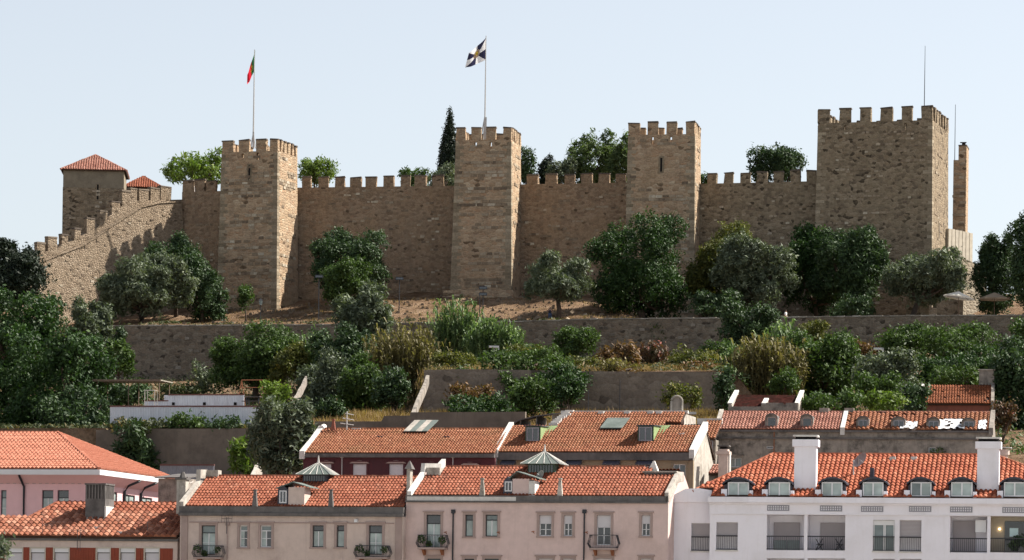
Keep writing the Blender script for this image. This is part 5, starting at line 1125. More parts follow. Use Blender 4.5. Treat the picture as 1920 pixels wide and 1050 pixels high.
h = fr.rect(1325, 826, 1337, 850, .3); k = MB(); k.holes(h[0], h[1], h[2], h[3], .22, .299, [(h[0]+.08, h[1]-.08, h[2]+.08, h[3]-.08)]); o = k.build('window', M['vent_grey'], r); k = MB(); k.box(h[0]+.05,h[1]-.05,.25,.295,h[2]+.05,h[3]-.05); k.build('pane', M['glass_dark'], o)
def house_b3():
    fr = Fr('terraced_house', 'long weathered grey house with six little arched dormers and tarpaulin patches on its roof', 'house', 1341, 900, 294, 10, 'second row houses', base=2)
    r = fr.root; W = fr.at(1860, 850)[0]; c = 1600
    we = fr.at(c, 806)[1]; wc = fr.at(c, 822)[1]; vf, vr = -.2, 3.6; wr = fr.at(c, 773, vr)[1]; sl = (vf, we, vr, wr)
    hs = [window(r, fr, 1366, 858, 1390, 876, 'mid', surround='wall_grey'), window(r, fr, 1741, 838, 1754, 850, 'darkpane', sill=False), window(r, fr, 1437, 836, 1450, 841, 'darkpane', sill=False)]
    shell(fr, W, -3, we-.06, vr, wr-.1, 'wall_grey', hs)
    box_part(r, 'string_course', 'cornice_grey', -.05, W+.05, -.2, -.001, wc-.07, wc+.07)
    box_part(r, 'gutter', 'cornice_grey', -.1, W, -.28, -.03, we-.2, we-.05)
    um = fr.at(1583, 790, 1.5)[0]; L = math.hypot(vr-vf, wr-we)
    doms = [(1435,1458,777,803,'white'),(1501,1524,778,804,'white'),(1606,1629,782,807,'w'),(1671,1697,783,808,'w'),(1737,1762,784,809,'w'),(1803,1828,785,810,'w')]
    roof(r, (.2, vf, we), (1,0,0), (0,vr-vf,wr-we), [(0,0),(um-.2,0),(um-.2,L),(0,L)], .27, .42, 'tile_o')
    ub0 = W-um-.3
    roof(r, (um+.1, vf, we), (1,0,0), (0,vr-vf,wr-we), [(0,0),(ub0,0),(ub0,L),(0,L)], .36, .42, 'tile_b', gone=[(4.6,6.2,-1,1.7),(7.8,10.2,-1,2.3),(11.1,12.,-1,2.2)], keep=.96)
    roof(r, (W, 2*vr-vf, we), (-1,0,0), (0,vf-vr,wr-we), [(0,0),(W-.2,0),(W-.2,L),(0,L)], .36, .9, 'tile_b')
    ridge(r, (.2, vr, wr+.03), (W-.2, vr, wr+.03), 'tile_o', .12)
    for uu, m_ in ((.05,'limewash_old'),(um,'limewash'),(W-.1,'wall_grey')): coping(r, [(uu,-.4,we+.05),(uu,1.7,(we+wr)/2+.08),(uu,vr,wr+.1)], .36, .14, m_)
    sl_ = Vector((0,vr-vf,wr-we))/L
    for g0, g1, h1 in ((4.7,6.1,1.6),(7.9,10.1,2.2),(11.2,11.9,2.1)):   # crumpled tarpaulins weighed down on the bare boards
        n_ = 9; k = MB(); vs = [Vector((um+.1+g0+(g1-g0)*i/n_, vf, we+.08))+sl_*(h1*j/n_)+Vector((0,0,rnd.uniform(0,.12))) for i in range(n_+1) for j in range(n_+1)]
        k.add(vs, [(i*(n_+1)+j, (i+1)*(n_+1)+j, (i+1)*(n_+1)+j+1, i*(n_+1)+j+1) for i in range(n_) for j in range(n_) if rnd.random() < .88]); k.build('tarpaulin', M['white_paint'], r)
    for x0, x1, y0, y1, s in doms:
        v = .3; a, bb, c_, d = fr.rect(x0, y0, x1, y1, v); k = MB(); n_ = 8; rr = (bb-a)/2
        arc = [(bb,c_-.2)]+[((a+bb)/2+rr*math.cos(math.pi*i/n_), d-.35+.35*math.sin(math.pi*i/n_)) for i in range(n_+1)]+[(a,c_-.2)]
        k.prism(arc, v, 2.9); o = k.build('dormer', M['wall_grey'], r)
        k = MB(); 
        for i in range(1, n_+1): p, q = arc[i], arc[i+1]; k.hexa([(p[0],v-.14,p[1]),(q[0],v-.14,q[1]),(q[0],3,q[1]),(p[0],3,p[1]),(p[0]*1.0,v-.14,p[1]+.09),(q[0],v-.14,q[1]+.09),(q[0],3,q[1]+.09),(p[0],3,p[1]+.09)])
        k.build('hood', M['cornice_grey'], o)
        h = (a+rr*.45, bb-.16, c_+.05, d-.3); mid = (h[0]+h[1])/2
        k = MB(); k.holes(h[0]-.06,h[1]+.06,h[2]-.06,h[3]+.06, v-.06, v-.002, [(h[0],mid-.03,h[2],h[3]),(mid+.03,h[1],h[2],h[3])] if s == 'w' else [h]); k.build('window_frame', M['vent_grey' if s=='w' else 'trim_stone'], o)
        k = MB(); k.box(h[0]-.03,h[1]+.03,v-.03,v-.001,h[2]-.03,h[3]+.03); k.build('pane', M['glass_dark'], o)
    for px in (1545, 1592): u, v, w = plane_w(fr, px, 774, *sl); box_part(r, 'chimney_stub', 'wall_grey', u-.4, u+.4, vr-.2, vr+.5, wr-.3, wr+.35)
    pipe(r, fr, 1451, 808, 900, m='rust', r=.045)
    k = MB(); leafblob(k, [((fr.at(1760,850)[0],-.1,fr.at(1760,850)[1]),.6),((fr.at(1748,853)[0],-.1,fr.at(1748,856)[1]),.5)], 160, .15); k.build('ivy', M['leaf_mid'], r)
house_b3()
# little pinkish stack and wall in front of the grey house
fr = Fr('chimney_tower', 'slim pinkish flue tower with a flat cap in front of the grey house', 'chimney', 1344, 900, 281, 12, base=0)
r = fr.root; a, b_, c_, d = fr.rect(1347, 842, 1364, 900)
box_part(r, 'shaft', 'wall_beige', a, b_, 0, 1.0, 0, d); box_part(r, 'shoulder', 'wall_beige', a-.2, b_+.15, -.1, 1.1, fr.at(1355, 852)[1], fr.at(1355, 846)[1]); box_part(r, 'side_flue', 'limewash', b_-.02, b_+.14, .2, .9, 0, d-.4)
b = MB(); b.box(a+.1, b_-.1, .1, .9, d+.002, d+.22); b.build('smoke_gap', M['slit'], r); box_part(r, 'cap', 'cornice_grey', a-.1, b_+.1, -.1, 1.1, d+.222, d+.32)
fr = Fr('lean_to', 'tiny tiled porch roof beside the slim flue tower', 'lean-to', 1328, 900, 282, 14, base=1)
r = fr.root; W = fr.at(1350, 880)[0]; we = fr.at(1340, 888)[1]; wr = fr.at(1340, 876, 2)[1]
roof(r, (0,0,we), (1,0,0), (0,2,wr-we+.2), [(0,0),(W,0),(W,2.1),(0,2.1)], .25, .36, 'tile_o'); box_part(r, 'wall', 'wall_grey', 0, W, .2, 2, 0, we-.05)
# round flue behind the right white chimney
o = bpy.data.objects.new('round_flue', None); col.objects.link(o); p = P(1882, 900, 262); o.location = p; tag(o, 'stubby round flue with a thin plate lid right of the tall white chimney', 'chimney')
h = P(1882, 843, 262).z-p.z; b = MB(); b.tube([(0,0,-4),(0,0,h-.5),(0,0,h-.4),(0,0,h)], [.28,.28,.42,.42], 10); b.build('flue', M['wall_beige'], o); b = MB(); b.tube([(0,0,h+.1),(0,0,h+.16)], .6, 8); b.tube([(0,0,h-.01),(0,0,h+.12)], .06, 5); b.build('lid', M['pole'], o)
# roofless ruin
fr = Fr('ruined_house', 'roofless grey ruin with pale broken wall tops and dark red fallen roof', 'ruin', 1365, 775, 312, 10, base=12)
r = fr.root; W = fr.at(1496, 760)[0]; w1 = fr.at(1430, 757)[1]; w2 = fr.at(1430, 737, 4)[1]; um = fr.at(1429, 760)[0]
h = fr.rect(1468, 748, 1473, 758)
b = MB(); b.holes(0, um-.1, 0, w1-.25, 0, .4, []); b.build('front_wall', M['wall_grey'], r); b = MB(); b.holes(um-.098, W, 0, w1+.1, .05, .45, [h]); b.build('front_wall', M['wall_grey'], r)
k = MB(); k.add([(.3,.42,w1-.5),(W-.3,.46,w1-.4),(W-.3,5,w2-.1),(.3,5,w2-.1)], [(0,1,2,3)]); k.build('sunken_roof', M['rubble_red'], r)
for q0, q1 in (((0,.0),(0,5.2)), ((um,.0),(um,2.)), ((W-.3,.46),(W-.3,5.2))):
    b = MB(); za, zb = w1-.25, w1-.25+(w2-w1+.3)*(q1[1]/5.2)
    b.hexa([(q0[0],q0[1]+.452,0),(q0[0]+.3,q0[1]+.452,0),(q0[0]+.3,q1[1]+.4,0),(q0[0],q1[1]+.4,0),(q0[0],q0[1]+.452,za+.2),(q0[0]+.3,q0[1]+.452,za+.2),(q0[0]+.3,q1[1]+.4,zb+.2),(q0[0],q1[1]+.4,zb+.2)]); b.build('cross_wall', M['limewash_old'], r)
    b = MB(); b.hexa([(q0[0]-.05,q0[1]+.0,za+.205),(q0[0]+.35,q0[1]+.0,za+.205),(q0[0]+.35,q1[1]+.4,zb+.205),(q0[0]-.05,q1[1]+.4,zb+.205),(q0[0]-.05,q0[1]+.0,za+.34),(q0[0]+.35,q0[1]+.0,za+.34),(q0[0]+.35,q1[1]+.4,zb+.34),(q0[0]-.05,q1[1]+.4,zb+.34)]); b.build('coping', M['limewash'], r)
# cottage with mossy roof, upper right
fr = Fr('cottage', 'small reddish cottage with a mossy patched orange roof and square chimney', 'house', 1729, 790, 322, 8, base=14)
r = fr.root; W = fr.at(1859, 760)[0]; we = fr.at(1795, 757)[1]; wr = fr.at(1795, 723, 3.8)[1]; L = math.hypot(4, wr-we); sl = (-.2, we, 3.8, wr)
box_part(r, 'front_wall', 'terracotta_wall', 0, W, 0, 7.4, 0, we-.03)
roof(r, (-.1,-.2,we), (1,0,0), (0,4,wr-we), [(0,0),(W+.1,0),(W+.1,L),(.3,L)], .25, .36, 'tile_d', keep=.97); roof(r, (W,7.8,we), (-1,0,0), (0,-4,wr-we), [(0,0),(W+.1,0),(W+.1,L),(0,L)], .3, .9, 'tile_d')
coping(r, [(-.1,-.3,we+.0),(-.05,3.8,wr+.05)], .25, .1, 'limewash'); coping(r, [(W+.1,-.3,we),(W+.1,3.8,wr+.05)], .3, .2, 'wall_grey')
a, b_, c_, d = fr.rect(1836, 695, 1864, 724, 4.5); o = box_part(r, 'chimney', 'wall_grey', a, b_, 4., 5.2, we, d); box_part(o, 'chimney_cap', 'limewash_old', a-.08, b_+.08, 3.9, 5.3, d+.002, d+.1)

# ================================================================== walls, fences, small structures on the hill
def long_wall(name, label, px0, y0, Y0, px1, Y1, top, bot, m, nst=0, th=.7, cope=True, n=None, cat='wall', seg=None):
    """top: list of (px,py); wall from px0,Y0 to px1,Y1"""
    a = math.degrees(math.atan2(Y0-Y1, K(px1, y0)[0]*Y1-K(px0, y0)[0]*Y0))
    fr = Fr(name, label, cat, px0, bot, Y0, a); r = fr.root; fr.O.z -= 2.5; r.location = fr.O
    pts = [fr.at(x, y) for x, y in top]; b = MB()
    for (ua, wa), (ub, wb) in zip(pts[:-1], pts[1:]): b.hexa([(ua,-.25,-5),(ub,-.25,-5),(ub,th,-5),(ua,th,-5),(ua,0,wa),(ub,0,wb),(ub,th,wb),(ua,th,wa)])
    b.build('wall_body', M[m], r)
    if cope:
        L = pts[-1][0]-pts[0][0]; k = int(L/.95); xs = [q[0] for q in pts]; zs = [q[1] for q in pts]
        for i in range(k):
            u0, u1 = pts[0][0]+L*i/k, pts[0][0]+L*(i+1)/k-.03; w0, w1 = np.interp(u0, xs, zs), np.interp(u1, xs, zs); j = rnd.uniform(-.03, .05)
            b = MB(); b.hexa([(u0,-.06,w0+.003),(u1,-.06,w1+.003),(u1,th+.05,w1+.003),(u0,th+.05,w0+.003),(u0,0,w0+.16+j),(u1,0,w1+.16+j),(u1,th,w1+.2+j),(u0,th,w0+.2+j)]); b.build('coping_stone', M['coping'], r)
    if nst: face_stones(r, nst, (pts[0][0]+.3, pts[-1][0]-.3, 1.5, min(q[1] for q in pts)-.3), lambda a, w: -.25*(1-(w+2)/(pts[0][1]+2)), SM_D)
    return fr
YT = lambda px: 440.35/(1+K(px, 605)[0]*T14)
long_wall('terrace_wall', 'long grey rubble terrace wall with a pale coping below the castle', 205, 605, YT(205), 1990, YT(1990),
          [(200,612),(600,610),(800,606),(960,604),(1130,599),(1400,597),(1700,593),(1990,592)], 700, 'terrace', nst=290)
YM = lambda px, v: v/(1+K(px, 740)[0]*T14)
long_wall('retaining_wall', 'bare grey-brown retaining wall with dry grass at its foot, in the middle of the slope', 795, 740, YM(795,349.4), 1352, YM(1352,349.4),
          [(795,694),(860,692),(1000,694),(1100,696),(1350,698)], 778, 'retain', cope=False, th=.5)
long_wall('retaining_wall', 'smooth brown retaining wall below the corrugated fence on the left', 180, 850, YM(180,329.4), 592, YM(592,329.4),
          [(180,806),(290,804),(592,803)], 898, 'retain_plain', cope=False, th=.5)
long_wall('garden_wall', 'low grey garden wall just behind the dark red house', 590, 800, YM(590,314), 985, YM(985,314), [(590,790),(715,790),(720,780),(768,779),(770,773),(985,772)], 812, 'retain_plain', cope=False, th=.4)
def slope_wall(label, a, b, wdt, hgt, m):
    """wall running uphill between two points"""
    A, B = P(*a), P(*b); o = bpy.data.objects.new('stair_wall', None); col.objects.link(o); o.location = A; tag(o, label, 'wall'); d = B-A; s = Vector((d.y, -d.x, 0)).normalized()*wdt/2
    z = Vector((0,0,hgt)); n = 6; k = MB(); vs = []
    for i in range(n+1):
        q = d*(i/n)+Vector((0,0,rnd.uniform(-.2,.12))); t_ = s*rnd.uniform(.7,1.2); vs += [q-s-z, q+s-z, q+t_, q-t_]
    k.add(vs, [(4*i+j, 4*i+(j+1)%4, 4*(i+1)+(j+1)%4, 4*(i+1)+j) for i in range(n) for j in range(4)]+[(3,2,1,0),(4*n,4*n+1,4*n+2,4*n+3)]); k.build('wall_body', M[m], o); return o
slope_wall('pale thin wall climbing the slope right of the yellow-green shrub', (548,755,338), (574,703,356), .22, .9, 'wall_grey')
slope_wall('crumbling white wall climbing beside the dry cane', (774,772,328), (802,702,349), .34, .9, 'wall_grey')
slope_wall('pale thin wall edge behind the roof left of the grey-green tree', (470,892,310), (488,862,330), .4, 1.5, 'limewash_old')
# corrugated white fences
T('corrugated', (.62,.63,.68), rough=.5, var=.04, dark=(.45,.44,.46), dscale=.8, damt=.35)
T('fence_rail', (.16,.07,.06), rough=.8)
def cfence(label, px0, px1, y0, y1, v, pw=1.0, step=None, m='corrugated', group='corrugated fences'):
    fr = Fr('corrugated_fence', label, 'fence', px0, y1, YM(px0, v), 14, group); r = fr.root; W, w1 = fr.at(px1, y0); w0 = fr.at(px0, y0)[1]; k = int(W/pw)
    mb = MB(); n = 6; L = W/k
    for j in range(n): mb.hexa([(L*j/n,0,-.6),(L*(j+.5)/n,-.06,-.6),(L*(j+.5)/n,.03,-.6),(L*j/n,.03,-.6),(L*j/n,0,1),(L*(j+.5)/n,-.06,1),(L*(j+.5)/n,.03,1),(L*j/n,.03,1)]); mb.hexa([(L*(j+.5)/n,-.06,-.6),(L*(j+1)/n,0,-.6),(L*(j+1)/n,.03,-.6),(L*(j+.5)/n,.03,-.6),(L*(j+.5)/n,-.06,1),(L*(j+1)/n,0,1),(L*(j+1)/n,.03,1),(L*(j+.5)/n,.03,1)])
    me = mb.mesh('panel'); me.materials.append(M[m])
    for i in range(k):
        o = link('panel', me, r, (i*L, 0, 0)); h = w0+(w1-w0)*(i+.5)/k
        if step and (i+.5)*L < step[0]: h *= step[1]
        o.scale = (1, 1, h); 
    b = MB()
    if step: s0 = step[0]; b.box(s0, W, -.1, .06, w1*1.0, w1+.12); b.box(0, s0, -.1, .06, w0*step[1], w0*step[1]+.1)
    else: b.hexa([(0,-.1,w0),(W,-.1,w1),(W,.08,w1),(0,.08,w0),(0,-.1,w0+.13),(W,-.1,w1+.13),(W,.08,w1+.13),(0,.08,w0+.13)])
    b.build('top_rail', M['fence_rail'], r); return fr, W, w1
cfence('long white corrugated fence above the smooth brown wall', 206, 508, 763, 800, 333.5)
fr, W, w1 = cfence('shorter bluish corrugated fence standing behind the long one, lower at its left end', 270, 458, 741, 764, 340, step=(2.6, .5))
for px in (325, 383, 441): 
    u, w = fr.at(px, 757, -.12); box_part(fr.root, 'vent_hole', 'slit', u-.14, u+.14, -.14, -.07, w-.14, w+.14)
cfence('dull corrugated fence at the foot of the smooth brown wall', 300, 402, 873, 898, 325, m='vent_grey')
# pergola roof, white frame, table and swing frame in that garden
fr = Fr('pergola', 'flat reed pergola roof on thin posts in the left garden', 'pergola', 178, 762, YM(200,343), 14); r = fr.root; W = fr.at(304, 712)[0]; w0 = fr.at(180, 714)[1]; w1 = fr.at(304, 714)[1]
for i in range(20): u = W*i/20; k = MB(); k.box(u, u+W/20-.06, -.6, 3.4, w0+(w1-w0)*i/20, w0+(w1-w0)*i/20+.1); k.build('roof_slat', M['coping'], r)
k = MB(); k.box(-.1, W+.1, -.7, -.602, w0-.12, w0+.08); k.build('front_beam', M['wood'], r)
for u in (.2, W*.5, W-.3):
    for v in (0, 3): k = MB(); k.tube([(u,v,-1),(u,v,w0)], .05, 5); k.build('post', M['wood'], r)
fr = Fr('pipe_frame', 'small white pipe frame standing on the fence line below the pergola', 'frame', 271, 762, YM(280,336), 14); r = fr.root; u1, w1 = fr.at(290, 732)
k = MB(); 
for u in (0, u1): k.tube([(u,0,-1),(u,0,w1)], .035, 5)
k.tube([(0,0,w1),(u1,0,w1)], .045, 5); k.tube([(0,.8,-.5),(0,.8,w1)], .03, 4); k.tube([(u1,.8,-.5),(u1,.8,w1)], .03, 4); k.tube([(0,0,w1),(0,.8,w1)], .03, 4); k.tube([(u1,0,w1),(u1,.8,w1)], .03, 4); k.build('pipe', M['limewash_old'], r)
fr = Fr('garden_table', 'grey garden table with a bench at the right end of the corrugated fences', 'table', 458, 762, YM(470,339), 14); r = fr.root; W = fr.at(487, 750)[0]; w1 = fr.at(470, 743)[1]
for i in range(4): box_part(r, 'table_board', 'cornice_grey', 0, W, -.1+i*.3, .17+i*.3, w1-.08, w1)
for u in (.15, W-.2): k = MB(); k.box(u, u+.08, .1, .18, -.6, w1-.08); k.box(u, u+.08, .8, .88, -.6, w1-.08); k.build('leg', M['slate'], r)
box_part(r, 'bench', 'cornice_grey', 0, W, -.9, -.55, w1*.5-.06, w1*.5)
fr = Fr('swing_frame', 'rusty wooden swing frame beside the yellow-green shrub', 'frame', 450, 762, YM(470,345), 14); r = fr.root; u1, w1 = fr.at(492, 712)
k = MB(); 
for u in (0, u1): k.tube([(u-.4,0,-.5),(u,.4,w1)], .05, 5); k.tube([(u+.4,.8,-.5),(u,.4,w1)], .05, 5)
k.tube([(0,.4,w1),(u1,.4,w1)], .05, 5); k.tube([(0,.4,w1*.72),(u1,.4,w1*.72)], .035, 5); k.build('frame_pole', M['rust'], r)
# posts along the middle terrace
for i, (px, y0, y1) in enumerate(((1103,730,772),(1162,713,760))):
    pole('fence_post', ['dark post with a short arm at the foot of the middle retaining wall', 'thin rusty post against the middle retaining wall'][i], 'post', px, y0, y1, YM(px, 346), .05, .04, 'dark_metal')
pole('fence_post', 'thin post on the grassy ledge above the middle retaining wall', 'post', 1127, 676, 706, YM(1127, 352), .045, .04, 'dark_metal')
# ================================================================== vegetation
g = np.random.default_rng(11)
def leafmesh(name, lobes, n, s, clump, mat_, down=.35, elong=1.9, outw=.5, spread=.55, fill=.5, core=0):
    """n leaf quads gathered in small sprays spread over and through the lobes (cx,cy,cz,rx,ry,rz)"""
    L = np.array(lobes, float); wgt = (L[:,3]*L[:,5]+L[:,3]*L[:,4]); wgt /= wgt.sum()
    nc = max(8, int(n/clump)); li = g.choice(len(L), nc, p=wgt)
    d = g.normal(size=(nc,3)); d /= np.linalg.norm(d, axis=1)[:,None]
    rr = np.where(g.random(nc) < fill, g.uniform(.3, .9, nc), g.uniform(.8, 1.08, nc)+np.where(g.random(nc) < .12, g.uniform(.05, .35, nc), 0))
    d[:,2] = np.where((d[:,2] < -.3) & (g.random(nc) < down), -d[:,2], d[:,2])
    cc = L[li,:3] + d*L[li,3:]*rr[:,None]
    cv = np.clip(g.normal(.45, .2, nc), 0, 1)
    ci = g.integers(0, nc, n)
    p = cc[ci] + g.normal(size=(n,3))*spread*s*np.sqrt(clump)*.55
    nr = d[ci]*outw + g.normal(size=(n,3))*.7; nr[:,2] += .25; nr /= np.linalg.norm(nr, axis=1)[:,None]
    a = np.cross(nr, g.normal(size=(n,3))); a /= np.linalg.norm(a, axis=1)[:,None]; b = np.cross(nr, a)
    sz = s*g.uniform(.55, 1.25, n)[:,None]; a *= sz*elong/2; b *= sz/2
    v = np.empty((n,4,3)); v[:,0] = p-a; v[:,1] = p-b*.9+a*.1; v[:,2] = p+a; v[:,3] = p+b*.9+a*.1
    r = np.clip(cv[ci] + g.normal(0, .13, n), 0, 1)
    return quads(name, v, r, mat_)
def quads(name, v, r, mat_):
    n = len(v); me = bpy.data.meshes.new(name)
    me.vertices.add(n*4); me.vertices.foreach_set('co', v.reshape(-1).astype(np.float32))
    me.loops.add(n*4); me.loops.foreach_set('vertex_index', np.arange(n*4, dtype=np.int32))
    me.polygons.add(n); me.polygons.foreach_set('loop_start', np.arange(n, dtype=np.int32)*4)
    me.update(calc_edges=True)
    at = me.attributes.new('rnd', 'FLOAT', 'POINT'); at.data.foreach_set('value', np.repeat(r, 4).astype(np.float32))
    me.materials.append(M[mat_]); return me
def lobes_for(kind, hw, hh, dp):
    out = []; R_ = random.Random(int(hw*1000+hh*77))
    if kind == 'cypress':
        for i in range(9): t = i/8; w = hw*(1.0-.85*t**1.3)*(0.75 if i == 0 else 1); out.append((R_.uniform(-.1,.1)*w, 0, -hh+2*hh*t*.93, w, w, hh*.2))
        return out
    if kind == 'conifer':
        for i in range(12):
            t = R_.random(); w = hw*(1-.6*t); x = R_.uniform(-1,1)*hw*.6*(1-t*.5); out.append((x, R_.uniform(-.4,.4)*dp, -hh*.8+1.7*hh*t*R_.uniform(.7,1), w*.4, w*.4, hh*.22))
        out.append((0,0,-hh*.2,hw*.7,dp*.6,hh*.6)); return out
    n = {'round': 22, 'olive': 22, 'broad': 34, 'bush': 15, 'tall': 18, 'hedge': 22}.get(kind, 12)
    k = {'round': .3, 'olive': .28, 'broad': .24, 'bush': .34, 'tall': .28, 'hedge': .28}.get(kind, .35)
    out.append((0,0,-hh*.08,hw*.66,dp*.66,hh*.66))
    for i in range(n):
        th = R_.uniform(0, 2*math.pi); ph = R_.uniform(-1.0, 1.0); c = max(0, 1-ph*ph*.75)**.3; e = 1-k*R_.uniform(.75, 1.1)
        x = math.cos(th)*c*e*hw; z = ph*e*hh*1.04; y = math.sin(th)*c*e*dp
        if kind == 'olive' and z < -hh*.25: z *= .7
        s = R_.uniform(.7, 1.2)
        out.append((x, y, z, k*hw*s, k*dp*s, k*hh*s*(1.3 if kind == 'tall' else 1)))
    return out
STY = {  # leaf size, leaves per m2 of silhouette, spray size, elongation
 'olive': (.2, 270, 12, 3.0), 'round': (.23, 250, 12, 1.9), 'broad': (.27, 200, 12, 1.7), 'bush': (.22, 220, 11, 1.9), 'cypress': (.18, 360, 8, 2.2), 'conifer': (.2, 280, 10, 2.4), 'tall': (.24, 150, 12, 3.2), 'hedge': (.22, 220, 11, 1.8)}
def plant(name, label, cat, x0, y0, x1, y1, Y, kind, m, trunk=None, group=None, dens=1., base=None, bark='bark', depth=.9, size=1., fork=2):
    """x0..x1,y0..y1: the crown's outline; stands on the ground at distance Y"""
    if cat == 'tree' and 420 < y1 and y1 > 500: ww = (x1-x0)*.05; x0 -= ww; x1 += ww; y0 -= 2; y1 += 8
    cx = (x0+x1)/2; c = P(cx, (y0+y1)/2, Y); k = Y/F; hw = (x1-x0)/2*k; hh = (y1-y0)/2*k; dp = hw*depth
    gx = c.x if trunk is None else P(trunk, y1, Y).x
    gz = G(gx, Y) if base is None else base
    top = c.z+hh
    if gz > c.z-hh and trunk is None: pass
    o = bpy.data.objects.new(name, None); col.objects.link(o); o.location = (gx, Y, gz); tag(o, label, cat, group)
    off = Vector((c.x-gx, 0, c.z-gz)); s, pm, cl, el = STY[kind]; s *= size
    lb = [(a+off.x, b+off.y, q+off.z, r1, r2, r3) for a, b, q, r1, r2, r3 in lobes_for(kind, hw, hh, dp)]
    n = int(math.pi*hw*hh*pm*dens/(size*size)); n = min(34000, max(500, n))
    me = leafmesh('crown', lb, n, s, cl, m, elong=el, fill=.35); me2 = link('crown', me, o)
    b = MB(); tr = max(.09, min(.5, hw*.07)); cb = off.z-hh*.55
    if trunk is not None or cat != 'shrub':
        R_ = random.Random(int(x0*7+y0)); p = [(0,0,-.5),(R_.uniform(-.1,.1)*hw*.3,0,cb*.35),(off.x*.3,0,cb*.8 if cb > .3 else .3)]
        top_ = Vector(p[-1]); b.tube(p, [tr*1.25, tr, tr*.85], 7)
        for i in range(4+fork):
            q = lb[R_.randrange(len(lb))]; e = Vector(q[:3])
            mid = top_.lerp(e, .5)+Vector((R_.uniform(-.2,.2)*hw*.4, 0, -abs(R_.uniform(0,.15))*hh)); b.tube([top_, mid, e], [tr*.62, tr*.42, tr*.16], 5)
    else:
        R_ = random.Random(int(x0*3+y0))
        for i in range(6):
            q = lb[R_.randrange(len(lb))]; e = Vector(q[:3]); b.tube([(R_.uniform(-.2,.2)*hw, 0, -.3), Vector((e.x*.5, e.y*.5, e.z*.45)), e], [.06, .045, .02], 4)
    b.build('trunk' if (trunk is not None or cat != 'shrub') else 'stems', M[bark], o, smooth=True)
    return o
TR = 'tree'
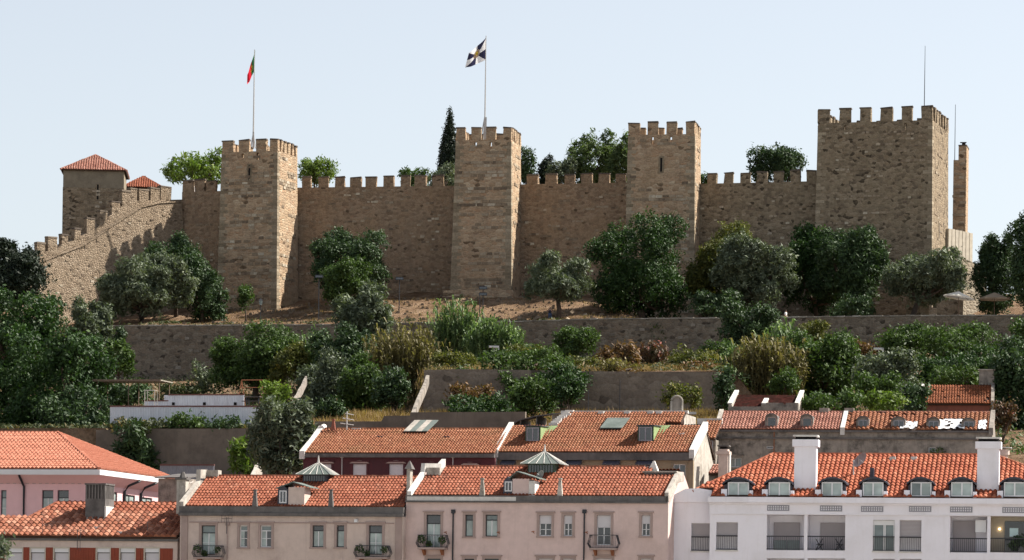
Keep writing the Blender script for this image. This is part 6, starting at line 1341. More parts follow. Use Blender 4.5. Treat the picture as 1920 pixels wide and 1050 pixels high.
trees = [
 # behind the castle
 ('leafy_tree','bright leafy tree behind the short wall left of the first flag tower',TR,302,272,424,352,508,'tall','leaf_bright',None,.62),
 ('leafy_tree','yellow-green bushy tree just right of the first flag tower, behind the wall',TR,556,297,638,352,505,'bush','leaf_bright',None,1.),
 ('cypress','tall dark cypress standing directly left of the middle flag tower',TR,817,207,869,350,520,'cypress','leaf_black',None,1.6),
 ('leafy_tree','low round green tree showing over the battlements left of the cypress',TR,742,314,806,356,512,'bush','leaf_mid',None,1.),
 ('olive_tree','grey-green crown at the foot of the tall cypress, behind the battlements',TR,800,308,872,358,505,'bush','leaf_olive',None,1.),
 ('dark_tree','dark rounded tree touching the right side of the middle flag tower',TR,968,275,1008,352,508,'bush','leaf_dark',None,1.),
 ('conifer','spiky dark conifer crown behind the wall right of the middle flag tower',TR,1002,282,1046,352,512,'conifer','leaf_black',None,1.),
 ('olive_tree','grey-green tree low behind the wall between the conifer and the tall feathery tree',TR,1024,290,1082,352,509,'bush','leaf_olive',None,1.),
 ('feathery_tree','tall feathery pale green tree behind the wall between the two middle towers',TR,1056,246,1160,356,511,'tall','leaf_tall',None,.9),
 ('feathery_tree','greener feathery tree pressed against the left side of the tower without a flag',TR,1130,252,1196,356,507,'tall','leaf_tall',None,1.),
 ('round_tree','round dark tree behind the wall left of the largest tower',TR,1405,262,1508,350,505,'round','leaf_dark',None,1.25),
 ('leafy_tree','small green crown in the gap right of the tower without a flag',TR,1306,322,1334,352,500,'bush','leaf_mid',None,1.),
 # on the castle terrace
 ('olive_tree','wide grey-green olive tree with a forked trunk in front of the stepped sunlit wall',TR,184,468,358,600,462,'olive','leaf_olive',264,1.15),
 ('leafy_tree','dark green tree behind the wide left olive tree',TR,276,440,372,560,473,'round','leaf_dark',330,1.),
 ('leafy_tree','dark shaggy tree leaning against the first flag tower',TR,332,484,424,598,467,'round','leaf_dark',378,1.1),
 ('sapling','thin staked sapling at the foot of the first flag tower',TR,446,536,474,572,464,'bush','leaf_mid',461,.8),
 ('evergreen_tree','large dark evergreen standing against the wall between the two flag towers',TR,588,427,736,545,474,'round','leaf_dark',655,1.3),
 ('round_shrub','rounded fresher green shrub in front of the large dark evergreen','shrub',601,477,695,568,464,'round','leaf_mid',None,1.3),
 ('olive_tree','small olive tree with bare curved trunk on sunny earth right of the middle tower',TR,982,474,1100,566,447,'olive','leaf_olive',1048,.85),
 ('evergreen_tree','massive dark evergreen tree in front of the tower without a flag',TR,1110,412,1300,598,456,'round','leaf_deep',1205,1.45),
 ('evergreen_tree','yellow-tinged dark tree right of the massive evergreen',TR,1286,416,1412,590,460,'round','leaf_yellow',1350,1.2),
 ('olive_tree','grey-green olive tree overlapping the yellow-tinged tree',TR,1342,450,1490,585,452,'olive','leaf_olive',1420,1.2),
 ('evergreen_tree','dark glossy tree in front of the left edge of the largest tower',TR,1466,430,1584,590,462,'round','leaf_deep',1530,1.3),
 ('evergreen_tree','broad dark grey-green tree in front of the largest tower',TR,1520,430,1672,592,455,'olive','leaf_dark',1606,1.35),
 ('olive_tree','olive tree with a forked trunk at the sunlit corner of the largest tower',TR,1668,462,1812,575,449,'olive','leaf_olive',1712,1.1),
 ('dark_tree','dark tree over the beige parasol at the right edge',TR,1812,424,1930,585,459,'conifer','leaf_dark',1850,1.15),
 ('dark_tree','dark tree cut off by the right edge of the picture',TR,1890,408,1985,590,447,'round','leaf_dark',1930,1.1),
 # left side
 ('conifer','black-green cypress-like conifer with ragged double top at the left edge',TR,-40,438,100,572,405,'conifer','leaf_black',30,1.6),
 ('broadleaf_tree','huge bright-leaved tree filling the left edge, upper crown',TR,-70,548,122,720,352,'broad','leaf_deep',20,1.),
 ('broadleaf_tree','huge green tree behind the pink house, lower and wider crown',TR,-20,610,206,832,343,'broad','leaf_deep',110,1.),
 ('olive_tree','grey-green bush-like tree between the huge left tree and the terrace wall',TR,130,566,208,680,404,'olive','leaf_olive',180,1.),
 ('dark_shrub','dark shrub in the shade at the left end of the terrace wall','shrub',186,608,240,712,425,'bush','leaf_dark',None,1.3),
 ('dark_shrub','very dark undergrowth behind the pergola','shrub',150,712,300,764,352,'hedge','leaf_dark',None,1.2),
 ('broadleaf_tree','dark hanging branches at the lower right of the huge left tree',TR,70,730,206,836,336,'broad','leaf_dark',150,1.),
 # hillside, left to right
 ('dark_tree','dark mixed tree against the terrace wall above the swing frame',TR,400,604,560,735,414,'round','leaf_mid',480,1.3),
 ('autumn_shrub','brownish shrub on the right shoulder of the dark mixed tree','shrub',500,640,580,725,408,'bush','leaf_yellow',None,1.),
 ('shrub','pale straggly shrub against the terrace wall','shrub',355,676,408,735,424,'bush','leaf_olive',None,.8),
 ('shrub','dim green weeds along the foot of the terrace wall above the fences','shrub',290,718,400,752,400,'hedge','leaf_mix',None,1.),
 ('loquat_shrub','bright yellow-green big-leaved shrub beside the pale climbing wall','shrub',489,712,546,762,338,'bush','leaf_bright',None,.9),
 ('olive_tree','tall grey-green tree rising behind the lantern house roof',TR,476,740,590,905,300,'olive','leaf_olive',535,1.5),
 ('shrub','yellow-green shrub at the right end of the smooth brown wall','shrub',434,822,486,895,318,'tall','leaf_bright',None,.8),
 ('olive_tree','silvery olive tree leaning over the terrace wall between the flag towers',TR,628,536,734,662,424,'tall','leaf_olive',690,1.5),
 ('dark_tree','dark dense tree below the silvery olive tree',TR,588,612,706,730,408,'round','leaf_dark',640,1.5),
 ('evergreen_tree','tall grey-green tree in the middle of the slope, left half of the dark group',TR,584,656,670,790,372,'round','leaf_olive',625,1.3),
 ('round_shrub','rounded mid-green tree in the middle of the slope, right of the grey-green one',TR,640,664,722,786,362,'round','leaf_mid',690,1.4),
 ('dark_shrub','dark shrub at the foot of the mid-slope trees behind the red house','shrub',584,748,650,800,345,'bush','leaf_dark',None,1.3),
 ('hedge','green ivy hedge hanging over the middle retaining wall','hedge',905,656,1085,712,356,'hedge','leaf_mid',None,1.1),
 ('shrub','round bright bush in front of the terrace wall right of the lamp','shrub',1034,612,1130,682,402,'bush','leaf_mid',None,1.2),
 ('shrub','dense dark green bush behind the roof of the dark red house','shrub',826,742,966,806,330,'hedge','leaf_deep',None,1.3),
 ('shrub','green bush with brown twigs left of the whitewashed ridge','shrub',948,705,1045,785,338,'bush','leaf_mid',None,1.),
 ('shrub','bright leafy bush nearest the ragged white gable top','shrub',1030,700,1098,765,336,'bush','leaf_deep',None,1.1),
 ('red_shrub','reddish-leaved shrub above the middle retaining wall','shrub',1188,642,1256,694,380,'bush','leaf_red',None,1.),
 ('shrub','light green bush right of the reddish shrub','shrub',1248,650,1345,700,378,'bush','leaf_yellow',None,.9),
 ('shrub','yellow-green bush beside the thin arch','shrub',1240,722,1318,765,334,'bush','leaf_yellow',None,.9),
 ('dark_tree','dark tree with a bare stem standing in front of the terrace wall on the right',TR,1354,560,1452,655,415,'round','leaf_dark',1407,1.3),
 ('shrub','green bush left of the brown cane thicket','shrub',1310,636,1380,700,392,'bush','leaf_mid',None,1.),
 ('leafy_tree','big green bush mass right of the brown cane thicket',TR,1476,618,1606,748,362,'round','leaf_mid',1545,1.4),
 ('autumn_shrub','yellow-brown shrub top against the terrace wall on the right','shrub',1490,602,1566,660,408,'bush','leaf_yellow',None,1.),
 ('dark_shrub','dark grey-green bush left of the mossy cottage','shrub',1600,664,1735,768,352,'round','leaf_olive',None,1.4),
 ('hedge','wide ivy mound spilling over the terrace wall on the right','hedge',1640,606,1880,700,398,'hedge','leaf_mid',None,1.2),
 ('hedge','second lower ivy mound between the two white lamp heads','hedge',1716,650,1890,730,376,'hedge','leaf_deep',None,1.1),
 ('dark_tree','dark tree at the right edge behind the cottage chimney',TR,1862,630,1975,830,338,'broad','leaf_dark',1910,1.2),
 ('shrub','pinkish-speckled bush touching the right end of the cottage','shrub',1850,752,1905,806,318,'bush','leaf_red',None,.9),
 ('shrub','bright yellow-green low bush between the ruin and the cottage','shrub',1618,738,1706,778,318,'bush','leaf_bright',None,1.),
 ('hedge','dark green scrub directly right of the roofless ruin','hedge',1494,738,1625,776,322,'hedge','leaf_mid',None,1.2),
 ('dark_shrub','dark bush between the bright low bush and the cottage','shrub',1690,718,1745,782,326,'bush','leaf_dark',None,1.3),
 ('shrub','dark weeds at the right end of the middle retaining wall','shrub',1330,690,1376,770,345,'bush','leaf_dark',None,1.),
 ('shrub','fresh green plants in front of the long corrugated fence','shrub',316,776,390,808,331,'hedge','leaf_mid',None,1.),
 ('shrub','dark low plants right of the fresh green ones along the fence','shrub',388,784,470,808,331,'hedge','leaf_dark',None,1.),
 ('creeper','dark creeper hanging down the left end of the smooth brown wall','creeper',205,795,292,895,328,'tall','leaf_dark',None,.8),
 ('shrub','brownish tuft on the wall top left of the fresh green plants','shrub',205,784,318,812,330.5,'hedge','leaf_mix',None,1.),
 ('palm_shrub','drooping grey-green leaves poking in at the lower left corner','shrub',-25,1008,18,1045,235,'bush','leaf_olive',None,1.),
 ('sapling','thin young tree peeping over the wall beside the small turret roof',TR,196,636,250,700,410,'tall','leaf_mid',None,.6),
 ('shrub','low green scrub between the fresh cane and the round bright bush','shrub',952,644,1046,682,396,'hedge','leaf_mid',None,1.),
 ('shrub','rusty dry shrub between the round bright bush and the tilted lamp head','shrub',1108,656,1196,700,380,'hedge','leaf_rust',None,.9),
 ('shrub','brown-orange dry shrub hanging over the wall below the light green bush','shrub',1256,676,1346,722,358,'hedge','leaf_rust',None,.9),
 ('shrub','scraggly green growth on the ledge left of the rusty shrub','shrub',1060,668,1130,706,366,'hedge','leaf_yellow',None,.9),
 ('shrub','rusty grass-like shrub at the foot of the middle retaining wall','shrub',838,722,930,764,345,'hedge','leaf_rust',None,.8),
 ('shrub','dry orange shrub on the right slope between the big green mass and the wide ivy','shrub',1590,636,1650,680,392,'hedge','leaf_rust',None,.9),
 ('shrub','dull green scrub below the brown cane thicket and left of the big green mass','shrub',1440,690,1500,744,352,'bush','leaf_mid',None,1.),
 ('shrub','dark thicket joining the mid-slope trees and the dry cane','shrub',700,690,770,770,356,'bush','leaf_dark',None,1.1),
 ('shrub','grey-green scrub under the small pale cane clump','shrub',548,676,604,748,392,'bush','leaf_olive',None,1.1),
 ('shrub','yellow-flecked scrub below the large dry cane','shrub',806,660,900,700,368,'hedge','leaf_yellow',None,1.),
 ('shrub','scrub filling the right slope above the bright low bush','shrub',1596,700,1700,748,336,'hedge','leaf_mid',None,1.1),
 ('shrub','green scrub between the wide ivy and the mossy cottage roof','shrub',1736,690,1850,726,340,'hedge','leaf_mid',None,1.1),
 ('shrub','green bush by the right end of the terrace wall','shrub',1880,600,1960,660,400,'bush','leaf_mid',None,1.1),
 ('shrub','dark bush hiding the base of the large tree cluster right of the massive evergreen','shrub',1290,548,1400,600,447,'hedge','leaf_dark',None,1.1),
 ('shrub','dark low bush under the broad dark tree on the castle terrace','shrub',1550,556,1650,602,446,'hedge','leaf_dark',None,1.1),
 ('creeper','green creeper hanging over the left part of the middle retaining wall','creeper',850,690,905,726,351,'hedge','leaf_mid',None,1.),
 ('creeper','broad curtain of ivy on the middle retaining wall under the hedge','creeper',930,696,1010,742,350,'hedge','leaf_mid',None,1.),
 ('creeper','rust-tinged creeper on the middle retaining wall below the reddish shrub','creeper',1150,694,1215,722,351,'hedge','leaf_rust',None,.9),
 ('creeper','dark ivy patch hanging on the terrace wall above the reddish shrub','creeper',1215,606,1262,648,437,'hedge','leaf_mix',None,.8),
 ('shrub','yellowish weeds standing on the ledge above the middle retaining wall','shrub',1120,672,1200,704,353,'hedge','leaf_canedry',None,.9),
 ('creeper','thick ivy joining the hanging hedge to the bushes below the middle retaining wall','creeper',1000,686,1106,752,348.5,'hedge','leaf_deep',None,1.1),
 ('shrub','tall rust-orange dry growth on the ledge right of the round bright bush','shrub',1128,648,1200,702,362,'tall','leaf_rust',None,1.2),
 ('shrub','fresh yellow-green growth along the ledge below the white lamp head','shrub',940,650,1040,690,372,'hedge','leaf_yellow',None,1.),
]
for t in trees:
    name, label, cat, x0, y0, x1, y1, Y, kind, m, trunk, dens = t
    Yv = Y/(1+K((x0+x1)/2, y1)[0]*T14) if 318 <= Y <= 404  else Y   # hillside plants follow the slanted slope
    plant(name, label, cat, x0, y0, x1, y1, Yv, kind, m, trunk, 'trees and shrubs around the castle hill', dens, bark='bark')
# reeds
def cane(label, x0, y0, x1, y1, v, m, n, lw=.1):
    Y = YM((x0+x1)/2, v); a, b = P(x0, y1, Y), P(x1, y0, Y); cx = (a.x+b.x)/2; gz = G(cx, Y); hw = (b.x-a.x)/2; top = b.z-gz; lowz = a.z-gz
    o = bpy.data.objects.new('cane_thicket', None); col.objects.link(o); o.location = (cx, Y, gz); tag(o, label, 'reeds', 'cane thickets on the slope')
    vs = []; rs = []; st = MB()
    for i in range(n):
        x = g.uniform(-hw, hw); y = g.uniform(-2.5, 2.5); e = 1-abs(x/hw)**3*.3; h = top*g.uniform(.62, 1.)*e; z0 = min(0, G(cx+x, Y+y)-gz); lean = g.normal(0, .12, 2)
        if h < .8: h = .8
        st.tube([(x, y, z0-.2), (x+lean[0]*h*.5, y+lean[1]*h*.5, z0+h*.55), (x+lean[0]*h*1.1, y+lean[1]*h, h*.98)], [.025, .02, .01], 3)
        c0 = g.normal(.5, .22)
        for j in range(11):
            t = g.uniform(.25, 1.); px, py, pz = x+lean[0]*h*t, y+lean[1]*h*t, z0*(1-t)+h*t; th = g.uniform(0, 2*math.pi); L = g.uniform(.6, 1.5); dx, dy = math.cos(th), math.sin(th); w = lw*g.uniform(.7, 1.3)
            up = g.uniform(.5, 1.1); m1 = (px+dx*L*.25, py+dy*L*.25, pz+L*up*.55); e1 = (px+dx*L*.55, py+dy*L*.55, pz+L*(up*.8-.25)*.9)
            nx, ny = -dy*w, dx*w
            vs.append([(px-nx*.4, py-ny*.4, pz), (px+nx*.4, py+ny*.4, pz), (m1[0]+nx, m1[1]+ny, m1[2]), (m1[0]-nx, m1[1]-ny, m1[2])])
            vs.append([(m1[0]-nx, m1[1]-ny, m1[2]), (m1[0]+nx, m1[1]+ny, m1[2]), (e1[0]+nx*.1, e1[1]+ny*.1, e1[2]), (e1[0]-nx*.1, e1[1]-ny*.1, e1[2])])
            c = min(1, max(0, c0+g.normal(0, .15))); rs += [c, c]
    link('leaves', quads('leaves', np.array(vs), np.array(rs), m), o); st.build('stalks', M[m], o)
cane('tall fresh cane clump below the double floodlight', 812, 560, 902, 668, 420, 'leaf_cane', 240)
cane('lower row of fresh pale cane above the white lamp head', 880, 600, 976, 672, 412, 'leaf_cane', 260)
cane('large dry yellow-brown cane thicket in the middle of the slope', 694, 608, 822, 760, 372, 'leaf_canedry', 420)
cane('small pale green cane clump against the terrace wall on the left of the dark tree', 562, 612, 610, 690, 404, 'leaf_cane', 110, .09)
cane('pale green cane at the right end of the terrace wall trees', 1440, 600, 1500, 700, 396, 'leaf_cane', 150)
cane('brown dry cane thicket behind the roofless ruin', 1372, 632, 1500, 752, 356, 'leaf_canedry', 420)
cane('pale cane left of the brown thicket, under the dark tree', 1356, 650, 1402, 735, 366, 'leaf_cane', 110)
# grass and undergrowth on the slope: nobody could count it
def scatter(name, n, region, s, el, m, label=None, up=0., dens=None, hgt=.5, clump=10):
    vs = []; nc = n//clump
    x = g.uniform(region[0], region[1], nc); v = g.uniform(region[2], region[3], nc)
    keep = np.array([True if dens is None else g.random() < dens(a, b) for a, b in zip(x, v)]); x, v = x[keep], v[keep]; nc = len(x)
    z = np.array([Gv(a, b) for a, b in zip(x, v)]); y = v - np.clip(x, -75, 75)*T14
    ci = np.repeat(np.arange(nc), clump); N_ = len(ci); hs = g.uniform(.2, 1, nc)[ci]*hgt
    p = np.stack([x[ci]+g.normal(0, .4, N_), y[ci]+g.normal(0, .4, N_), z[ci]+g.random(N_)*hs], 1)
    if up:
        a = np.stack([g.normal(0, .35, N_), g.normal(0, .35, N_), np.ones(N_)], 1); b = np.stack([g.normal(size=N_), g.normal(size=N_), np.zeros(N_)], 1)
    else:
        nr = g.normal(size=(N_,3)); nr[:,2] += 1; nr[:,1] -= .5; a = np.cross(nr, g.normal(size=(N_,3))); b = np.cross(nr, a)
    a /= np.linalg.norm(a, axis=1)[:,None]; b /= np.linalg.norm(b, axis=1)[:,None]; sz = (s*g.uniform(.6, 1.3, N_))[:,None]; a *= sz*el/2; b *= sz/2
    q = np.stack([p-a-b*.5, p-a*.2+b*.5 if up == 0 else p-a+b*.5, p+a, p-b*.5], 1)
    cv = np.clip(g.normal(.5, .25, nc)[ci]+g.normal(0, .1, N_), 0, 1)
    o = link(name, quads(name, q, cv, m)); tag(o, label, None, kind='stuff')
nz = lambda a, b, f, s: .5+.5*math.sin(a*f+s)*math.cos(b*f*1.3+s*2)
scatter('undergrowth', 120000, (-120, 110, 351, 440), .3, 1.8, 'leaf_mix', 'low green and brown undergrowth covering the slope', dens=lambda a, b: (.35+.65*nz(a, b, .35, 1)) if (a < -22 or b > 352) else 0, hgt=.8)
scatter('ivy_cover', 75000, (20, 120, 305, 440), .3, 1.7, 'leaf_mid', 'leafy ground cover on the right-hand slope', dens=lambda a, b: .3+.7*nz(a, b, .28, 3), hgt=.9)
scatter('dry_grass', 60000, (-20, 26, 352, 400), .1, 8, 'leaf_dry', 'dry straw-coloured grass on the slope', up=1, dens=lambda a, b: nz(a, b, .3, 2)**1.5, hgt=.4)
scatter('dry_grass', 40000, (-20, 24, 344, 349.5), .1, 9, 'leaf_dry', 'tall dry grass right at the foot of the middle retaining wall', up=1, hgt=.9, dens=lambda a, b: nz(a, b, .6, 1))
scatter('dry_grass', 50000, (-20, 22, 318, 349), .1, 8, 'leaf_dry', 'dry grass at the foot of the middle retaining wall', up=1, dens=lambda a, b: .25+.75*nz(a, b, .4, 2), hgt=.5)
scatter('dry_grass', 26000, (-45, 16, 442, 476), .08, 5, 'leaf_dry', 'sparse dry tufts on the castle earth', up=1, dens=lambda a, b: nz(a, b, .5, 1)**2, hgt=.2)
scatter('undergrowth', 9000, (-75, -26, 330.6, 334), .28, 1.8, 'leaf_mix', 'weeds along the top of the smooth brown wall', hgt=.5)
scatter('undergrowth', 14000, (-62, -24, 336, 351), .28, 1.8, 'leaf_mix', 'weeds in the garden behind the corrugated fences', hgt=.7)
scatter('undergrowth', 9000, (-62, 14, 442, 446), .25, 1.8, 'leaf_mix', 'weeds just behind the terrace wall', dens=lambda a, b: nz(a, b, .6, 1)**2, hgt=.4)
def pebbles():
    mb = MB()
    for i in range(1400):
        x = rnd.uniform(-45, 16); v = rnd.uniform(443, 476); y = v-x*T14; s_ = rnd.choice((.08,.1,.14,.24)); z = Gv(x, v)
        mb.hexa([(x-s_,y-s_,z-.1),(x+s_,y-s_*.8,z-.1),(x+s_*.9,y+s_,z-.1),(x-s_,y+s_,z-.1),(x-s_*.7,y-s_*.6,z+s_*.9),(x+s_*.5,y-s_*.7,z+s_),(x+s_*.6,y+s_*.5,z+s_*.8),(x-s_*.6,y+s_*.6,z+s_)], rnd.random())
    o = mb.build('pebbles', M['stone']); tag(o, 'loose pebbles and clods strewn over the castle earth', kind='stuff')
pebbles()
# stones lying on the earth
RK = rand_mesh('rock', M['stone'], 5, .5, .4, .3, .3)
rk = [(1072,578,'brown rock lying right of the small olive tree trunk'),(1096,583,'darker flat rock next to the brown one on the sunny earth'),(1064,592,'pale stone at the foot of the small olive tree'),(1006,598,'greyish stone heap left of the dark-clothed person'),(974,560,'small red-brown stone near the middle tower corner')]
for px, py, lb in rk:
    Y = 444 if py > 585 else 449; p = P(px, py, Y); p.z = G(p.x, Y)+.12; o = link('rock', rnd.choice(RK), None, p, (rnd.random(), rnd.random(), rnd.random()*3)); o.scale = (1.5, 1.2, 1.5); tag(o, lb, 'rock', 'rocks on the castle earth')

# ================================================================== lamps, parasols, people
def root(name, label, cat, px, Y, group=None, z=None):
    p = P(px, 600, Y); o = bpy.data.objects.new(name, None); col.objects.link(o); o.location = (p.x, Y, G(p.x, Y) if z is None else z); tag(o, label, cat, group); return o
def zz(o, py, px, Y): return P(px, py, Y).z-o.location.z
def flood(label, px, y0, Y, heads, base=None):
    o = root('floodlight', label, 'floodlight', px, Y, 'floodlights on the terrace'); h = zz(o, y0, px, Y); k = MB(); k.tube([(0,0,-.3),(0,0,h)], .07, 6); k.build('pole', M['dark_metal'], o)
    for dz in heads: k = MB(); k.hexa([(-.55,-.25,h+dz-.3),(.55,-.25,h+dz-.3),(.55,.2,h+dz-.2),(-.55,.2,h+dz-.2),(-.5,-.15,h+dz+.12),(.5,-.15,h+dz+.12),(.5,.25,h+dz+.12),(-.5,.25,h+dz+.12)]); k.build('lamp_head', M['dark_metal'], o); k = MB(); k.box(-.45,.45,-.27,-.22,h+dz-.22,h+dz+.0); k.build('lens', M['glass_dark'], o)
    return o
flood('black floodlight on a thin pole left of the large dark evergreen', 597, 517, 459, [0])
flood('black floodlight on a pole right of the large dark evergreen', 748, 521, 459, [0])
flood('tall pole with two stacked black floodlights in front of the middle tower', 905, 540, 446, [.1, -.7])
o = pole('post', 'thinner pole standing left of the double floodlight', 'post', 899, 553, 600, 444, .06, .05, 'dark_metal')[0]
o = root('street_lantern', 'old-fashioned lantern on a post in front of the first flag tower', 'street lamp', 488.5, 448)
h = zz(o, 572, 488, 448); k = MB(); k.tube([(0,0,-.3),(0,0,h)], [.09,.05], 6); k.build('post', M['dark_metal'], o)
k = MB(); k.hexa([(-.13,-.13,h),(.13,-.13,h),(.13,.13,h),(-.13,.13,h),(-.24,-.24,h+.55),(.24,-.24,h+.55),(.24,.24,h+.55),(-.24,.24,h+.55)]); k.build('lantern_glass', M['glass_pale'], o)
k = MB(); k.hexa([(-.3,-.3,h+.55),(.3,-.3,h+.55),(.3,.3,h+.55),(-.3,.3,h+.55),(-.08,-.08,h+.82),(.08,-.08,h+.82),(.08,.08,h+.82),(-.08,.08,h+.82)]); k.tube([(0,0,h+.8),(0,0,h+1.)], .03, 4); k.build('lantern_roof', M['dark_metal'], o)
def garden_lamp(label, px, y0, yb, v, w, tilt=0):
    Y = YM(px, v); o = root('garden_lamp', label, 'lamp', px, Y, 'white flat lamp heads on the slope'); h = zz(o, y0, px, Y); k = MB(); k.tube([(0,0,-.5),(0,0,h)], .05, 5); k.build('post', M['pole'], o)
    k = MB(); k.hexa([(-w,-.3,h),(w,-.3,h-tilt),(w,.3,h-tilt),(-w,.3,h),(-w,-.3,h+.2),(w,-.3,h+.2-tilt),(w,.3,h+.22-tilt),(-w,.3,h+.22)]); k.box(w-.12, w+.02, -.2, .1, h-.3-tilt, h-.002-tilt); k.build('lamp_head', M['white_paint'], o)
garden_lamp('white flat lamp head on a thin post below the fresh cane', 927, 652, 676, 378, .55)
garden_lamp('small tilted white lamp head left of the reddish shrub', 1189, 666, 680, 376, .35, -.05)
garden_lamp('white flat lamp head left of the wide ivy mound', 1648, 656, 672, 366, .5)
garden_lamp('white flat lamp head at the right edge above the cottage chimney', 1873, 668, 686, 350, .5)
def parasol(label, px, y0, y1, w, Y, m, tilt=0):
    o = root('parasol', label, 'parasol', px, Y, 'cafe parasols'); h = zz(o, y0, px, Y); hl = zz(o, y1, px, Y); k = MB(); k.tube([(0,0,-.1),(0,0,h)], .045, 6); k.build('pole', M['wood'], o)
    r_ = w*Y/F/2; n = 8; vs = []; fs = []
    for i in range(n):
        a, b = 2*math.pi*i/n, 2*math.pi*(i+1)/n; s = len(vs)
        e1 = (r_*math.cos(a), r_*math.sin(a), hl-tilt*math.cos(a)); e2 = (r_*math.cos(b), r_*math.sin(b), hl-tilt*math.cos(b)); m_ = ((e1[0]+e2[0])/2*.97, (e1[1]+e2[1])/2*.97, (e1[2]+e2[2])/2+.03)
        vs += [(0,0,h), e1, m_, e2, (e1[0],e1[1],e1[2]-.16), (m_[0],m_[1],m_[2]-.16), (e2[0],e2[1],e2[2]-.16)]; fs += [(s,s+1,s+2),(s,s+2,s+3),(s+1,s+4,s+5,s+2),(s+2,s+5,s+6,s+3)]
    k = MB(); k.add(vs, fs); k.build('canopy', M[m], o)
    k = MB()
    for i in range(n): a = 2*math.pi*i/n; k.tube([(0,0,h-.06),(r_*math.cos(a)*.97, r_*math.sin(a)*.97, hl-tilt*math.cos(a)-.03)], .018, 3)
    k.build('ribs', M['wood'], o)
M['canvas_w'] = cloth('white_canvas', (.8,.78,.7)); M['canvas_b'] = cloth('beige_canvas', (.33,.27,.2))
parasol('white parasol lit by the sun in front of the small ruin', 1797, 546, 557, 58, 444, 'canvas_w', .25)
parasol('shaded beige parasol at the cafe near the right edge', 1864, 548, 560, 60, 447, 'canvas_b')
for px, lb in ((1762, 'small round cafe table left of the white parasol pole'), (1843, 'small cafe table left of the beige parasol pole')):
    o = root('cafe_table', lb, 'table', px, 446); k = MB(); k.tube([(0,0,.70),(0,0,.76)], .42, 10); k.build('table_top', M['white_paint' if px < 1800 else 'wood'], o); k = MB(); k.tube([(0,0,0),(0,0,.7)], .04, 5); k.tube([(0,0,-.02),(0,0,.03)], .25, 8); k.build('foot', M['dark_metal'], o)
T('skin', (.45,.27,.2), rough=.6, var=.05); T('hair_dark', (.03,.02,.015)); T('cloth_dark', (.02,.022,.035)); T('cloth_blue', (.04,.06,.12)); T('cloth_white', (.75,.75,.75)); T('cloth_grey', (.2,.2,.22)); T('cloth_red', (.35,.04,.03)); T('cloth_khaki', (.3,.25,.17))
def skinned(name, verts, edges, radii, m, parent, sub=1):
    me = bpy.data.meshes.new(name); me.from_pydata(verts, edges, []); me.materials.append(M[m]); o = link(name, me, parent)
    md = o.modifiers.new('skin', 'SKIN'); sv = me.skin_vertices[0]
    for i, r_ in enumerate(radii): sv.data[i].radius = r_ if hasattr(r_, '__len__') else (r_, r_)
    sv.data[0].use_root = True
    md.use_smooth_shade = True; s = o.modifiers.new('sub', 'SUBSURF'); s.levels = sub; s.render_levels = sub; return o
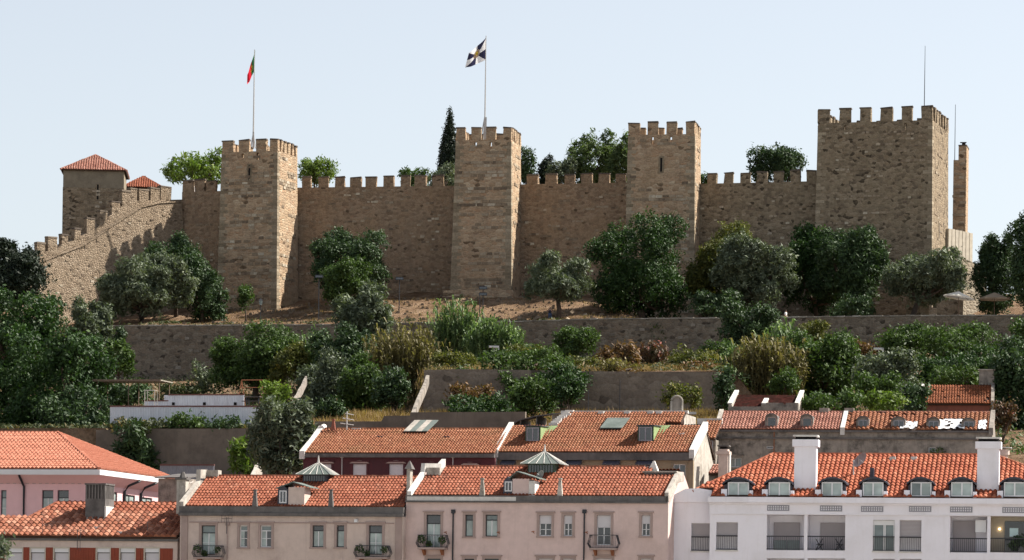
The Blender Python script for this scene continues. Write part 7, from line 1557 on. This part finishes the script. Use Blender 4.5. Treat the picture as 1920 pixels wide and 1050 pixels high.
def person(label, px, Y, pose, shirt, legs, hair='hair_dark', face=0, z=None, group='visitors on the castle terrace'):
    o = root('person', label, 'person', px, Y, group, z); o.rotation_euler = (0, 0, face)
    sit = pose == 'sit'; ph = .5 if sit else .93
    J = {'pel': (0,0,ph), 'wai': (0,0,ph+.2), 'che': (0,-.02 if not sit else -.05,ph+.42), 'nek': (0,-.02,ph+.56), 'hea': (0,-.04,ph+.68), 'top': (0,-.03,ph+.8)}
    for s, n_ in ((-1,'l'),(1,'r')):
        J[n_+'sh'] = (s*.19,0,ph+.48)
        if pose == 'arms': J[n_+'el'] = (s*.36,-.1,ph+.28); J[n_+'wr'] = (s*.2,-.28,ph+.42); J[n_+'ha'] = (s*.1,-.3,ph+.5)
        elif sit: J[n_+'el'] = (s*.27,-.05,ph+.22); J[n_+'wr'] = (s*.2,-.28,ph+.16); J[n_+'ha'] = (s*.17,-.36,ph+.17)
        else: J[n_+'el'] = (s*.27,.02,ph+.2); J[n_+'wr'] = (s*.27,-.08,ph-.03); J[n_+'ha'] = (s*.26,-.12,ph-.12)
        J[n_+'hi'] = (s*.1,0,ph-.04)
        if sit: J[n_+'kn'] = (s*.14,-.44,ph+.02); J[n_+'an'] = (s*.14,-.48,.08); J[n_+'to'] = (s*.15,-.64,.05)
        else: J[n_+'kn'] = (s*.12,-.02+s*.03,.5); J[n_+'an'] = (s*.12,.03+s*.03,.08); J[n_+'to'] = (s*.14,-.13+s*.03,.05)
    def sk(name, keys, es, rd, m): idx = {k_: i for i, k_ in enumerate(keys)}; return skinned(name, [J[k_] for k_ in keys], [(idx[a], idx[b]) for a, b in es], rd, m, o)
    keys = ['pel','wai','che','nek','hea','top']+[s+q for s in 'lr' for q in ('sh','el','wr','ha','hi','kn','an','to')]
    es = [('pel','wai'),('wai','che'),('che','nek'),('nek','hea'),('hea','top')]+[e for s in 'lr' for e in (('che',s+'sh'),(s+'sh',s+'el'),(s+'el',s+'wr'),(s+'wr',s+'ha'),('pel',s+'hi'),(s+'hi',s+'kn'),(s+'kn',s+'an'),(s+'an',s+'to'))]
    sk('body', keys, es, [.13,.12,.14,.055,.095,.085]+[.06,.045,.032,.035,.09,.06,.045,.04]*2, 'skin')
    k2 = ['pel','wai','che','lsh','lel','rsh','rel']; sk('shirt', k2, [('pel','wai'),('wai','che'),('che','lsh'),('lsh','lel'),('che','rsh'),('rsh','rel')], [.2,.185,.205,.11,.085,.11,.085], shirt)
    k3 = ['pel','lhi','lkn','lan','rhi','rkn','ran']; sk('trousers', k3, [('pel','lhi'),('lhi','lkn'),('lkn','lan'),('pel','rhi'),('rhi','rkn'),('rkn','ran')], [.185,.135,.1,.075,.135,.1,.075], legs)
    k = MB(); h = J['hea']; leaf = []
    for i in range(7):
        for j in range(5): th = 2*math.pi*i/7; f = j/4*1.75; leaf.append((h[0]+.118*math.cos(th)*math.sin(f), h[1]+.025+.125*math.sin(th)*math.sin(f), h[2]+.055+.125*math.cos(f)))
    k.add(leaf, [(i*5+j, ((i+1)%7)*5+j, ((i+1)%7)*5+j+1, i*5+j+1) for i in range(7) for j in range(4)]); k.build('hair', M[hair], o, smooth=True)
    return o
person('person in dark clothes with raised arms standing near the small olive tree', 1031, 444.5, 'arms', 'cloth_dark', 'cloth_blue')
person('person in a white shirt behind the wall, left of the lone dark tree', 1367, 441, 'stand', 'cloth_white', 'cloth_grey', face=.4)
person('person in white top and khaki trousers standing in front of the broad tree', 1473, 440.5, 'stand', 'cloth_white', 'cloth_khaki', face=1.2, z=39.3)
person('person in white sitting at the cafe left of the white parasol', 1737, 437.5, 'sit', 'cloth_white', 'cloth_khaki', face=1.5, z=38.9)
person('person in dark grey sitting with the back turned below the white parasol', 1770, 437, 'sit', 'cloth_dark', 'cloth_dark', face=3., z=38.95)
person('person in red sitting right of the white parasol', 1814, 435, 'sit', 'cloth_red', 'cloth_dark', face=2., z=38.8)
person('person in dark blue sitting under the beige parasol', 1848, 434, 'sit', 'cloth_blue', 'cloth_dark', face=-1., z=38.9)
person('person in dark clothes leaning in a gap of the battlements of the largest tower', 1640, 474, 'stand', 'cloth_dark', 'cloth_dark', z=P(1640, 233, 466).z-1.2, group='visitors on the towers')
person('second visitor looking out between the last merlons of the largest tower', 1717, 471, 'stand', 'cloth_grey', 'cloth_dark', z=P(1717, 236, 466).z-1.35, group='visitors on the towers')
